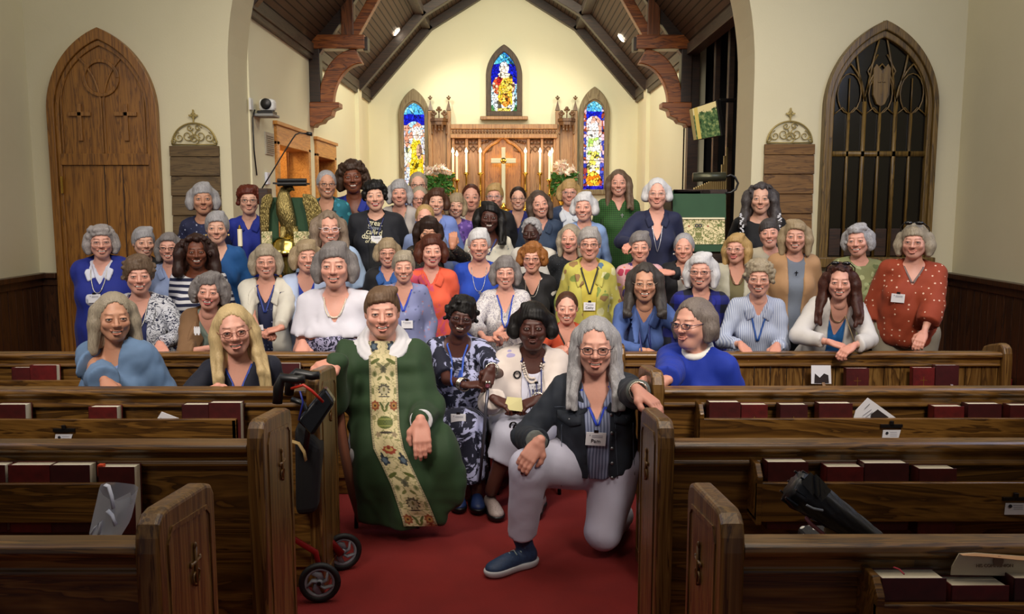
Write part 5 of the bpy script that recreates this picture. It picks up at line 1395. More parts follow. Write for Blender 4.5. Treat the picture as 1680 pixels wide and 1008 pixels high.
def _face_cut(X, Y, Z, cw, hl, zc, part, sh, low):
    """negative inside the region kept free of hair in front of the face"""
    c0 = -.030; hh_ = hl - c0 + .006; Xs = X + part * .12 * np.clip(Z - .02, 0, 1)
    zz = np.clip((Z - c0) / hh_, 0, 2)
    a = (np.sqrt((Xs / (cw * 1.06)) ** 2 + zz ** 2.3) - 1) * cw * .8
    c = Y - (-.012 + .0 * X) + np.clip((Z - .02) / .05, 0, 1) * .042
    return (np.maximum(a, c) + 0 * X).astype(F32)

def hand_mesh(wrist, d, back, side, curl=.5, k=1.0, spread=.0, fist=False, point=False):
    """wrist point, finger direction, direction the back of the hand faces, side=+1 when the thumb lies along cross(back,d)"""
    d = np.asarray(d, float); d /= np.linalg.norm(d); n = np.asarray(back, float); n -= d * (n @ d); n /= np.linalg.norm(n); t = np.cross(n, d) * side
    v = Vol((-.05, -.065, -.085), (.20, .085, .035), .0037)
    v.cap((-.012, 0, 0), (.008, 0, 0), .023, .022, .01); v.ell((.045, 0, -.002), (.050, .038, .0135), k=.012)
    ys = (.029, .0095, -.0105, -.029); ls = (.074, .082, .075, .059)
    for i, (y, l) in enumerate(zip(ys, ls)):
        v.cap((.01, y * .55, 0), (.084, y, .001), .011, .0105, .012)
        c = curl * (1 + .12 * i) ; a = c * .55; p = V3(.086 - abs(y) * .12, y, .0); yy = y * (.10 + spread)
        pts = [p]; rr = [.0100, .0093, .0085, .0072]
        for f, q in ((.46, 1.0), (.30, 1.7), (.24, 1.2)):
            u = V3(math.cos(a), yy, -math.sin(a)); p = p + u * l * f; pts.append(p); a += c * .75 * q
        v.chain(pts, rr, .004)
    v.chain([(.008, .018, -.006), (.038, .046, -.014 - .01 * curl), (.066, .056 - .012 * curl, -.020 - .018 * curl), (.088, .054 - .02 * curl, -.026 - .02 * curl)], [.016, .013, .0105, .0085], .012)
    V, Q = v.mesh(); V = relax(V, Q, 1, .3)
    R = np.stack([d, t, n], 1); V2 = (V * k) @ R.T + np.asarray(wrist)
    if side < 0: Q = Q[:, ::-1]
    # knuckles and nails keep skin colour; nails slightly lighter
    return V2, Q, V

# ---------------------------------------------------------------- cloth materials
def cloth(spec):
    key = 'cloth_' + '_'.join(str(x) for x in spec)
    def f():
        t = NT(key[:50]); k = spec[0]; v = t.co(); rough = .8
        weave = t.noise(t.co(), 500, 1)
        if k == 'plain': c = t.mix(t.math('MULTIPLY', t.noise(v, 7, 3), .35), spec[1], '000000' if len(spec) < 3 else spec[2])
        elif k == 'denim':
            c = t.mix(t.noise(v, 16, 4, .7), spec[1], spec[2])
        elif k == 'stripes':                                  # spec: c1, c2, direction, frequency, share
            s = t.new('ShaderNodeSeparateXYZ', i_0=v); co_ = s.outputs['xyz'.index(spec[3])]
            w = t.math('FRACT', t.math('MULTIPLY', t.math('ADD', co_, t.math('MULTIPLY', t.noise(v, 4, 2), .03)), spec[4])); c = t.mix(t.math('LESS_THAN', w, spec[5]), spec[1], spec[2])
        elif k == 'dots':
            vo = t.new('ShaderNodeTexVoronoi', i_Vector=v, i_Scale=spec[3], i_Randomness=.25); c = t.mix(t.math('LESS_THAN', vo.outputs['Distance'], spec[4]), spec[1], spec[2])
        elif k == 'gingham':
            s = t.new('ShaderNodeSeparateXYZ', i_0=v)
            a = t.math('LESS_THAN', t.math('FRACT', t.math('MULTIPLY', s.outputs[0], spec[3])), .5); b = t.math('LESS_THAN', t.math('FRACT', t.math('MULTIPLY', s.outputs[2], spec[3])), .5)
            c = t.mix(t.math('MULTIPLY', t.math('ADD', a, b), .5), spec[1], spec[2])
        elif k == 'floral':                                   # bg, list of colours, scale, size
            n = t.noise(v, spec[3] * 1.1, 3); ve = t.new('ShaderNodeVectorMath', operation='ADD')
            cx_ = t.new('ShaderNodeTexNoise', i_Vector=v, i_Scale=spec[3] * .9, i_Detail=2)
            sc_ = t.new('ShaderNodeVectorMath', operation='SCALE', i_0=cx_.outputs['Color']); sc_.inputs['Scale'].default_value = .9 / spec[3]
            t.l.new(v, ve.inputs[0]); t.l.new(sc_.outputs[0], ve.inputs[1])
            vo = t.new('ShaderNodeTexVoronoi', i_Vector=ve.outputs[0], i_Scale=spec[3]); cc = spec[2]
            col = t.ramp(t.new('ShaderNodeSeparateColor', i_0=vo.outputs['Color']).outputs[0], [(i / len(cc), q) for i, q in enumerate(cc)], 'CONSTANT')
            c = t.mix(t.math('LESS_THAN', vo.outputs['Distance'], spec[4]), spec[1], col)
        elif k == 'scroll':                                   # line ornament: bg, fg, scale, width
            n = t.noise(v, spec[3], 2, .5, 1.8); c = t.mix(t.math('LESS_THAN', t.math('ABSOLUTE', t.math('SUBTRACT', n, .5)), spec[4]), spec[1], spec[2])
        elif k == 'tiedye':
            n = t.noise(v, spec[3], 4, .65, 1.2); c = t.ramp(n, [(0, spec[1]), (spec[4], spec[1]), (spec[4] + .04, spec[2]), (1, spec[2])])
        t.base(c); t.rough(rough, Sheen_Weight=.03)
        t.bump(t.math('ADD', t.math('MULTIPLY', weave, .3), t.noise(t.co((1, 1, .6)), 26, 3)), .22 if k != 'knit' else .5, .006)
        return t.m
    return M(key, f)

# ---------------------------------------------------------------- the figure builder
def unit(a): a = np.asarray(a, float); return a / (np.linalg.norm(a) + 1e-9)
def ik(S, W, l1, l2, pole):
    S, W = np.asarray(S, float), np.asarray(W, float); d = W - S; L = np.linalg.norm(d); mx = (l1 + l2) * .995
    if L > mx: d = d / L * mx; L = mx; W = S + d
    u = d / L; a = (l1 * l1 - l2 * l2 + L * L) / (2 * L); hh = math.sqrt(max(0, l1 * l1 - a * a))
    p = np.asarray(pole, float); p = p - u * (p @ u); p = unit(p); return S + u * a + p * hh, W
FIG = []
def person(label, x, yt, yc, Y, skin='fair', hair=('grey', 0), style=None, top=None, **o):
    g = o.get; seed = len(FIG) * 13 + 7; rs = np.random.RandomState(seed)
    pxh = yc - yt; k = g('k') or float(np.clip(pxh * Y / (F_PX * .245), .84, 1.16))
    # head frame
    Hc = at(x, yt + pxh * .52, Y); H = np.array(Hc)
    cam_yaw = math.degrees(math.atan2(-H[0], H[1])) * -1          # turn towards the camera
    yaw = -math.degrees(math.atan2(H[0], H[1])) + g('turn', 0); pit = g('pitch', 0) - 2; roll = g('roll', 0)
    RH = rotm(yaw, pit, roll)
    P = dict(seed=seed, skin=skin, hair=hair, style=style or {}, **{q: o[q] for q in ('jaw', 'fw', 'smile', 'age', 'nose', 'open', 'male', 'lipstick', 'iris', 'brow') if q in o})
    hh = .0030 if Y < 4.9 else (.0034 if Y < 6 else .0038)
    Vh, Qh, Ch = head_mesh(P, hh)
    kh = k; Wh = (Vh * kh) @ RH.T + H
    # torso frame
    N = H + RH @ V3(0, .036, -.155) * kh                           # base of the neck
    k = kh * g('kb', .93)
    sh = g('height', .60) * k
    pel = g('pelvis'); pel = np.array(at(pel[0], pel[1], pel[2])) if pel is not None else N + V3(g('dx', 0), g('dy', .06), -.52 * k * g('tl', 1.0))
    Z = unit(N - pel); by = g('body', 0) * .7 + yaw * .35 if g('body') is None else g('body')
    X = rotm(by) @ V3(1, 0, 0); X = unit(X - Z * (X @ Z)); Yb = np.cross(Z, X); RT = np.stack([X, Yb, Z], 1); TL = np.linalg.norm(N - pel) / .52
    def T(a, b, c): return N + RT @ (V3(a * k, b * k, c * TL if c < -.1 else c * k))
    w = g('w', 1.0); male = g('male', False); bust = 0 if male else g('bust', 1.0); dp = g('depth', 1.0) * (1 + (w - 1) * .8)
    SW = (.138 if not male else .162) * (1 + (w - 1) * .45)
    Ss = {-1: T(-SW, .012, -.058), 1: T(SW, .012, -.058)}
    arms = {}
    for s, nm in ((-1, 'L'), (1, 'R')):                             # L = the arm shown on the picture's left
        a = g(nm); l1, l2 = .275 * k, .245 * k
        if a is None: Wp = Ss[s] + RT @ V3(s * (.05 + .05 * (w - 1)), -.03, -.49) * k; pole = RT @ V3(s * .5, .8, 0); hd = RT @ V3(-s * .0, -.1, -1); bk = RT @ V3(s, -.2, 0); cu = .5; vis = False
        else:
            Wp = np.array(at(*a['w'])); pole = RT @ V3(*a.get('pole', (s * .8, .3, -.6))); vis = True
            hd = a.get('d', (0, -1, -.3)); bk = a.get('b', (0, -.3, 1)); cu = a.get('curl', .5)
        El, Wp = ik(Ss[s], Wp, l1, l2, pole); arms[s] = (El, Wp, hd, bk, cu, vis, a)
    floor = g('floor', ground(Y)) ; legs = g('legs')
    hipz = pel[2] - .04
    if legs is None:
        LG = {}
        for s in (-1, 1):
            hp = T(s * .085 * w, .0, -.55)
            if hp[2] - floor > .66: kn = V3(hp[0], hp[1] - .02, floor + (hp[2] - floor) * .53); an = V3(hp[0], hp[1] + .02, floor + .07)
            else: kn = V3(hp[0], hp[1] - .02, floor + .06); an = V3(hp[0], hp[1] + .34, floor + .06)
            LG[s] = (hp, kn, an)
    else: LG = {s: (T(s * .085 * w, -.0, -.54), np.array(at(*legs[s][0])), np.array(at(*legs[s][1]))) for s in (-1, 1)}
    allp = [Ss[-1], Ss[1], N, pel] + [q for s in arms for q in arms[s][:2]]
    lo = np.min(allp, 0) - .24 * max(1, w); hi = np.max(allp, 0) + .24 * max(1, w); hi[2] = min(hi[2], N[2] + .12)
    aw = g('arm', 1.0) * (1 + (w - 1) * .45) * k
    def torso(v, f, neck=False, arm_end=None, loose=0, arms_on=True):
        v.cap(T(-.09, .012, -.055), T(.09, .012, -.055), (.046) * k + f, k=.03)
        for s in (-1, 1):
            v.cap(T(0, .02, -.0), T(s * SW * .85, .014, -.048), .040 * k + f, .044 * k + f, .03)
            if bust: v.ell(T(s * .068 * w, -.070 * dp, -.215), (.066 * w * k * bust + f, .058 * k * bust * dp + f, .064 * k * bust + f), RT, .04)
        v.ell(T(0, .012, -.17), (.138 * w * k + f, .100 * dp * k + f, .17 * k + f), RT, .04)
        v.ell(T(0, -.018 * (dp), -.36), ((.130 * w) * k + f + loose * .4, (.112 * dp) * k + f + loose * .4, .15 * k + f), RT, .07)
        v.ell(T(0, .008, -.52), ((.158 * w) * k + f + loose * .3, (.128 * dp) * k + f + loose * .3, .14 * k + f), RT, .06)
        if neck: v.cap(N + RT @ V3(0, 0, -.06) * k, H + RH @ V3(0, .030, -.10) * kh, (.050 if not male else .060) * kh, k=.03)
        fa = f * .62
        if arms_on:
            for s in (-1, 1):
                E_, W_ = arms[s][:2]; S_ = Ss[s]
                if arm_end is None:
                    v.chain([S_, E_, W_], [.042 * aw + fa, .034 * aw + fa, .024 * k + fa * .5], .03)
                else:
                    v.cap(S_, S_ + (E_ - S_) * .3, .043 * aw + fa, .042 * aw + fa, .03)
                    if arm_end >= 1:
                        v.cap(S_, E_, .043 * aw + fa + loose * .2, .036 * aw + fa + loose * .5, .03)
                        q = min(1, arm_end - 1); v.cap(E_, E_ + (W_ - E_) * q, .036 * aw + fa + loose * .5, (.030 * (1 - q) + .027) * aw * .85 + fa + loose * .5, .012, cut=True)
                    elif arm_end > 0: v.cap(S_, S_ + (E_ - S_) * arm_end, .045 * aw + fa + loose * .3, .042 * aw + fa + loose * .6, .02, cut=True)
        return v
    vox = .0105 if Y < 5.0 else .0125
    # skin surface
    vb = torso(Vol(lo, hi, vox), -.004, True)
    if g('bare_legs'):
        pass
    Vb, Qb = vb.mesh(); Vb = relax(Vb, Qb, 1, .4)
    base = np.array(srgb(SKIN[skin])[:3])
    parts_V = [Wh, Vb]; parts_Q = [Qh, Qb + len(Wh)]; parts_C = [Ch, np.repeat((base * (1.0, .97, .96))[None], len(Vb), 0)]; n0 = len(Wh) + len(Vb)
    for s in (-1, 1):
        E_, W_, hd, bk, cu, vis, a = arms[s]
        if vis or g('hands'):
            Vd, Qd, loc = hand_mesh(W_, hd, bk, a.get('thumb', -s) if a else -s, cu, k * (1.0 if not male else 1.08) * .98, (a or {}).get('spread', .1))
            c_ = np.repeat((base * (.97, .86, .84))[None], len(Vd), 0)
            if a and a.get('nails'): c_[(loc[:, 0] > .148) & (loc[:, 2] > -.03)] = srgb(a['nails'])[:3]
            parts_V.append(Vd); parts_Q.append(Qd + n0); parts_C.append(c_); n0 += len(Vd)
    if legs is not None or g('bare_legs'):
        pts = [q for s in LG for q in LG[s]]
        vl = Vol(np.min(pts, 0) - .12, np.max(pts, 0) + .12, .0125)
        for s in (-1, 1):
            hp, kn, an = LG[s]; vl.chain([hp, kn, an], [.085 * w * k, .055 * k, .037 * k], .02); vl.ell(kn + (an - kn) * .35 + V3(0, .02, 0), (.05, .05, .09), k=.03)
        Vl, Ql = vl.mesh(); parts_V.append(Vl); parts_Q.append(Ql + n0); parts_C.append(np.repeat((base * .95)[None], len(Vl), 0)); n0 += len(Vl)
    A = np.concatenate(parts_V); B = np.concatenate(parts_Q); C = np.concatenate(parts_C)
    org = (float(pel[0]), float(pel[1]), floor)
    me = mesh_obj('person', A, B, SKINM, None, True, org); color_layer(me, np.c_[C, np.ones(len(C))])
    tag(me, label, 'person', g('group'))
    FIG.append(me)
    # hair
    if style is not None:
        Vr, Qr = hair_mesh(P, .0042 if Y < 4.9 else .0050)
        c1, c2 = HAIRC[hair[0]] if isinstance(hair[0], str) else hair[0]
        mesh_obj('hair', (Vr * kh) @ RH.T + H, Qr, hair_mat(c1, c2, bool(style.get('curl'))), me, True)
    # garments
    def neckcut(v, kind, dpt=.0):
        if kind == 'none': return
        Ri = RT
        def lc(X_, Y_, Z_):
            a = [X_ - N[0], Y_ - N[1], Z_ - N[2]]
            return [(Ri[0, i] * a[0] + Ri[1, i] * a[1] + Ri[2, i] * a[2]) / k for i in range(3)]
        if kind == 'crew': v.ell(T(0, -.008, .02), (.068 * k, .072 * k, .062 * k), RT, .008, 's')
        elif kind == 'high': v.ell(T(0, -.005, .045), (.060 * k, .064 * k, .055 * k), RT, .006, 's')
        elif kind == 'scoop': v.ell(T(0, -.045, .01), (.092 * k, .105 * k, .105 * k), RT, .01, 's')
        elif kind == 'boat': v.ell(T(0, -.01, .02), (.11 * k, .085 * k, .058 * k), RT, .01, 's')
        elif kind in ('v', 'deepv', 'shirt', 'open'):
            v.ell(T(0, -.005, .03), (.064 * k, .070 * k, .065 * k), RT, .006, 's')
            zb, sl = {'v': (-.15, .50), 'deepv': (-.22, .42), 'shirt': (-.10, .42), 'open': (-.75, .10)}[kind]
            def f(X_, Y_, Z_):
                x_, y_, z_ = lc(X_, Y_, Z_); d = np.maximum(np.abs(x_) - (z_ - zb) * sl, y_ + .01); return (np.maximum(d, z_ - .15) * k).astype(F32)
            v.full(f, .004, 's')
        elif kind == 'jacket':
            gp = g('gap', .05)
            v.ell(T(0, -.005, .03), (.075 * k, .078 * k, .07 * k), RT, .006, 's')
            def f(X_, Y_, Z_):
                x_, y_, z_ = lc(X_, Y_, Z_); d = np.maximum(np.abs(x_ - g('gapx', 0)) - gp * (1 + .25 * np.clip(z_ + .3, -.3, .3) / .3), y_ + .0); return (d * k).astype(F32)
            v.full(f, .004, 's')
    def garment(name, spec, f, sleeve, neck, hem, loose=.01, fold=.005, collar=False, nv=None, hemflare=0, part_label=None, split=False):
        l2 = lo - .06; h2 = hi + .05; h2[2] = hi[2] + .02
        v = Vol(l2, h2, nv or vox * (.95 if Y < 4.9 else 1))
        torso(v, f, False, sleeve, loose)
        if hem < -.6: v.cap(T(0, .0, -.5), T(0, 0, hem), .17 * w * k + f, (.19 + hemflare) * w * k + f, .04)
        ph = rs.randint(1000)
        if collar:
            pass
        def cutz(X_, Y_, Z_):
            return ((-( (X_ - N[0]) * RT[0, 2] + (Y_ - N[1]) * RT[1, 2] + (Z_ - N[2]) * RT[2, 2]) + hem * TL)).astype(F32)
        v.full(cutz, .004, 'i')
        if fold:
            def nf(X_, Y_, Z_):
                a = fnoise((X_, Y_, Z_), (16, 16, 11), seed + ph, 3); b = np.abs(fnoise((X_, Y_, Z_), (34, 30, 15), seed + ph + 3, 2))
                return ((fold * .8 * a) + fold * 1.5 * (.28 - b)).astype(F32)
            v.full(nf, op='+')
        neckcut(v, neck)
        V_, Q_ = v.mesh()
        if len(Q_) == 0: return None, None
        V_ = relax(V_, Q_, 1, .4)
        ob = mesh_obj(name, V_, Q_, cloth(spec), me, True)
        if part_label: ob['label'] = part_label
        return ob, (V_, Q_)
    surf = None
    top = top or dict(c=('plain', '333333'))
    tg = top.get
    if g('over') and 'sl' not in top: top = dict(top, sl=.5); tg = top.get
    ob, ms = garment(tg('name', 'blouse'), top['c'], tg('f', .010), tg('sl', 1.9), tg('neck', 'crew'), tg('hem', -.62), tg('loose', .012), tg('fold', .008), tg('collar', False), hemflare=tg('flare', 0))
    layers = [ms]
    if g('over'):
        ov = g('over'); og = ov.get
        ob2, ms2 = garment(og('name', 'jacket'), ov['c'], og('f', .022), og('sl', 1.92), og('neck', 'jacket'), og('hem', -.66), og('loose', .016), og('fold', .009), og('collar', False))
        layers.append(ms2)
    if g('bottom') != 'none':
        bt = g('bottom') or dict(c=('plain', '22242c'), kind='trousers'); pts = [q for s in LG for q in LG[s]] + [T(0, 0, -.45)]
        far = legs is None
        bm = .22
        v = Vol(np.min(pts, 0) - bm, np.max(pts, 0) + bm, .018 if far else .0115); f = .006
        v.ell(T(0, .008, -.50), ((.172 * w) * k + f, (.128 * dp) * k + f, .12 * k), RT, .03)
        if bt.get('high'): v.ell(T(0, -.018 * dp, -.27), (.150 * w * k + f, .130 * dp * k + f, .20 * k), RT, .05)
        if bt.get('high'): v.full(lambda X_, Y_, Z_: (Z_ - T(0, 0, -.19)[2] + 0 * X_ + 0 * Y_).astype(F32), .004, 'i')
        if bt.get('kind') == 'skirt':
            for s in (-1, 1):
                hp, kn, an = LG[s]; v.cap(hp, kn, .11 * w * k, .085 * k, .08); e = kn + (an - kn) * bt.get('len', .5); v.cap(kn, e, .085 * k, .09 * k, .05, cut=True)
            a, b, c = [(LG[-1][i] + LG[1][i]) / 2 for i in range(3)]; e = b + (c - b) * bt.get('len', .5); v.cap(a, b, .10, .08, .06); v.cap(b, e, .08, .085, .05, cut=True)
        else:
            for s in (-1, 1):
                hp, kn, an = LG[s]; ft = bt.get('fat', 1.0); v.cap(hp, kn, .098 * w * k * ft, .070 * k * ft, .03); e = kn + (an - kn) * bt.get('len', .97); v.cap(kn, e, .070 * k * ft, bt.get('cuff', .052) * k, .02, cut=True)
        if bt.get('fold', 1):
            v.full(lambda X_, Y_, Z_: (.006 * fnoise((X_, Y_, Z_), (15, 15, 18), seed + 3, 3)).astype(F32), op='+')
        if bt.get('flat'): v.full(lambda X_, Y_, Z_: (-(Z_ - floor - .012) + 0 * X_ + 0 * Y_).astype(F32), .003, 'i')
        V_, Q_ = v.mesh(); V_ = relax(V_, Q_, 1, .4); o3 = mesh_obj(bt.get('name', bt.get('kind', 'trousers')), V_, Q_, cloth(bt['c']), me, True)
        layers.append((V_, Q_))
    # finder for the clothed front
    AV = []; AQ = []; n = 0
    for V_, Q_ in [(Vb, Qb)] + [q for q in layers if q is not None and q[0] is not None]:
        AV.append(V_); AQ.append(Q_ + n); n += len(V_)
    bv = BVHTree.FromPolygons([tuple(q) for q in np.concatenate(AV)], [tuple(int(i) for i in q) for q in np.concatenate(AQ)])
    def onfront(a, c, lift=.006, world=False):
        """point on the clothed surface at torso-frame (a, c)"""
        o_ = Vector(T(a, -.6, c)); d_ = Vector(RT @ V3(0, 1, 0))
        h_ = bv.ray_cast(o_, d_)
        if h_[0] is None: return Vector(T(a, -.12, c)), Vector((0, -1, 0))
        return h_[0] - d_ * lift, h_[1]
    me_f = dict(obj=me, T=T, RT=RT, RH=RH, H=H, N=N, k=k, onfront=onfront, bv=bv, LG=LG, arms=arms, Ss=Ss, pel=pel, X=X, top=ob)
    for ly, cname in ((top, 'collar'), (g('over') or {}, 'lapel')):
        if not ly.get('collar'): continue
        lap = cname == 'lapel'; vc = Vol(N - .2, N + .2, .0066); e = .014 if lap else .0; r0 = .0085 * k
        F_ = lambda a, c, l=.008: np.array(onfront(a, c, l)[0])
        for s in (-1, 1):
            inn = [T(0, .070 + e, .030 - e), T(s * .048, .052 + e, .028 - e), T(s * (.068 + e), .0, .016 - e), F_(s * (.062 + e), -.022 - e, .012), F_(s * (.034 + e), -.085 - e * 3, .006)]
            out = [T(0, .088 + e, .006 - e), T(s * .064, .064 + e, .004 - e), T(s * (.090 + e), .0, -.004 - e), F_(s * (.094 + e), -.046 - e, .008), F_(s * (.070 + e * 1.5), -.105 - e * 3, .004)]
            for q in np.linspace(0, 3.999, 34):
                a_ = int(q); f_ = q - a_; vc.cap(inn[a_] + (inn[a_ + 1] - inn[a_]) * f_, out[a_] + (out[a_ + 1] - out[a_]) * f_, .0072 * k, .0072 * k, .010)
        V_, Q_ = vc.mesh(); V_ = relax(V_, Q_, 1, .4); mesh_obj(cname, V_, Q_, cloth(ly['c']), me, True)
    # glasses
    if g('glasses'):
        gc, gs = g('glasses') if isinstance(g('glasses'), tuple) else (g('glasses'), 'oval')
        m = MB(); rr = .0019 if gs != 'thin' else .0012; ex = .031; ry = .0155 if gs != 'rect' else .0125; rx_ = .0205
        pw = 2.6 if gs != 'round' else 2
        for s in (-1, 1):
            ring = []
            for i in range(21):
                a = 2 * math.pi * i / 20; c_, s__ = math.cos(a), math.sin(a)
                ring.append((s * ex + rx_ * abs(c_) ** (2 / pw) * math.copysign(1, c_), -.1045 + .006 * (abs(s * ex + rx_ * c_) / .05) ** 2, -.003 + ry * abs(s__) ** (2 / pw) * math.copysign(1, s__)))
            m.tube(ring, rr, 6, False)
            m.tube([(s * (ex + rx_), -.098, .003), (s * .068, -.085, .004), (s * .077, -.02, .004), (s * .078, .02, -.004)], rr, 6)
        m.tube([(-ex + rx_, -.104, .001), (0, -.107, .004), (ex - rx_, -.104, .001)], rr, 6)
        m.v = [Vector(H + RH @ (np.array(q) * kh)) for q in m.v]
        gm = m.build('glasses', plain('frame_' + gc, gc, .3, .3 if gs == 'thin' else 0), me, True)
    hw = lambda q: Vector(H + RH @ (np.array(q) * kh))
    if g('earrings'):
        for s in (-1, 1):
            MB().ball(tuple(hw((s * .079, .004, -.042 - .012))), .0075, 10, 8).build('earring', plain('ear_' + g('earrings'), g('earrings'), .25, .4), me, True)
    if g('sunglasses'):
        m = MB()
        for s in (-1, 1):
            c_ = (s * .033, -.055, .112); m.ball(c_, (.026, .014, .014), 12, 8); m.tube([(s * .058, -.045, .108), (s * .082, .0, .08), (s * .084, .03, .05)], .0035, 6)
        m.tube([(-.01, -.062, .114), (.01, -.062, .114)], .003, 6); vo_ = style.get('vol', .008) if style else 0
        m.v = [hw((q.x * (1 + vo_ * 3), q.y - vo_, q.z + vo_ * 1.0)) for q in m.v]
        m.build('sunglasses', plain('dark_lens', '08080a', .15), me, True)
    def strand_line(pts, r, name, mat, flat=1.0, lift=.006):
        P_ = []
        for a, b in zip(pts[:-1], pts[1:]):
            for i in range(6):
                q = i / 6; P_.append(onfront(a[0] + (b[0] - a[0]) * q, a[1] + (b[1] - a[1]) * q, lift)[0])
        P_.append(onfront(*pts[-1], lift)[0])
        P_ = [P_[0]] + [(P_[i - 1] + P_[i] * 2 + P_[i + 1]) / 4 for i in range(1, len(P_) - 1)] + [P_[-1]]
        return MB().tube(P_, r, 8, flat=flat).build(name, mat, me, True)
    me_f['line'] = strand_line
    if g('lanyard'):
        lc_, zb = g('lanyard'); zb *= .62; lx = g('badge_x', 0)
        lm = plain('lanyard_' + lc_, lc_, .6)
        m = MB()
        for s in (-1, 1):
            P_ = [onfront(lx * q + s * (.062 * (1 - q) + .004), -.015 + (zb + .02) * q, .007)[0] for q in [i / 12 for i in range(13)]]
            m.tube([hw((s * .05, .03, -.165))] + P_, .0055, 8, flat=.35)
        m.build('lanyard', lm, me, True)
    if g('badge'):
        bx_, bz, nm_ = g('badge'); bz *= .62; c_, nn_ = onfront(bx_, bz, .014)
        fwd = Vector(RT @ V3(0, -1, 0)); up = Vector((0, 0, 1)); r_ = Vector(RT[:, 0]); up = r_.cross(Vector(RT @ V3(0, 1, 0))).normalized() * 1
        if up.z < 0: up = -up
        tl_ = g('badge_tilt', 0) * D2R; r2_ = r_ * math.cos(tl_) + up * math.sin(tl_); u2_ = up * math.cos(tl_) - r_ * math.sin(tl_)
        R_ = Matrix((r2_, u2_, r2_.cross(u2_))).transposed(); bw, bh = .045 * k, .032 * k
        P_ = [c_ + R_ @ Vector(q) for q in ((-bw, -bh, 0), (bw, -bh, 0), (bw, bh, 0), (-bw, bh, 0))]
        bo = MB().add(*quadbox(P_, R_ @ Vector((0, 0, 1)), .0025)).build('name_badge', plain('badge_white', 'e6e6ea', .4), me)
        fz = R_ @ Vector((0, 0, 1)) * .0038
        MB().add(*quadbox([c_ + R_ @ Vector(q) for q in ((-.010, bh, .001), (.010, bh, .001), (.010, bh + .012, .001), (-.010, bh + .012, .001))], R_ @ Vector((0, 0, 1)), .003)).build('badge_clip', BLACKM, bo)
        if nm_:
            letter('badge_name', nm_, .026 * k, INK, bo, c_ + fz - R_ @ Vector((0, .010 * k, 0)), R_)
        ml = MB()
        for i in range(2):
            a = c_ + fz + R_ @ Vector((-.018 * k, (.016 - .008 * i) * k, 0)); ml.add([a, a + R_ @ Vector((.048 * k, 0, 0)), a + R_ @ Vector((.048 * k, .003 * k, 0)), a + R_ @ Vector((0, .003 * k, 0))], [(0, 1, 2, 3)])
        a = c_ + fz + R_ @ Vector((-.030 * k, .015 * k, 0)); ml.add([a, a + R_ @ Vector((.006, 0, 0)), a + R_ @ Vector((.003, .010, 0))], [(0, 1, 2)])
        ml.build('badge_print', INKG, bo)
    if g('necklace'):
        nc, zb, rad = g('necklace')[:3]; zb *= (.62 if zb < -.2 else 1); m = MB(); beads = rad > .004
        P_ = []
        for i in range(33):
            q = i / 16 - 1; P_.append(onfront(.062 * math.copysign(abs(q) ** .8, q) * (1 if zb > -.2 else .9), -.012 + (zb + .012) * (1 - abs(q) ** (2.2 if zb > -.2 else 1.1)), .006 + rad)[0])
        if beads:
            for i in range(len(P_) - 1):
                m.ball(tuple(P_[i]), rad * 1.0, 8, 6); m.ball(tuple((P_[i] + P_[i + 1]) / 2), rad * .9, 8, 6)
        else: m.tube(P_, rad, 6)
        m.build('necklace', plain('chain_' + nc, nc, .3, .6 if not beads else 0), me, True)
    if g('cross'):
        cc_, a, c = g('cross'); c *= .62; q, _ = onfront(a, c, .012); m = MB(); r_ = Vector(RT[:, 0]); u_ = Vector(RT[:, 2]); f_ = Vector(RT @ V3(0, -1, 0)); cs = g('cross_size', 1.0)
        for (a0, a1, b0, b1) in ((-.003, .003, -.020, .014), (-.012, .012, -.001, .005)):
            m.add(*quadbox([q + (r_ * x_ + u_ * y_) * cs for x_, y_ in ((a0, b0), (a1, b0), (a1, b1), (a0, b1))], f_, .004))
        m.build('cross_pendant', plain('pend_' + cc_, cc_, .3, .7), me)
    return me_f
# ================================================================ the people
def S(**k): return k
BOB = S(len=.085, side=.012, vol=.012, bang=.7)
SWEEP = S(len=.075, side=.012, vol=.014, bang=.45, sweep=1.2, bangx=.5, part=.4)
SHORT = S(len=0, vol=.013, bang=.45, side=.008, sweep=1.0)
CROP = S(len=0, vol=.007, bang=.15, side=.004, hair_line=.078)
WAVE = S(len=.055, side=.016, vol=.016, bang=.4, sweep=1.2, wave=.003, strand=.003)
CURLY = S(len=.05, side=.012, vol=.012, curl=.008, bang=.35, ncurl=110)
TIED = S(len=0, vol=.002, bang=0, side=0, hair_line=.080, bun=1)
LONG = S(len=.28, side=.012, vol=.010, bang=0, part=.5, front='lr', flen=.32, flare=.008)
MID = S(len=.17, side=.012, vol=.012, bang=.2, part=.5, sweep=1.4)
def P(*c): return ('plain',) + c
R5 = 'people in the back rows before the altar'
# ---- standing at the far back
person('person with a silver bob in a navy floral blouse before the darker hymn board', 333, 298, 352, 6.5, 'tan', ('silver', 0), S(len=.07, side=.014, vol=.012, bang=.7), dict(c=('floral', '141a3c', ('9aa0b8', '2c3460', '6a7296'), 34, .22), sl=.8, neck='crew'), smile=.1, age=.9)
person('person with curly auburn hair, glasses and a royal blue shirt beside the eagle lectern', 408, 303, 352, 6.55, 'fair', ('auburn', 0), dict(CURLY, len=.02, side=.006), dict(c=P('12268a', '0a1648'), neck='shirt', collar=True), glasses='5a4038', smile=.0, age=.7)
person('person with cropped white hair and dark glasses in a teal patterned jacket', 536, 278, 325, 6.75, 'tan', ('silver', 0), CROP, dict(c=P('16181c'), neck='v'), over=dict(c=('floral', '16606e', ('2e7f96', '10323a', '48a0a8'), 26, .4), gap=.05), glasses='1e1a1c', smile=1.0, age=.5, turn=6)
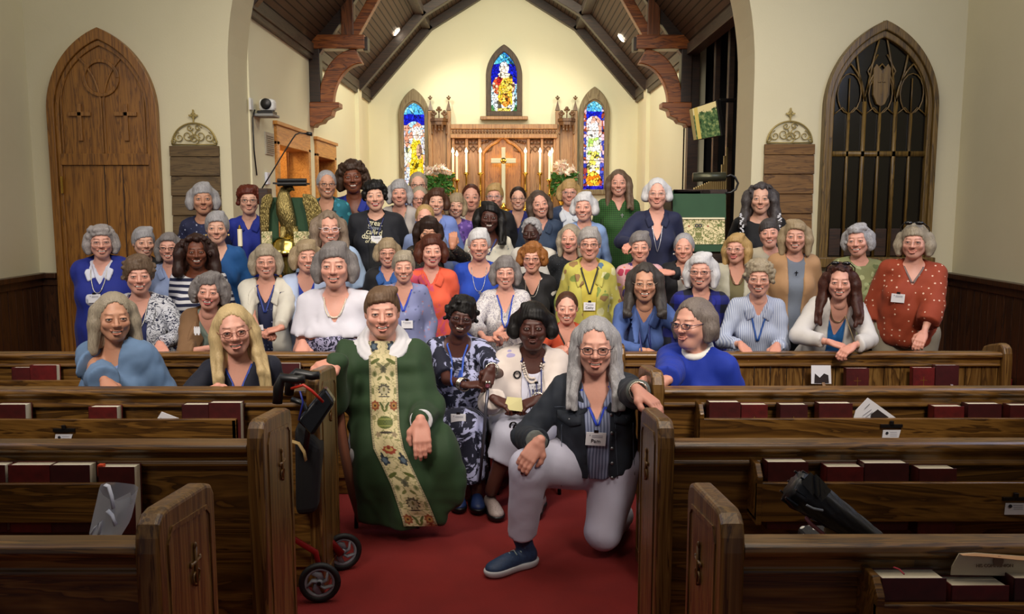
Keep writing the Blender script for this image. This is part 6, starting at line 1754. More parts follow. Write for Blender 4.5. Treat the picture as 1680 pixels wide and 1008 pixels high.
person('tallest back row person with dark wavy hair and an open royal blue shirt', 578, 262, 317, 7.0, 'brown', (('14100e', '4a3222'), 0), dict(CURLY, len=.085, side=.020, curl=.009), dict(c=P('16288a', '0c1650'), neck='deepv', collar=True, sl=.9), smile=.9, roll=-4, age=.2, earrings='30302a', w=1.05)
TS = person('person with curly black hair in a black T-shirt printed with pale words', 615, 295, 346, 6.35, 'fair', ('black', 0), dict(CURLY, len=.03), dict(c=P('0c0e14'), neck='crew', sl=.9, name='t_shirt'), over=dict(c=P('0a0e1a'), gap=.11, name='cardigan'), smile=.8, roll=-3, w=1.3, arm=1.2, badge=(.01, -.29, ''), lanyard=('101c50', -.30), lipstick=1)
person('person with a fluffy grey bob in a pale grey cardigan, behind the black T-shirt wearer', 655, 294, 338, 6.9, 'rosy', ('silver', 0), dict(BOB, side=.018, vol=.016), dict(c=P('9a96a0'), neck='v'), over=dict(c=P('b4aca6'), gap=.04), smile=.0, age=.9, necklace=('b0a890', -.16, .003))
person('person with very short thin hair and glasses in blue stripes, at the very back', 686, 281, 325, 7.35, 'fair', ('greyblonde', 0), dict(CROP, hair_line=.088), dict(c=('stripes', 'b0b8cc', '3c4c7c', 'x', 40, .6), neck='shirt', collar=True), glasses='2a1c1c', smile=.0, age=.8)
person('person with short grey hair and black glasses in a dark navy top, near the flowers', 688, 305, 345, 6.98, 'rosy', ('greyblonde', 0), CROP, dict(c=P('0c1026'), neck='crew'), glasses='141214', smile=.0, age=.6, w=1.15)
person('smiling person with a brown bob and a light blue shirt with a lanyard', 716, 308, 352, 6.6, 'fair', ('brown', 0), S(len=.06, side=.018, vol=.018, bang=.3, sweep=1.4), dict(c=P('6f84c0', '5468a8'), neck='shirt', collar=True), smile=1, age=.5, lanyard=('1c2c80', -.3), roll=3, w=1.1)
person('person with pale grey feathered hair and a lavender purple top', 748, 316, 357, 6.95, 'fair', ('ashblonde', 0), dict(BOB, bang=1, side=.006), dict(c=('floral', '5c3f8c', ('8466b0', '402c68'), 30, .4), neck='crew'), smile=.9, age=.8, roll=5)
person('person with hair scraped tightly back and a wide white collar', 773, 300, 346, 7.35, 'rosy', ('redbrown', 0), dict(TIED, bun=0), dict(c=P('c8c4be'), neck='deepv', collar=True), smile=.1, age=.2)
person('person with swept blonde hair, glinting glasses and a black top', 811, 300, 343, 7.05, 'rosy', ('blonde', 0), dict(SHORT, side=.004, bang=.3), dict(c=P('0c0c12'), neck='crew'), glasses='8a8a90', smile=.2, age=.5, turn=-4)
person('person with dark tied hair and glasses in a navy blue shirt, before the cross', 850, 305, 345, 7.2, 'fair', ('darkbrown', 0), dict(TIED, bun=0, vol=.006), dict(c=P('16206c', '0e1440'), neck='v', collar=True), glasses='4a3c3c', smile=.8, age=.4)
person('person with a straight brown bob tilting her head, in a dark denim shirt', 885, 311, 357, 6.7, 'rosy', (('2c221c', '5e4e42'), 0), S(len=.13, side=.010, vol=.010, bang=0, part=.6), dict(c=('denim', '1c2a40', '33455e'), neck='shirt', collar=True), smile=.7, age=.6, roll=-9, turn=10)
person('person with ash blonde hair and glasses wearing a white draped scarf collar', 934, 293, 337, 6.98, 'rosy', ('blonde', 0), dict(BOB, len=.06, bang=.9), dict(c=P('c6cad0', 'a4aab4'), neck='high', collar=True), over=dict(c=('denim', '1e2c46', '2e4060'), gap=.075), glasses='a08078', smile=.4, age=.5)
GP = person('tall person with long brown hair in a green gingham blouse', 1015, 277, 322, 7.2, 'rosy', ('ashbrown', 0), dict(LONG, len=.2, flen=.22, side=.014, front='r'), dict(c=('gingham', '2c5c20', '12300e', 60), neck='shirt'), smile=.8, age=.2, cross=('e8e8e0', .03, -.2), w=1.1)
person('person with smooth white hair in navy with a long silver chain', 1078, 291, 342, 5.98, 'pink', ('white', 0), dict(SHORT, bang=.0, side=.012, vol=.012, len=.04), dict(c=('denim', '0c1230', '141c40'), neck='deepv', collar=True), glasses=('b0a8a0', 'thin'), smile=.3, age=.9, necklace=('b0b0b8', -.48, .0028), w=1.15, arm=1.15, floor=.16, L=dict(w=(1040, 400, 5.75), d=(-.6, -.5, -.2), curl=.9))
person('person with long wavy dark grey hair in black with white embroidery', 1248, 299, 351, 6.6, 'fair', ('pepper', 0), S(len=.17, side=.030, vol=.014, bang=0, part=-.4, wave=.006, curl=.005, front='lr', flen=.20, flare=.02, tip=.01), dict(c=P('07070c'), neck='boat', sl=.8, flare=.1), smile=.5, age=.6, w=1.12, arm=1.35)
# ---- middle rows
person('person with wavy grey brown hair and clear glasses, in pale blue puffed sleeves', 540, 345, 402, 5.9, 'rosy', (('4a3c32', '9a8874'), 0), S(len=.15, side=.024, vol=.014, bang=0, part=.4, wave=.006, flare=.01, tip=.01), dict(c=P('9ab0cc', '8aa0c0'), neck='crew', sl=.9, f=.016, loose=.03), glasses='d0c4c8', smile=.8, age=.5, w=1.05, arm=1.4, turn=6)
person('person with short blonde hair showing behind the brunette raising one hand', 697, 334, 380, 6.3, 'rosy', ('blonde', 0), dict(CROP, hair_line=.085), dict(c=P('8a9cc8'), neck='shirt', collar=True), smile=.2, age=.7)
person('dark haired person looking down in a leopard speckled top, one hand raised', 703, 355, 402, 6.05, 'tan', ('darkbrown', 0), S(len=.13, side=.022, vol=.018, bang=1.4, bang_len=.05, sweep=1.0), dict(c=('floral', '120e0c', ('6a5030', '3c2c1c'), 70, .3), neck='crew'), smile=.0, age=.3, pitch=-12, roll=6, R=dict(w=(742, 404, 5.85), d=(.1, 0, 1), b=(.2, -1, 0), curl=.9))
person('smiling person with long black hair in a white floral sleeveless dress', 803, 330, 381, 6.15, 'deep', ('black', 0), S(len=.15, side=.022, vol=.014, bang=.5, sweep=-1.6, front='r', flen=.2), dict(c=('floral', 'd8d4c4', ('8a98a0', '70808a', 'c0c4bc'), 26, .18), neck='scoop', sl=.0, name='dress'), smile=1, age=.1, roll=3, w=1.12, lanyard=('203070', -.22))
person('elderly person with close cropped grey hair in a white knitted cardigan', 872, 358, 402, 6.0, 'dark', ('silver', 0), dict(CROP, vol=.010, curl=.003, ncurl=10), dict(c=P('c4c0b8', 'a8a49c'), neck='crew'), smile=.0, age=.9, w=1.1, pitch=-8, turn=-12)
person('person with a feathered white bob and pale blue shirt, beside the green gingham wearer', 958, 314, 363, 6.3, 'pink', ('white', 0), dict(SWEEP, len=.05, side=.012), dict(c=P('7f9ac8', '6a84b4'), neck='shirt', collar=True), smile=.6, age=.7, turn=-8, necklace=('c07848', -.12, .0035))
person('person with grey blonde shoulder hair in a black dotted blouse', 935, 368, 413, 5.95, 'rosy', ('greyblonde', 0), S(len=.14, side=.010, vol=.010, bang=.0, part=.7), dict(c=('dots', '0e1218', '3c444c', 60, .2), neck='crew'), smile=.3, age=.4, turn=-10, lipstick=1, w=1.05)
person('person with short silver hair in a bright teal blue top', 356, 346, 400, 6.1, 'fair', ('silver', 0), dict(SHORT, vol=.018, bang=.4), dict(c=P('14508c', '0c3a70'), neck='v'), smile=.5, age=.6, turn=-4, earrings='d8b870', w=1.1)
person('person with short silver violet hair in black, just behind the puffed brown crop', 236, 371, 422, 6.05, 'fair', ('silver', 0), dict(SHORT, vol=.012, bang=.7, sweep=1.4), dict(c=P('0c0c10'), neck='crew'), smile=.6, age=.8, turn=10)
person('person with a straight grey bob and dark rectangular glasses', 277, 380, 430, 5.95, 'rosy', ('grey', 0), S(len=.10, side=.008, vol=.008, bang=.2, part=.5), dict(c=('denim', '6c7ca0', '8c9cc0'), neck='shirt', collar=True), glasses=('1c1618', 'rect'), smile=.8, age=.4, turn=-8)
person('person with long voluminous dark hair in a navy and white striped top', 322, 383, 440, 5.6, 'brown', (('140c0a', '3a2018'), 0), S(len=.15, side=.038, vol=.018, bang=0, part=.3, curl=.006, wave=.004, tip=.02, flare=.015), dict(c=('stripes', '141a3c', 'd0d0d4', 'z', 24, .5), neck='boat'), smile=1, age=.1, w=1.15)
person('person with curly silver hair in a blue tunic over white short sleeves', 166, 367, 424, 5.6, 'pink', (('6c6868', 'a49c98'), 0), S(len=.075, side=.012, vol=.010, curl=.006, bang=.5), dict(c=P('c8cad6', 'b4b8c8'), neck='shirt', collar=True, sl=1.02, f=.010, loose=.02, name='shirt'), over=dict(c=P('0f2280', '0a1860'), f=.034, sl=.12, neck='v', hem=-.98, gap=.0, name='tunic'), glasses=('9a8a84', 'thin'), smile=1, age=.6, w=1.22, arm=1.05, necklace=('b8b4a8', -.30, .003), cross=('c8c4b8', .0, -.32), badge=(-.02, -.36, ''), L=dict(w=(196, 548, 5.40), pole=(-1, .3, -.1), d=(.8, -.3, -.4), curl=.8))
person('smiling person with a puffed short brown crop in a white and navy scroll blouse', 228, 418, 483, 5.2, 'pink', ('ashbrown', 0), S(len=.0, side=.016, vol=.026, bang=.7, sweep=.6, curl=.004, ncurl=30), dict(c=P('101c50'), neck='v'), over=dict(c=('scroll', 'c2c4cc', '141a38', 26, .040), gap=.045, collar=True), smile=1, age=.5, w=1.12, necklace=('b8b4a8', -.17, .0025), badge=(.04, -.47, ''), R=dict(w=(262, 566, 4.93), d=(.4, -.6, -.3)))
person('person with wavy grey brown hair leaning forward in a tan jacket with a white pin', 344, 445, 508, 5.05, 'pink', ('grey', 0), S(len=.07, side=.020, vol=.018, bang=.6, sweep=1.3, wave=.004, curl=.004, ncurl=50), dict(c=P('7a8a80'), neck='v'), over=dict(c=P('7c5c3c', '5c4028'), gap=.035, collar=True), smile=.9, age=.9, lipstick=1, roll=6, turn=-8, dy=.25, L=dict(w=(352, 570, 4.88), d=(1, -.2, -.3), curl=.6, pole=(-1, .2, -.4)))
KD = person('person with chin length grey hair in a cream jacket over a navy spotted scarf', 436, 399, 456, 5.45, 'rosy', ('greyblonde', 0), dict(BOB, bang=.6), dict(c=('dots', '10183c', '8890b0', 40, .2), neck='v'), over=dict(c=P('c9c5b8', 'b8b4a6'), gap=.05, collar=True), glasses=('a08070', 'thin'), smile=.9, age=.6, lanyard=('1e3482', -.33), badge=(.0, -.385, 'Kathy Dean'), badge_tilt=6, w=1.1, L=dict(w=(425, 548, 5.12), d=(.9, -.2, -.2), curl=.7, pole=(-1, .3, -.4)), R=dict(w=(458, 548, 5.08), d=(-.9, -.3, -.2), curl=.7, pole=(1, .3, -.4)))
person('person with blonde grey hair in a sheer pale blue cardigan over royal blue', 503, 392, 447, 5.5, 'rosy', ('ashblonde', 0), dict(SWEEP, len=.085, side=.018), dict(c=P('14349c', '0e2470'), neck='v'), over=dict(c=P('a9b8d4', '98a8c8'), gap=.04, sl=1.6), smile=.8, age=.4, turn=8, body=10, L=dict(w=(502, 558, 5.2), d=(.4, -.3, -.8), curl=.5, pole=(-1, .3, -.6)))
WB = person('large smiling person with a grey bob in a white V-neck blouse and pearls', 549, 393, 474, 5.08, 'pink', ('grey', 0), dict(BOB, bang=.55, len=.08, side=.014, sweep=1.2), dict(c=P('cfcdd6', 'bebcc8'), neck='v', sl=.85, f=.016, loose=.035, hem=-.215), bottom=dict(c=('scroll', '12122c', '9a96b4', 22, .05), kind='skirt', high=1), smile=.6, age=.8, w=1.2, arm=1.1, necklace=('d8ccb8', -.11, .0055), turn=-6, L=dict(w=(496, 566, 4.86), d=(.1, -.7, -.6), curl=.7, pole=(-.25, 1, -.4)), R=dict(w=(600, 625, 5.2), d=(0, 0, -1), b=(1, 0, 0), pole=(.3, 1, 0)))
person('person with a light brown bob and glasses in a blue shirt and black cardigan', 636, 389, 438, 5.9, 'rosy', ('ashblonde', 0), dict(BOB, len=.06, bang=.8), dict(c=('denim', '1c4484', '2c5c9c'), neck='shirt', collar=True), over=dict(c=P('0a0a10'), gap=.06), glasses=('705040', 'rect'), smile=.9, age=.5)
person('elderly person with short grey blonde hair in a lavender floral blouse with a lanyard', 662, 410, 464, 5.35, 'rosy', ('greyblonde', 0), dict(SHORT, vol=.014, side=.014, bang=.4), dict(c=('floral', '7a80a8', ('a07888', '5c6488', '9098b8'), 30, .25), neck='v', sl=1.8, loose=.03), smile=.9, age=1, lanyard=('1838b0', -.28), badge=(.03, -.43, ''), w=.95)
person('person with a reddish brown bob in an orange and pink shirt', 708, 383, 438, 5.75, 'pink', ('redbrown', 0), S(len=.075, side=.018, vol=.016, bang=.4, sweep=1.5, bangx=.6), dict(c=('tiedye', 'd8583a', 'c84a68', 6, .52), neck='shirt', collar=True, loose=.03), smile=.6, age=.3, turn=6, lipstick=1, earrings='8a6a40', w=1.1)
person('person with bright white cropped hair in a cobalt blue top', 786, 373, 427, 5.8, 'rosy', ('white', 0), dict(SHORT, vol=.014, side=.010, bang=.6), dict(c=P('0f3ea8', '0c2f88'), neck='scoop'), smile=.6, age=.9, w=1.12, necklace=('b0b0b0', -.30, .0018), cross=('e8e8e8', .01, -.32), earrings='e0d8c8')
person('person with a grey bob and thin glasses in a white patterned blouse with a badge', 829, 418, 473, 5.3, 'pink', ('grey', 0), dict(BOB, bang=.8), dict(c=('scroll', 'c8c4c4', '84808c', 40, .035), neck='v', sl=1.6, loose=.035), glasses=('a88078', 'thin'), smile=.8, age=.5, lanyard=('2040a0', -.30), badge=(.03, -.385, 'Sandra'), w=1.05, R=dict(w=(812, 552, 5.0), d=(.4, -.6, .1), curl=.6), L=dict(w=(796, 556, 5.05), d=(.9, -.3, 0), curl=.7, pole=(-1, .3, -.4)))
person('person with curly ginger hair and glasses in black with pale birds', 873, 396, 448, 5.65, 'rosy', ('ginger', 0), S(len=.045, side=.016, vol=.018, bang=.9, wave=.004, curl=.004, ncurl=50), dict(c=('floral', '0c0c12', ('c8c4bc', '0c0c12', '0c0c12', '0c0c12'), 12, .22), neck='v'), glasses=('4a3028', 'rect'), smile=.5, age=.8, turn=-4, necklace=('c0bcb4', -.14, .002), L=dict(w=(872, 500, 5.3), d=(-.3, -.6, -.3), curl=.5, pole=(-.4, .4, -.6)))
person('person with short silver hair and glasses in a yellow painted jacket with a badge', 967, 371, 427, 5.5, 'rosy', (('5c5450', 'b4b0ac'), 0), dict(SHORT, vol=.014, bang=.6), dict(c=P('c8b848'), neck='crew'), over=dict(c=('floral', 'b4ac50', ('7a8a40', '4c6a84', 'c8c490', '8a6a40'), 15, .42), gap=.04, collar=True), glasses='50342c', smile=.5, age=.9, lanyard=('10141c', -.33), badge=(-.0, -.47, 'Cathy'), w=.98)
person('person crouching in orange with tied back hair, holding small glasses', 930, 476, 532, 5.15, 'pink', ('brown', 0), dict(TIED, vol=.003), dict(c=P('c8502c', 'b04024'), neck='v', sl=1.1), smile=1, age=.3, lanyard=('141414', -.22), w=1.0, L=dict(w=(905, 578, 4.85), d=(.8, -.1, .3), curl=.9, pole=(-1, 0, -.5)), R=dict(w=(952, 580, 4.88), d=(-.6, -.1, .6), curl=1.0, pole=(1, 0, -.5)))
person('person with long dark wavy hair and glasses leaning in a denim blue shirt', 1058, 430, 495, 4.98, 'tan', (('1a1614', '4a4440'), 0), S(len=.16, side=.014, vol=.014, bang=0, part=.5, wave=.005, front='lr', flen=.19, flare=.018, tip=.01), dict(c=('denim', '334c84', '4a629a'), neck='shirt', collar=True, sl=1.75), glasses=('a09080', 'thin'), smile=1, age=.3, dy=.25, lanyard=('14205c', -.32), L=dict(w=(1066, 578, 4.82), d=(1, -.25, -.45), curl=.5, spread=.3, pole=(-1, .2, -.2)), R=dict(w=(1098, 590, 4.86), d=(-.8, -.4, -.2), curl=.5, pole=(1, .2, -.3)))
person('person with short grey hair in a multicoloured floral shirt, by the pulpit', 1050, 378, 430, 5.7, 'rosy', ('grey', 0), dict(SHORT, vol=.014, bang=.5, sweep=1.4), dict(c=('floral', 'c89ca0', ('a02c48', 'c87838', '3c2c68', 'b8a040', '8c3040'), 18, .46), neck='shirt', collar=True), smile=.5, age=.9)
person('person with swept back silver hair and pearls in a black jacket', 1122, 381, 430, 5.8, 'rosy', ('silver', 0), dict(SHORT, bang=0, vol=.006, side=.006), dict(c=P('b8b4b0'), neck='v'), over=dict(c=P('0a0c14'), gap=.035), smile=.3, age=.7, necklace=('d8d4cc', -.10, .006), earrings='e0dcd4', turn=-4, R=dict(w=(1098, 448, 5.5), d=(-.9, -.2, .1), b=(0, -.6, .8), curl=.6))
person('person with a sleek white bob and dark glasses in a blue and black plaid jacket', 1150, 412, 474, 5.25, 'pink', ('white', 0), S(len=.10, side=.010, vol=.012, bang=.3, part=.4, sweep=1.5), dict(c=('gingham', '0e1a80', '06081e', 9), neck='v', collar=True, loose=.02), glasses=('382428', 'rect'), smile=.7, age=.5, w=1.05, turn=-6)
person('person with curly light hair in a pale blue striped shirt, hands on the pew', 1245, 424, 486, 5.03, 'rosy', (('6a5a44', 'b0a48c'), 0), S(len=0, side=.016, vol=.022, curl=.005, bang=.5, ncurl=60), dict(c=('stripes', '8a94b0', 'b4bccc', 'x', 90, .5), neck='shirt', collar=True, sl=1.8), glasses=('a09488', 'thin'), smile=.9, age=.7, dy=.15, w=1.05, lanyard=('1e4a90', -.38), L=dict(w=(1216, 566, 4.84), d=(.3, -.8, -.5), curl=.6, pole=(-.45, .9, -.5)), R=dict(w=(1274, 568, 4.84), d=(-.4, -.8, -.5), curl=.6, pole=(.45, .9, -.5)))
person('person with round glasses and light brown hair in an olive blouse and white jacket', 1208, 381, 432, 5.7, 'rosy', ('blonde', 0), S(len=.13, side=.012, vol=.010, bang=.3, part=.5, sweep=1.4), dict(c=P('645c3c', '54502f'), neck='v'), over=dict(c=P('a8a594', '98947e'), gap=.06), glasses=('b09080', 'round'), smile=.4, age=.5, turn=-14, lipstick=1, necklace=('6a3028', -.13, .002))
person('person with short dark hair in a cream sleeveless top below the black embroidered blouse', 1262, 358, 404, 6.0, 'pink', ('pepper', 0), dict(SHORT, vol=.010, bang=.8, side=.004), dict(c=P('b8ae98'), neck='crew', sl=.5), smile=.8, age=.4, roll=-5, w=1.2, jaw=1.08)
person('person with highlighted blonde shoulder hair in grey with a tan cardigan', 1305, 359, 414, 5.5, 'rosy', ('ashblonde', 0), S(len=.13, side=.016, vol=.012, bang=.3, part=-.5, sweep=-1.5), dict(c=P('6c7480', '5c6470'), neck='crew'), over=dict(c=P('a8825c', '94704c'), gap=.075), smile=.9, age=.2, cross=('202024', .0, -.17), cross_size=.9)
person('person with long curly dark red hair leaning on the pew in a white jacket', 1378, 430, 492, 4.96, 'pink', (('1c0e0a', '522a1e'), 0), S(len=.24, side=.022, vol=.014, bang=0, part=.2, wave=.004, curl=.004, front='lr', flen=.27, flare=.022, tip=.006, ncurl=50), dict(c=P('125c9c', '0e4880'), neck='deepv'), over=dict(c=P('cac6c2', 'b8b4b0'), gap=.035, f=.024, sl=1.8), smile=.9, age=.3, sunglasses=1, dy=.28, w=1.02, necklace=('8a7858', -.10, .003), L=dict(w=(1362, 562, 4.78), d=(.8, -.5, -.25), curl=.6, pole=(-1, .2, -.5)), R=dict(w=(1400, 568, 4.70), d=(-.8, -.3, -.4), curl=.7, pole=(1, .2, -.5)))
person('person with wavy pale hair in a green floral sleeveless top before the dark window', 1407, 366, 421, 5.45, 'pink', ('silver', 0), S(len=.06, side=.012, vol=.012, bang=.3, sweep=1.4, wave=.004, curl=.004, ncurl=40), dict(c=('floral', '767a50', ('a0a478', '525c34', '8a9468'), 24, .4), neck='crew', sl=.0), smile=1, age=.2, roll=-4, w=1.15, arm=1.25, earrings='d8d0c0', turn=-8)
person('person in a rust orange blouse with white dots, sunglasses pushed into a grey bob', 1500, 366, 425, 5.2, 'pink', ('greyblonde', 0), dict(BOB, len=.085, side=.020, vol=.018, bang=.6), dict(c=('dots', '8c3416', 'd8b49c', 30, .17), neck='v', sl=1.65, loose=.05, hem=-.60, flare=.05), bottom=dict(c=P('9a907c'), kind='trousers'), glasses=('a08070', 'thin'), sunglasses=1, smile=.5, age=.6, turn=-6, w=1.32, arm=1.1, lanyard=('70605c', -.20), badge=(-.09, -.36, ''), body=-22, R=dict(w=(1514, 556, 4.96), d=(-.55, -.45, -.7), curl=.4, pole=(1, .5, -.3), spread=.25), jaw=1.04)
# ---- seated in the nearer pew
person('seated person with long grey hair in a pale blue knitted cardigan', 188, 477, 560, 4.05, 'tan', ('greyblonde', 0), S(len=.16, side=.010, vol=.010, bang=0, part=.3, flare=.02, tip=.006), dict(c=('floral', '7c94c4', ('1c2448', '8ca0cc', '7c94c4'), 20, .30), neck='scoop'), over=dict(c=P('5f7a9c', '52708e'), gap=.06, f=.03, loose=.05), smile=.6, age=.4, w=1.12, earrings='e0dcd4', turn=4, body=-8, L=dict(w=(176, 634, 3.66), d=(.7, -.6, -.5), curl=.8, pole=(-1, .3, -.4)))
person('seated person with very long blonde hair and round brown glasses in navy', 384, 496, 583, 3.88, 'pink', (('9a8258', 'd0b888'), 0), S(len=.28, side=.008, vol=.008, bang=0, part=.6, front='lr', flen=.34, flare=.012), dict(c=P('0a1024', '060a18'), neck='v', name='sweater'), glasses=('7a4438', 'round'), smile=.6, age=.6, roll=-6, w=1.1, lanyard=('1c40a0', -.24), cross=('e0e0e4', .02, -.28), cross_size=1.3, body=10, L=dict(w=(338, 646, 3.60), d=(1, -.25, .05), b=(0, -.9, .5), curl=.9, pole=(-1.0, -.5, -.8)))
CW = person('seated person with dark glasses in a vivid blue sweater and white clerical collar', 1136, 486, 570, 3.98, 'pink', (('3c322c', '8c8078'), 0), S(len=.075, side=.012, vol=.010, bang=.1, part=.5, sweep=1.2), dict(c=P('0a2fa0', '08247c'), neck='crew', f=.02, loose=.04, name='sweater'), glasses=('2c2440', 'rect'), smile=.0, age=.4, turn=-34, body=-38, w=1.28, jaw=1.1, L=dict(w=(1092, 627, 3.62), d=(-1, -.1, 0), b=(0, -.5, .9), curl=.5, pole=(.2, .5, -.8)))
# ---- in the aisle
TD = person('seated person in a navy and white tie-dye dress with glasses and black hair', 757, 484, 552, 4.82, 'deep', ('black', 0), S(len=.02, side=.020, vol=.024, bang=1.0, sweep=-1.2, curl=.004, ncurl=30), dict(c=('tiedye', '0b0f26', 'a8acd0', 9, .505), neck='scoop', sl=.85, name='dress_bodice', loose=.02), bottom=dict(c=('tiedye', '0b0f26', 'a8acd0', 9, .505), kind='skirt', len=.75), glasses=('2c1c24', 'rect'), smile=1, age=.2, roll=9, w=1.12, lanyard=('2a50b0', -.30), badge=(.02, -.42, ''), pelvis=(752, 690, 5.0), legs={-1: ((738, 700, 4.6), (752, 812, 4.62)), 1: ((772, 700, 4.6), (782, 812, 4.6))}, floor=0, L=dict(w=(764, 632, 4.52), d=(1, -.2, .1), curl=.7, pole=(-.5, .5, -1)), R=dict(w=(806, 606, 4.50), d=(-.3, -.3, -1), b=(.2, -1, .2), curl=.9, pole=(.6, .6, -1)))
RE = person('seated person with a black bob in a cream jacket, white skirt and ring necklace', 874, 495, 572, 4.72, 'deep', ('black', 0), S(len=.05, side=.024, vol=.024, bang=.5, sweep=-1.2), dict(c=P('c4c4d2', 'b4b4c4'), neck='scoop', name='top'), over=dict(c=('floral', 'c8bcb4', ('c8bcb4', '9890b4', 'c8bcb4', 'c8bcb4'), 9, .22), gap=.09, f=.022, loose=.03), bottom=dict(c=P('b0b0c0', 'a4a4b4'), kind='skirt', len=.42), smile=.3, age=.3, w=1.22, jaw=1.05, lanyard=('202c68', -.30), badge=(.035, -.25, 'Reatha'), badge_tilt=14, pelvis=(866, 700, 4.92), legs={-1: ((838, 712, 4.45), (806, 806, 4.5)), 1: ((888, 712, 4.45), (884, 812, 4.52))}, floor=0, L=dict(w=(812, 655, 4.42), d=(.9, -.5, -.3), curl=.8, pole=(-.3, .6, -1)), R=dict(w=(882, 655, 4.40), d=(-.9, -.4, -.3), curl=.8, pole=(.3, .6, -1)))
PM = person('kneeling person with long grey hair in a dark denim jacket and white trousers', 977, 517, 614, 3.80, 'pink', ('silver', 0), S(len=.20, side=.003, vol=.010, bang=0, part=.9, front='lr', flen=.26, flare=.016, tip=.008, strand=.0022, wave=.0015), dict(c=('stripes', '5c6480', '8c94b0', 'x', 70, .5), neck='v', name='shirt', hem=-.57, collar=True), over=dict(c=('denim', '0a1019', '18212f'), gap=.055, gapx=-.01, f=.026, sl=1.86, hem=-.55, loose=.02, collar=True), bottom=dict(c=P('c2c0d2', 'b0aec4'), kind='trousers', cuff=.070, len=.93, fat=1.22), glasses=('3a2c30', 'oval'), smile=.6, age=.5, w=1.12, lanyard=('1a3cc0', -.34), badge=(-.01, -.45, 'Pam'), badge_tilt=-5, pelvis=(978, 752, 3.92), legs={-1: ((868, 768, 3.66), (856, 884, 3.78)), 1: ((990, 872, 3.88), (1020, 842, 4.28))}, floor=0, L=dict(w=(884, 726, 3.58), d=(-.55, -.25, -.75), b=(-.2, -.9, .3), curl=.35, pole=(-.25, 1, -.35), nails='140c10', spread=.2), R=dict(w=(1052, 642, 3.26), d=(.6, -.5, -.45), b=(.3, -.2, .9), curl=.45, pole=(.6, .3, -1), nails='2a1018', spread=.25))
# ================================================================ details worn by particular people
# printed words on the black T-shirt
TXT = plain('cream_print', 'd8d2b0', .7)
def print_on(fig, body, size, a, c, mat=TXT, shear=0, name='printed_words', rot=-8):
    q, _ = fig['onfront'](a, c, .010); RT = fig['RT']; r_ = Vector(RT[:, 0]); u_ = Vector(RT[:, 2])
    t_ = rot * D2R; r2 = r_ * math.cos(t_) + u_ * math.sin(t_); u2 = u_ * math.cos(t_) - r_ * math.sin(t_)
    V, Fc = text_mesh(body, size, .0008, shear=shear); out = []
    for v in V:
        p = q + r2 * v.x + u2 * v.y; h = fig['bv'].ray_cast(p - Vector(RT @ V3(0, .4, 0)), Vector(RT @ V3(0, 1, 0)))
        out.append((h[0] if h[0] is not None else p) - Vector(RT @ V3(0, 1, 0)) * (.005 + v.z))
    return mesh_obj(name, out, Fc, mat, fig['obj'])
for i, (w_, sz, dx) in enumerate((('great', .050, .01), ('chosen', .034, 0), ('called', .052, 0), ('daughter', .050, .0), ('of the king', .034, .01))):
    print_on(TS, w_, sz, dx - .01, -.052 - .036 * i, TXT if i != 1 else plain('faded_print', '9aa0a8', .7), .2 if i in (1, 4) else 0)

def shoe(fig, ank, toe_dir, mat, solemat, name='shoe', L=.25, k=1.0, laces=False):
    a = np.array(ank); d = unit(V3(toe_dir[0], toe_dir[1], 0)); s_ = np.cross(d, V3(0, 0, 1)); fl = .0
    v = Vol(V3(a[0] - .25, a[1] - .25, fl - .01), V3(a[0] + .25, a[1] + .25, a[2] + .10), .0055)
    h = a - d * .03; h[2] = fl + .05
    R = np.stack([d, -s_, V3(0, 0, 1)], 1)
    v.ell(h, (.05 * k, .037 * k, .045 * k), R, .02); v.ell(h + d * .09 * k + V3(0, 0, -.002), (.07 * k, .038 * k, .040 * k), R, .03); v.ell(h + d * .16 * k + V3(0, 0, -.012), (.055 * k, .043 * k, .030 * k), R, .03)
    if name == 'running_shoe': v.cap(h + V3(0, 0, .02), a + V3(0, 0, .02), .038 * k, .042 * k, .02)
    v.full(lambda X, Y, Z: (-(Z - fl - .028) + 0 * X + 0 * Y).astype(F32), .002, 'i')
    V_, Q_ = v.mesh(); V_ = relax(V_, Q_, 1, .4); o = mesh_obj(name, V_, Q_, mat, fig['obj'], True)
    v = Vol(V3(a[0] - .25, a[1] - .25, fl - .01), V3(a[0] + .25, a[1] + .25, fl + .07), .005)
    v.ell(h - V3(0, 0, .02), (.060 * k, .043 * k, .05), R, .02); v.ell(h + d * .08 * k - V3(0, 0, .02), (.08 * k, .040 * k, .045), R, .03); v.ell(h + d * .155 * k - V3(0, 0, .02), (.068 * k, .049 * k, .045), R, .03)
    v.full(lambda X, Y, Z: np.maximum(-(Z - fl - .002), Z - (fl + .036)).astype(F32) + 0 * X + 0 * Y, .006, 'i')
    V_, Q_ = v.mesh(); V_ = relax(V_, Q_, 1, .4); mesh_obj('sole', V_, Q_, solemat, o, True)
    if laces:
        m = MB()
        for i in range(4):
            c = h + d * (.05 + .025 * i) + V3(0, 0, .050 - .006 * i); m.tube([tuple(c - s_ * .026 - V3(0, 0, .012)), tuple(c + V3(0, 0, .002)), tuple(c + s_ * .026 - V3(0, 0, .012))], .003, 6)
        c = h + d * .045 + V3(0, 0, .058)
        for s in (-1, 1): m.tube([tuple(c), tuple(c + s_ * s * .03 + V3(0, 0, .012)), tuple(c + s_ * s * .035 - d * .01)], .003, 6)
        m.build('laces', plain('lace_grey', '8ea0a0', .7), o, True)
    return o
NAVYS = M('navy_mesh_shoe', lambda: (lambda t: (t.base(t.mix(t.noise(t.co(), 90, 2), '16243e', '2c4468')), t.rough(.6), t.m)[-1])(NT('navy_mesh_shoe')))
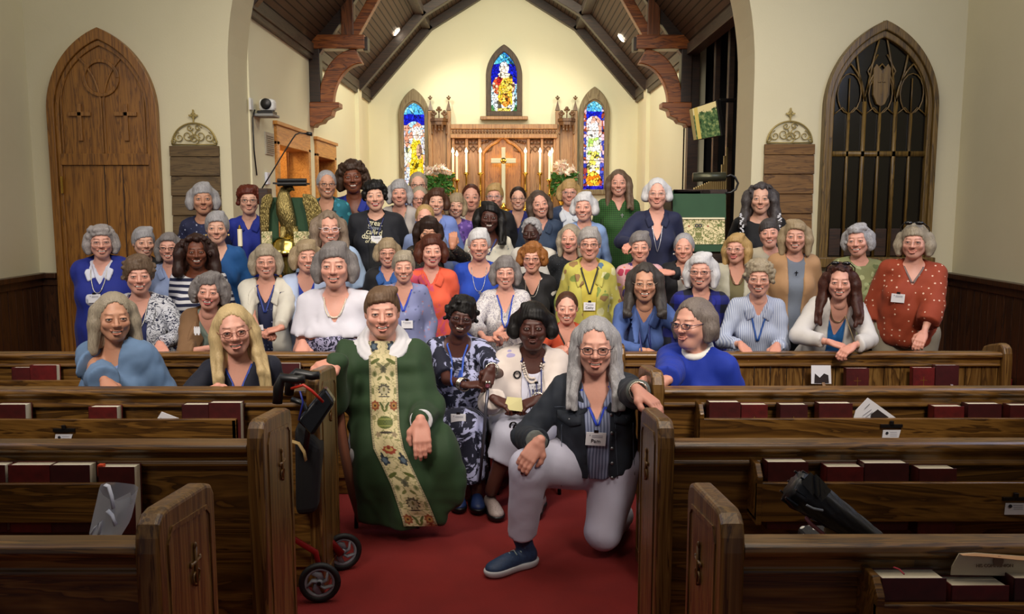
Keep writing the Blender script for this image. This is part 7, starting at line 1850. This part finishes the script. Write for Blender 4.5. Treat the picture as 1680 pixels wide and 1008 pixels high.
shoe(PM, PM['LG'][-1][2] + V3(0, 0, -.01), (-.9, -.62), NAVYS, plain('white_sole', 'b8b8bc', .6), 'running_shoe', k=1.05, laces=True)
shoe(PM, PM['LG'][1][2], (.1, 1), NAVYS, plain('white_sole', 'b8b8bc', .6), 'running_shoe')
SNK = M('patterned_shoe', lambda: (lambda t: (t.base(t.ramp(t.new('ShaderNodeTexVoronoi', i_Vector=t.co(), i_Scale=120).outputs['Distance'], [(0, '4a403c'), (.4, '9a8a84')])), t.rough(.5), t.m)[-1])(NT('patterned_shoe')))
for s in (-1, 1): shoe(RE, RE['LG'][s][2], (-.25 * -s * -1, -1), SNK, BLACKM, 'slip_on_shoe', k=.95)
for s in (-1, 1): shoe(TD, TD['LG'][s][2], (.1, -1), plain('blue_shoe', '1c3060', .5), BLACKM, 'flat_shoe', k=.9)
# rings, bangles, watch
def bangles(fig, s, n, mat, r=.034, name='bangle'):
    E_, W_ = fig['arms'][s][:2]; d = unit(W_ - E_); u = unit(np.cross(d, V3(0, 0, 1))); w = np.cross(d, u)
    for i in range(n):
        c = W_ - d * (.012 + .011 * i); MB().tube([tuple(c + (u * math.cos(t) + w * math.sin(t)) * r) for t in [2 * math.pi * j / 16 for j in range(17)]], .0042, 6, False).build(name, mat, fig['obj'], True)
SB = plain('silver_bangle', 'c8c0b0', .2, 1)
bangles(TD, -1, 4, SB, .034); bangles(TD, 1, 3, SB, .034); bangles(RE, 1, 1, SB, .034); bangles(PM, 1, 2, SB, .036)
m = MB()
for a in (.0, .016): 
    q = TD['arms'][1][1] + V3(-.01 - a, -.035, -.07); m.ball(tuple(q), (.008, .008, .014), 8, 6)
m.build('ring', SB, TD['obj'], True)
# ring necklace of the person in cream
RN = plain('black_ring', '08080a', .25); RT = RE['RT']
for a, c in ((-.085, -.08), (.045, -.07), (-.10, -.19), (-.08, -.195), (-.062, -.225)):
    m = MB(); q, _ = RE['onfront'](a, c, .012); r_ = Vector(RT[:, 0]); u_ = Vector(RT[:, 2])
    m.tube([tuple(q + r_ * .018 * math.cos(t) + u_ * .022 * math.sin(t)) for t in [2 * math.pi * j / 14 for j in range(15)]], .0050, 6, False)
    m.build('necklace_ring', RN, RE['obj'], True)
m = MB()
for i in range(26):
    q = i / 25 * 2 - 1; p, _ = RE['onfront'](.062 * q, -.03 - .10 * (1 - q * q), .010); m.ball(tuple(p), .0075, 8, 6)
    p, _ = RE['onfront'](.05 * q, -.03 - .075 * (1 - q * q), .012); m.ball(tuple(p), .006, 8, 6)
m.build('bead_necklace', plain('pale_beads', 'c8bcb0', .35), RE['obj'], True)
EVP = thing('small_purse', 'pale yellow folded paper in the lap of the cream jacketed person', 'paper', tuple(at(845, 665, 4.33)))
MB().add(*quadbox([at(826, 672, 4.36), at(858, 676, 4.34), at(856, 654, 4.36), at(832, 652, 4.38)], Vector((0, 1, 0)), .01)).build('folded_sheet', plain('pale_yellow_paper', 'c8c08a', .7), EVP)
EVP.name = 'folded_paper'
for s in (-1, 1):
    E_, W_ = PM['arms'][s][:2]; d_ = unit(W_ - E_); v = Vol(W_ - .14, W_ + .14, .0075); v.cap(W_ - d_ * .085, W_ - d_ * .030, .052, .050, .01, cut=True); V_, Q_ = v.mesh(); V_ = relax(V_, Q_, 1, .4)
    mesh_obj('turned_cuff', V_, Q_, cloth(('denim', '4a4e4c', '6c706a')), PM['obj'], True)['label'] = 'pale turned back denim cuff'
# denim jacket details
m = MB()
for c in (-.14, -.24, -.34, -.44, -.54):
    q, _ = PM['onfront'](.062, c, .006); m.ball(tuple(q), (.008, .005, .008), 10, 6)
for s in (-1, 1):
    q, _ = PM['onfront'](s * .125, -.165, .006); m.ball(tuple(q), (.007, .004, .007), 10, 6)
m.build('jacket_buttons', plain('steel_button', '8a8c90', .3, .9), PM['obj'], True)
DS = cloth(('denim', '0e131b', '232b38'))
for s in (-1, 1):
    V_ = []
    for j, c in enumerate((-.135, -.165, -.18)):
        for i in range(7):
            q = i / 6 * 2 - 1; dd = 0 if j < 2 else -.016 * (1 - abs(q)); p, _ = PM['onfront'](s * .125 + q * .052, c + (dd if j == 2 else 0), .008); V_.append(p)
    Fc = [(j * 7 + i, j * 7 + i + 1, (j + 1) * 7 + i + 1, (j + 1) * 7 + i) for j in range(2) for i in range(6)]
    o = MB().add(V_, Fc).build('pocket_flap', DS, PM['obj'], True); sm_ = o.modifiers.new('s', 'SOLIDIFY'); sm_.thickness = .006; sm_.offset = 0
STI = plain('denim_stitch', '4a5260', .8)
for i, pts in enumerate((((.075, -.12), (.19, -.12)), ((-.19, -.12), (-.08, -.12)), ((.078, -.13), (.080, -.35), (.09, -.56)), ((.16, -.21), (.17, -.56)), ((-.16, -.21), (-.17, -.56)))):
    PM['line'](list(pts), .0014, 'seam_stitching', STI, lift=.002)
# white pin on the tan jacket, tulip badge and small extras
def pin(label, shape, mat):
    f = [f for f in FIG if f['label'] == label]
TJ = [o for o in FIG if 'tan jacket with a white pin' in o['label']][0]
p = at(323, 543, 4.90)
pm_ = MB(); pm_.box((p.x - .018, p.y - .0, p.z - .016), (p.x + .018, p.y + .004, p.z + .016))
for dx in (-.012, 0, .012): pm_.box((p.x + dx - .004, p.y, p.z + .016), (p.x + dx + .004, p.y + .004, p.z + .024))
for dx in (-.009, .009): pm_.box((p.x + dx - .005, p.y, p.z - .026), (p.x + dx + .005, p.y + .004, p.z - .016))
pm_.build('white_pin', plain('badge_white', 'e6e6ea', .4), TJ)
# clerical collar of the blue sweater
RT = CW['RT']; v = Vol(np.array(CW['N']) - .16, np.array(CW['N']) + .16, .007); k_ = CW['k']; T_ = CW['T']
for i in range(24):
    a0, a1 = 2 * math.pi * i / 24, 2 * math.pi * (i + 1) / 24
    f_ = lambda a: T_(.066 * math.cos(a), .004 + .072 * math.sin(a), .022 + .028 * math.sin(a))
    v.cap(f_(a0), f_(a1), .0165, .0165, .004)
V_, Q_ = v.mesh(); mesh_obj('clerical_collar', V_, Q_, plain('white_linen', 'f0eee2', .8), CW['obj'], True)
CW['line']([(-.02, -.03), (-.03, -.26)], .0022, 'neck_chain', SB)
# white embroidery on the black blouse
EMB = [o for o in FIG if 'white embroidery' in o['label']][0]
wm = plain('white_thread', 'd0d0d4', .8); rr_ = random.Random(4)
m = MB()
for s in (-1, 1):
    for i in range(26):
        q = at(1248 + s * 31 + rr_.uniform(-3, 3) * 1.0, 351 + i * .95 * 1.3, 6.47)
        m.ball(tuple(q), (.008, .004, .005), 6, 5)
m.build('embroidery', wm, EMB)

# ================================================================ the priest
PR = person('seated priest in a green chasuble with a wide floral brocade band', 627, 466, 554, 4.25, 'pink', (('3a2a1e', '7a6048'), 0), S(len=0, vol=.006, bang=.45, side=.004, sweep=1.6, bangx=.7, bang_len=.028, hair_line=.080), dict(c=P('c9c7c9', 'b8b6ba'), neck='crew', name='alb', sl=1.97, loose=.02), male=True, smile=.8, age=.5, w=1.0, jaw=1.02, nose=1.05, kb=.98, pelvis=(634, 712, 4.42), floor=0,
            legs={-1: ((600, 745, 4.15), (612, 845, 4.3)), 1: ((715, 745, 4.12), (728, 835, 4.15))}, bottom=dict(c=P('c9c7c9'), kind='trousers'),
            L=dict(w=(556, 592, 4.0), d=(-.85, -.45, -.25), b=(-.1, -.4, .9), curl=.6, pole=(-.2, .8, -1)), R=dict(w=(690, 692, 3.96), d=(.10, -.42, -.85), b=(.1, -.85, .4), curl=.35, pole=(.25, .6, -1), spread=.2))
def chas():
    A = lambda x, y, Y: np.array(at(x, y, Y))
    v = Vol(A(535, 860, 4.7) * 0 + V3(-1.05, 3.72, .02), V3(-.05, 4.75, 1.12), .0105)
    N = np.array(PR['N']); Sl, Sr = PR['Ss'][-1], PR['Ss'][1]; El, Wl = PR['arms'][-1][:2]; Er, Wr = PR['arms'][1][:2]; pel = np.array(PR['pel'])
    v.cap(N + V3(0, .02, -.05), N + V3(0, .06, -.2), .075, .135, .05); v.cap(N + V3(0, .06, -.2), pel, .135, .17, .06)
    v.cap(Sl, Sr, .058, .058, .06)
    v.chain([Sl, El, El + (Wl - El) * .97], [.070, .072, .052], .05); v.chain([Sr, Er, Er + (Wr - Er) * .80], [.070, .075, .065], .05)
    rows = [(600, 552, 694, 4.24, .05), (635, 553, 706, 4.22, .055), (665, 557, 714, 4.19, .06), (700, 563, 726, 4.15, .065), (725, 568, 742, 4.10, .06), (748, 573, 754, 4.08, .055), (772, 577, 766, 4.06, .05), (792, 580, 770, 4.05, .045), (812, 583, 762, 4.06, .04), (832, 586, 748, 4.07, .035), (850, 588, 734, 4.08, .035), (870, 590, 724, 4.09, .035)]
    for y, xl, xr, Y, r in rows:
        ins = r * .9 * F_PX / Y; xl += ins; xr -= ins
        a, b = A(xl, y, Y + .06), A(xr, y, Y); c = A((xl + xr) / 2, y, Y - .03)
        v.cap(a, c, r * .8, r, .05); v.cap(c, b, r, r * .85, .05)
    v.ell(A(722, 742, 4.08), (.09, .11, .11), k=.06); v.ell(A(618, 745, 4.15), (.09, .10, .12), k=.06)
    def folds(X, Y, Z):
        low = np.clip((.85 - Z) / .5, 0, 1)
        u = X + .28 * (Z - .5) * np.clip((X + .75) * 3, -1, 1)
        f = .015 * np.sin(u * 46 + 1.2 * np.sin(Z * 5)) * low * (.25 + .75 * np.clip(np.abs(X + .62) * 4, 0, 1)) + .011 * np.sin(X * 52 + Z * 12) * np.clip(np.abs(X + .62) * 6 - .5, 0, 1)
        g = .006 * fnoise((X, Y, Z), (12, 12, 9), 5, 3) - .010 * np.clip(.10 - np.abs(fnoise((X, Y, Z), (7, 5, 4), 9, 2)), 0, 1) * 5
        return (f + g).astype(F32)
    v.full(folds, op='+')
    zh = at(640, 864, 4.08).z
    v.full(lambda X, Y, Z: (-(Z - zh) + 0 * X + 0 * Y).astype(F32), .004, 'i')
    v.ell(N + V3(0, .0, .025), (.066, .075, .075), k=.01, op='s')
    V_, Q_ = v.mesh(); V_ = relax(V_, Q_, 2, .5)
    g = M('chasuble_green', lambda: (lambda t: (t.base(t.mix(t.noise(t.co(), 5, 3), '182f14', '223f1d')), t.rough(.78, Sheen_Weight=.04), t.bump(t.noise(t.co((1, 1, .2)), 420, 1), .2, .002), t.m)[-1])(NT('chasuble_green')))
    o = mesh_obj('chasuble', V_, Q_, g, PR['obj'], True)
    return BVHTree.FromPolygons([tuple(q) for q in V_], [tuple(int(i) for i in q) for q in Q_])
bvC = chas()
# brocade band laid on the chasuble
def orphrey():
    cl = [(552, 604.5, 650.5), (600, 606, 652), (650, 607.5, 654), (700, 609, 656), (735, 613, 663), (765, 628, 676), (795, 642, 690), (825, 652, 704), (850, 660, 714), (863, 663, 719)]
    nu, nv = 56, 520; V_ = []; ys = np.linspace(559, 862.5, nv)
    L_ = np.interp(ys, [c[0] for c in cl], [c[1] for c in cl]); R_ = np.interp(ys, [c[0] for c in cl], [c[2] for c in cl])
    last = 4.1
    G = np.zeros((nv, nu, 3))
    camp = Vector((0, 0, CAM_H))
    for j in range(nv):
        for i in range(nu):
            px = L_[j] + (R_[j] - L_[j]) * i / (nu - 1); q = at(px, ys[j], 4.1); d = (q - camp).normalized()
            h = bvC.ray_cast(camp, d)
            p = h[0] if h[0] is not None else camp + d * last
            if h[0] is not None: last = (p - camp).length
            G[j, i] = p
    for _ in range(6):
        G[1:-1, :, 1] = (G[:-2, :, 1] + G[2:, :, 1] + 2 * G[1:-1, :, 1]) / 4; G[:, 1:-1, 1] = (G[:, :-2, 1] + G[:, 2:, 1] + 2 * G[:, 1:-1, 1]) / 4
    jr = int(np.argmin(np.abs(ys - 580)))
    for j in range(jr - 1, -1, -1):
        for i in range(nu):
            px = L_[j] + (R_[j] - L_[j]) * i / (nu - 1); Yd = float(G[jr, i, 1] + (jr - j) * .0009); G[j, i] = at(px, ys[j], Yd)
    G[:, :, 1] -= .011
    idx = np.arange(nv - 1)[:, None] * nu + np.arange(nu - 1)[None]
    Q_ = np.stack([idx, idx + nu, idx + nu + 1, idx + 1], -1).reshape(-1, 4)
    t = NT('orphrey'); c = t.new('ShaderNodeVertexColor', layer_name='Col').outputs[0]; t.base(c); t.rough(.7)
    o = mesh_obj('brocade_band', G.reshape(-1, 3), Q_, t.m, PR['obj'], True)
    u = np.repeat(np.linspace(-1, 1, nu)[None], nv, 0).ravel(); w = np.repeat(((ys - 549) / 46.)[:, None], nu, 1).ravel()   # 1 unit of w = one band width
    per = 4.05; v_ = np.mod(w + .2, per); au = np.abs(u); C = np.zeros((len(u), 3))
    def Lc(h): return np.array(srgb(h)[:3])
    C[:] = Lc('cbbd90')
    def ell(cu, cv, ru, rv, col, rot=0, lobes=0, amp=0):
        du, dv = (au - cu) / 1.0, (v_ - cv) * 2.0
        if rot: c_, s_ = math.cos(rot), math.sin(rot); du, dv = du * c_ + dv * s_, -du * s_ + dv * c_
        ang = np.arctan2(dv, du); r_ = np.sqrt((du / ru) ** 2 + (dv / rv) ** 2)
        if lobes: r_ = r_ / (1 + amp * np.cos(lobes * ang))
        C[r_ < 1] = Lc(col)
    n = fnoise((u * 4, w * 8, u * 0), (1, 1, 1), 3, 3); C[(np.abs(n) < .06)] = Lc('8a8858')
    ell(0, .25, .42, .30, '98402a', 0, 9, .12); ell(0, .22, .26, .16, 'b89c58'); ell(0, .18, .12, .10, '7c3420')
    ell(.62, .62, .27, .34, '2c3640', 0, 5, .2); ell(.62, .62, .15, .2, '5c6c78'); ell(.62, .42, .07, .20, '20242a')
    ell(.60, 1.15, .42, .13, '525a20', .5); ell(.25, 1.28, .30, .12, '6e6c44', -.6); ell(0, 1.42, .22, .30, '66624a', 0, 6, .2); ell(0, 1.42, .10, .18, '4a4a38')
    ell(.62, 1.60, .17, .22, '8a8a5c'); ell(.62, 1.60, .09, .13, '5c6238'); ell(.28, 1.75, .22, .10, '6c6e3c', .7)
    ell(0, 2.15, .40, .42, '4c4634', 0, 11, .14); ell(0, 2.18, .30, .28, 'a39a78', 0, 9, .1); ell(0, 2.40, .42, .05, '2e2822'); ell(0, 2.15, .08, .16, '6a6438')
    ell(.66, 2.72, .30, .34, '8c4a2c', 0, 8, .14); ell(.66, 2.72, .17, .2, 'a87c40'); ell(.66, 2.72, .07, .08, '3c2418'); ell(.20, 2.70, .26, .08, '4c5628', -1.0); ell(.12, 2.85, .22, .07, '5c662c', -1.1)
    ell(0, 3.32, .56, .46, '5a6428'); 
    m_ = ((au / .56) ** 2 + ((v_ - 3.32) * 2 / .46) ** 2 < .9); C[m_ & (np.sin(au * 40) * np.sin(v_ * 50) > .25)] = Lc('4a5228'); C[m_ & (np.sin(v_ * 26) > .85)] = Lc('8c9048')
    ell(0, 3.68, .40, .10, '3c3428', 0, 7, .2); ell(.55, 3.75, .18, .2, '8a7a5c', 0, 5, .2); ell(.75, 3.15, .14, .2, '8c8458'); ell(.8, 2.2, .12, .25, '7c7c50')
    edge = au > .885; C[edge] = Lc('c4b890'); C[edge & (np.mod(w * 22, 1) < .45)] = Lc('3a3024'); C[au > .965] = Lc('a89c74')
    C *= (.92 + .08 * fnoise((u * 60, w * 90, u), (1, 1, 1), 6, 2))[:, None]
    color_layer(o, np.c_[np.clip(C, 0, 1), np.ones(len(C))])
orphrey()
# white collar of the alb over the chasuble
N_ = np.array(PR['N']); v = Vol(N_ - .2, N_ + .2, .0075); T_ = PR['T']
for i in range(28):
    a0, a1 = 2 * math.pi * i / 28, 2 * math.pi * (i + 1) / 28
    f_ = lambda a, e=0: T_((.076 + e) * math.cos(a), .006 + (.082 + e) * math.sin(a), .030 + (.045) * math.sin(a) - e * .8)
    v.cap(f_(a0), f_(a1), .016, .016, .004); v.cap(f_(a0, .022), f_(a1, .022), .016, .016, .01); v.cap(f_(a0, .040), f_(a1, .040), .012, .012, .01)
V_, Q_ = v.mesh(); V_ = relax(V_, Q_, 1, .4); mesh_obj('alb_collar', V_, Q_, plain('alb_white', 'cfcdd0', .8), PR['obj'], True)
E_, W_ = PR['arms'][1][:2]; v = Vol(W_ - .12, W_ + .12, .007); d_ = unit(W_ - E_); v.cap(W_ - d_ * .07, W_ - d_ * .012, .052, .056, .01, cut=True); V_, Q_ = v.mesh(); mesh_obj('white_cuff', V_, Q_, plain('alb_white', 'cfcdd0', .8), PR['obj'], True)
# brown lining showing at the open side
m = MB(); Lp = [(552, 612), (549, 660), (555, 710), (564, 760), (575, 810), (590, 858)]; V_ = []
for x, y in Lp:
    V_ += [at(x - 4, y, 4.16), at(x + 12, y, 4.10), at(x + 14, y, 4.20)]
Fc = [(i * 3 + a, (i + 1) * 3 + a, (i + 1) * 3 + (a + 1) % 3, i * 3 + (a + 1) % 3) for i in range(5) for a in range(3)] + [(0, 1, 2), (15, 17, 16)]
m.add(V_, Fc).build('lining', plain('brown_lining', '6a3c26', .7), PR['obj'], True)

# chairs the aisle people sit on
def stool(label, x, y, Y, top_z, w=.38):
    c = at(x, y, Y); r = thing('folding_chair', label, 'chair', (c.x, Y, 0))
    bx('seat', (c.x - w / 2, Y - .19, top_z - .03), (c.x + w / 2, Y + .19, top_z), BLACKM, r, .01)
    for sx in (-1, 1):
        for sy in (-1, 1):
            MB().tube([(c.x + sx * (w / 2 - .02), Y + sy * .16, top_z - .03), (c.x + sx * (w / 2 - .01), Y + sy * .18, 0)], .011, 8).build('leg', plain('dark_metal', '2a2a2e', .35, .8), r, True)
stool('dark folding chair under the seated priest in green', 640, 700, 4.45, at(634, 712, 4.42).z - .10, .34)
stool('dark folding chair under the person in tie-dye', 752, 690, 5.04, at(752, 690, 5.0).z - .10)
stool('dark folding chair under the person in the white skirt', 866, 700, 4.96, at(866, 700, 4.92).z - .10)
CN = thing('walking_cane', 'thin dark walking cane standing between the two seated people', 'cane', (at(790, 800, 4.48).x, 4.48, 0))
MB().tube([at(800, 640, 4.42), at(795, 700, 4.44), at(787, 792, 4.5)], .009, 8).build('shaft', plain('cane_metal', '50505a', .3, .6), CN, True)
MB().ball(tuple(at(800, 634, 4.42)), (.014, .03, .012), 10, 8).build('handle', plain('maroon_grip', '5a1c2c', .5), CN, True)

# ================================================================ rollator
def rollator():
    w1, w2 = Vector((-.80, 3.44, .088)), Vector((-.765, 3.76, .088)); r = thing('rollator', 'red framed rollator walker with black grips beside the pew end', 'rollator', (-.98, 3.45, 0))
    RED = plain('red_metal', '7c1414', .3, .2); TY = plain('tyre_black', '101012', .6); HUB = plain('grey_wheel', '8a8c96', .4)
    def wheel(c, ang=0):
        R_ = Matrix.Rotation(ang, 3, 'Z')
        def W(p): return c + R_ @ Vector(p)
        m = MB(); m.tube([(.074 * math.cos(t), 0, .074 * math.sin(t)) for t in [2 * math.pi * j / 28 for j in range(29)]], .014, 10, False); m.v = [W(p) for p in m.v]
        ty = m.build('wheel', TY, r, True)
        m = MB(); m.tube([(.060 * math.cos(t), 0, .060 * math.sin(t)) for t in [2 * math.pi * j / 28 for j in range(29)]], .009, 8, False)
        for k in range(5):
            t = 2 * math.pi * k / 5; m.tube([(.012 * math.cos(t), 0, .012 * math.sin(t)), (.032 * math.cos(t + .35), 0, .032 * math.sin(t + .35)), (.058 * math.cos(t + .95), 0, .058 * math.sin(t + .95))], [.016, .015, .010], 8, flat=.5)
        m.lathe([(.016, -.012), (.016, .012)], (0, 0, 0), 14, 'y'); m.v = [W(p) for p in m.v]; m.build('wheel_rim', HUB, ty, True)
        MB().lathe([(.009, -.018), (.009, .018)], tuple(c), 12, 'y').build('axle', BLACKM, ty)
    wheel(w1, .15); wheel(w2, .35); wheel(Vector((-1.30, 3.44, .088))); wheel(Vector((-1.28, 3.22, .088)))
    MB().tube([w1 + Vector((0, .03, .0)), w1 + Vector((-.02, .03, .12)), (-.98, 3.42, .34), (-1.0, 3.40, .62)], .013, 10).build('frame', RED, r, True)
    MB().tube([w2 + Vector((0, -.03, .0)), w2 + Vector((-.05, -.03, .06)), (-1.0, 3.62, .22), (-1.12, 3.5, .3)], .019, 10).build('frame', RED, r, True)
    MB().tube([(-1.29, 3.42, .09), (-1.1, 3.42, .34), (-1.0, 3.42, .60)], .013, 10).build('frame', RED, r, True)
    for (a, b, c) in (((457, 636), (463, 620), (500, 622)), ((476, 622), (487, 612), (524, 616))):
        Y_ = 3.36 if a[0] < 470 else 3.46
        MB().tube([at(a[0] - 2, a[1] + 26, Y_), at(*a, Y_), at(*b, Y_), at(c[0] - 12, c[1] + 1, Y_), at(*c, Y_)], [.020, .022, .021, .019, .017], 12).build('hand_grip', BLACKM, r, True)
    MB().tube([at(478, 655, 3.4), at(497, 662, 3.4), at(508, 690, 3.4), at(500, 745, 3.4)], .012, 8).build('handle_post', BLACKM, r, True)
    MB().tube([at(478, 638, 3.36), at(498, 632, 3.34), at(512, 642, 3.34), at(530, 660, 3.36)], .006, 8).build('brake_cable', plain('red_cable', 'b02818', .4), r, True)
    MB().tube([at(492, 642, 3.35), at(497, 660, 3.35), at(490, 690, 3.35)], .004, 8).build('brake_wire', plain('blue_wire', '28348a', .4), r, True)
    MB().add(*quadbox([at(486, 690, 3.36), at(512, 718, 3.36), at(550, 662, 3.44), at(532, 636, 3.44)], Vector((-.1, 1, 0)).normalized(), .07)).build('pouch', plain('glossy_black_vinyl', '08080a', .18), r, bevel=.015, seg=3)
    MB().add(*quadbox([at(484, 850, 3.40), at(520, 845, 3.44), at(526, 735, 3.44), at(482, 700, 3.40)], Vector((-.1, 1, 0)).normalized(), .16)).build('storage_bag', plain('black_nylon', '040405', .8), r, bevel=.03, seg=3)
    MB().tube([at(478, 724, 3.34), at(490, 728, 3.34), at(499, 742, 3.34), at(502, 756, 3.34)], .016, 8, flat=.25).build('seat_strap', plain('tan_strap', 'a88c58', .6), r, True)
rollator()

# old chips in the plaster of the side wall
PS = plaster('plaster_scar', 'e2dac0', 'efe8d0'); rr_ = random.Random(11)
for (py0, py1, Yc) in ((14, 36, 7.0), (92, 124, 7.05)):
    for k in range(3):
        q = at(30 + k * 4, py0 + (py1 - py0) * k / 2, Yc); z0 = q.z; y0 = Yc - .12 + .05 * k
        poly = [(y0 + rr_.uniform(.02, .05) * math.cos(a), z0 + rr_.uniform(.03, .07) * math.sin(a)) for a in [math.pi * i / 5 for i in range(10)]]
        struct(MB().prism(poly, 'yz', XL + .0005, XL + .004).build('trim_plaster_scar', PS, bevel=.002))
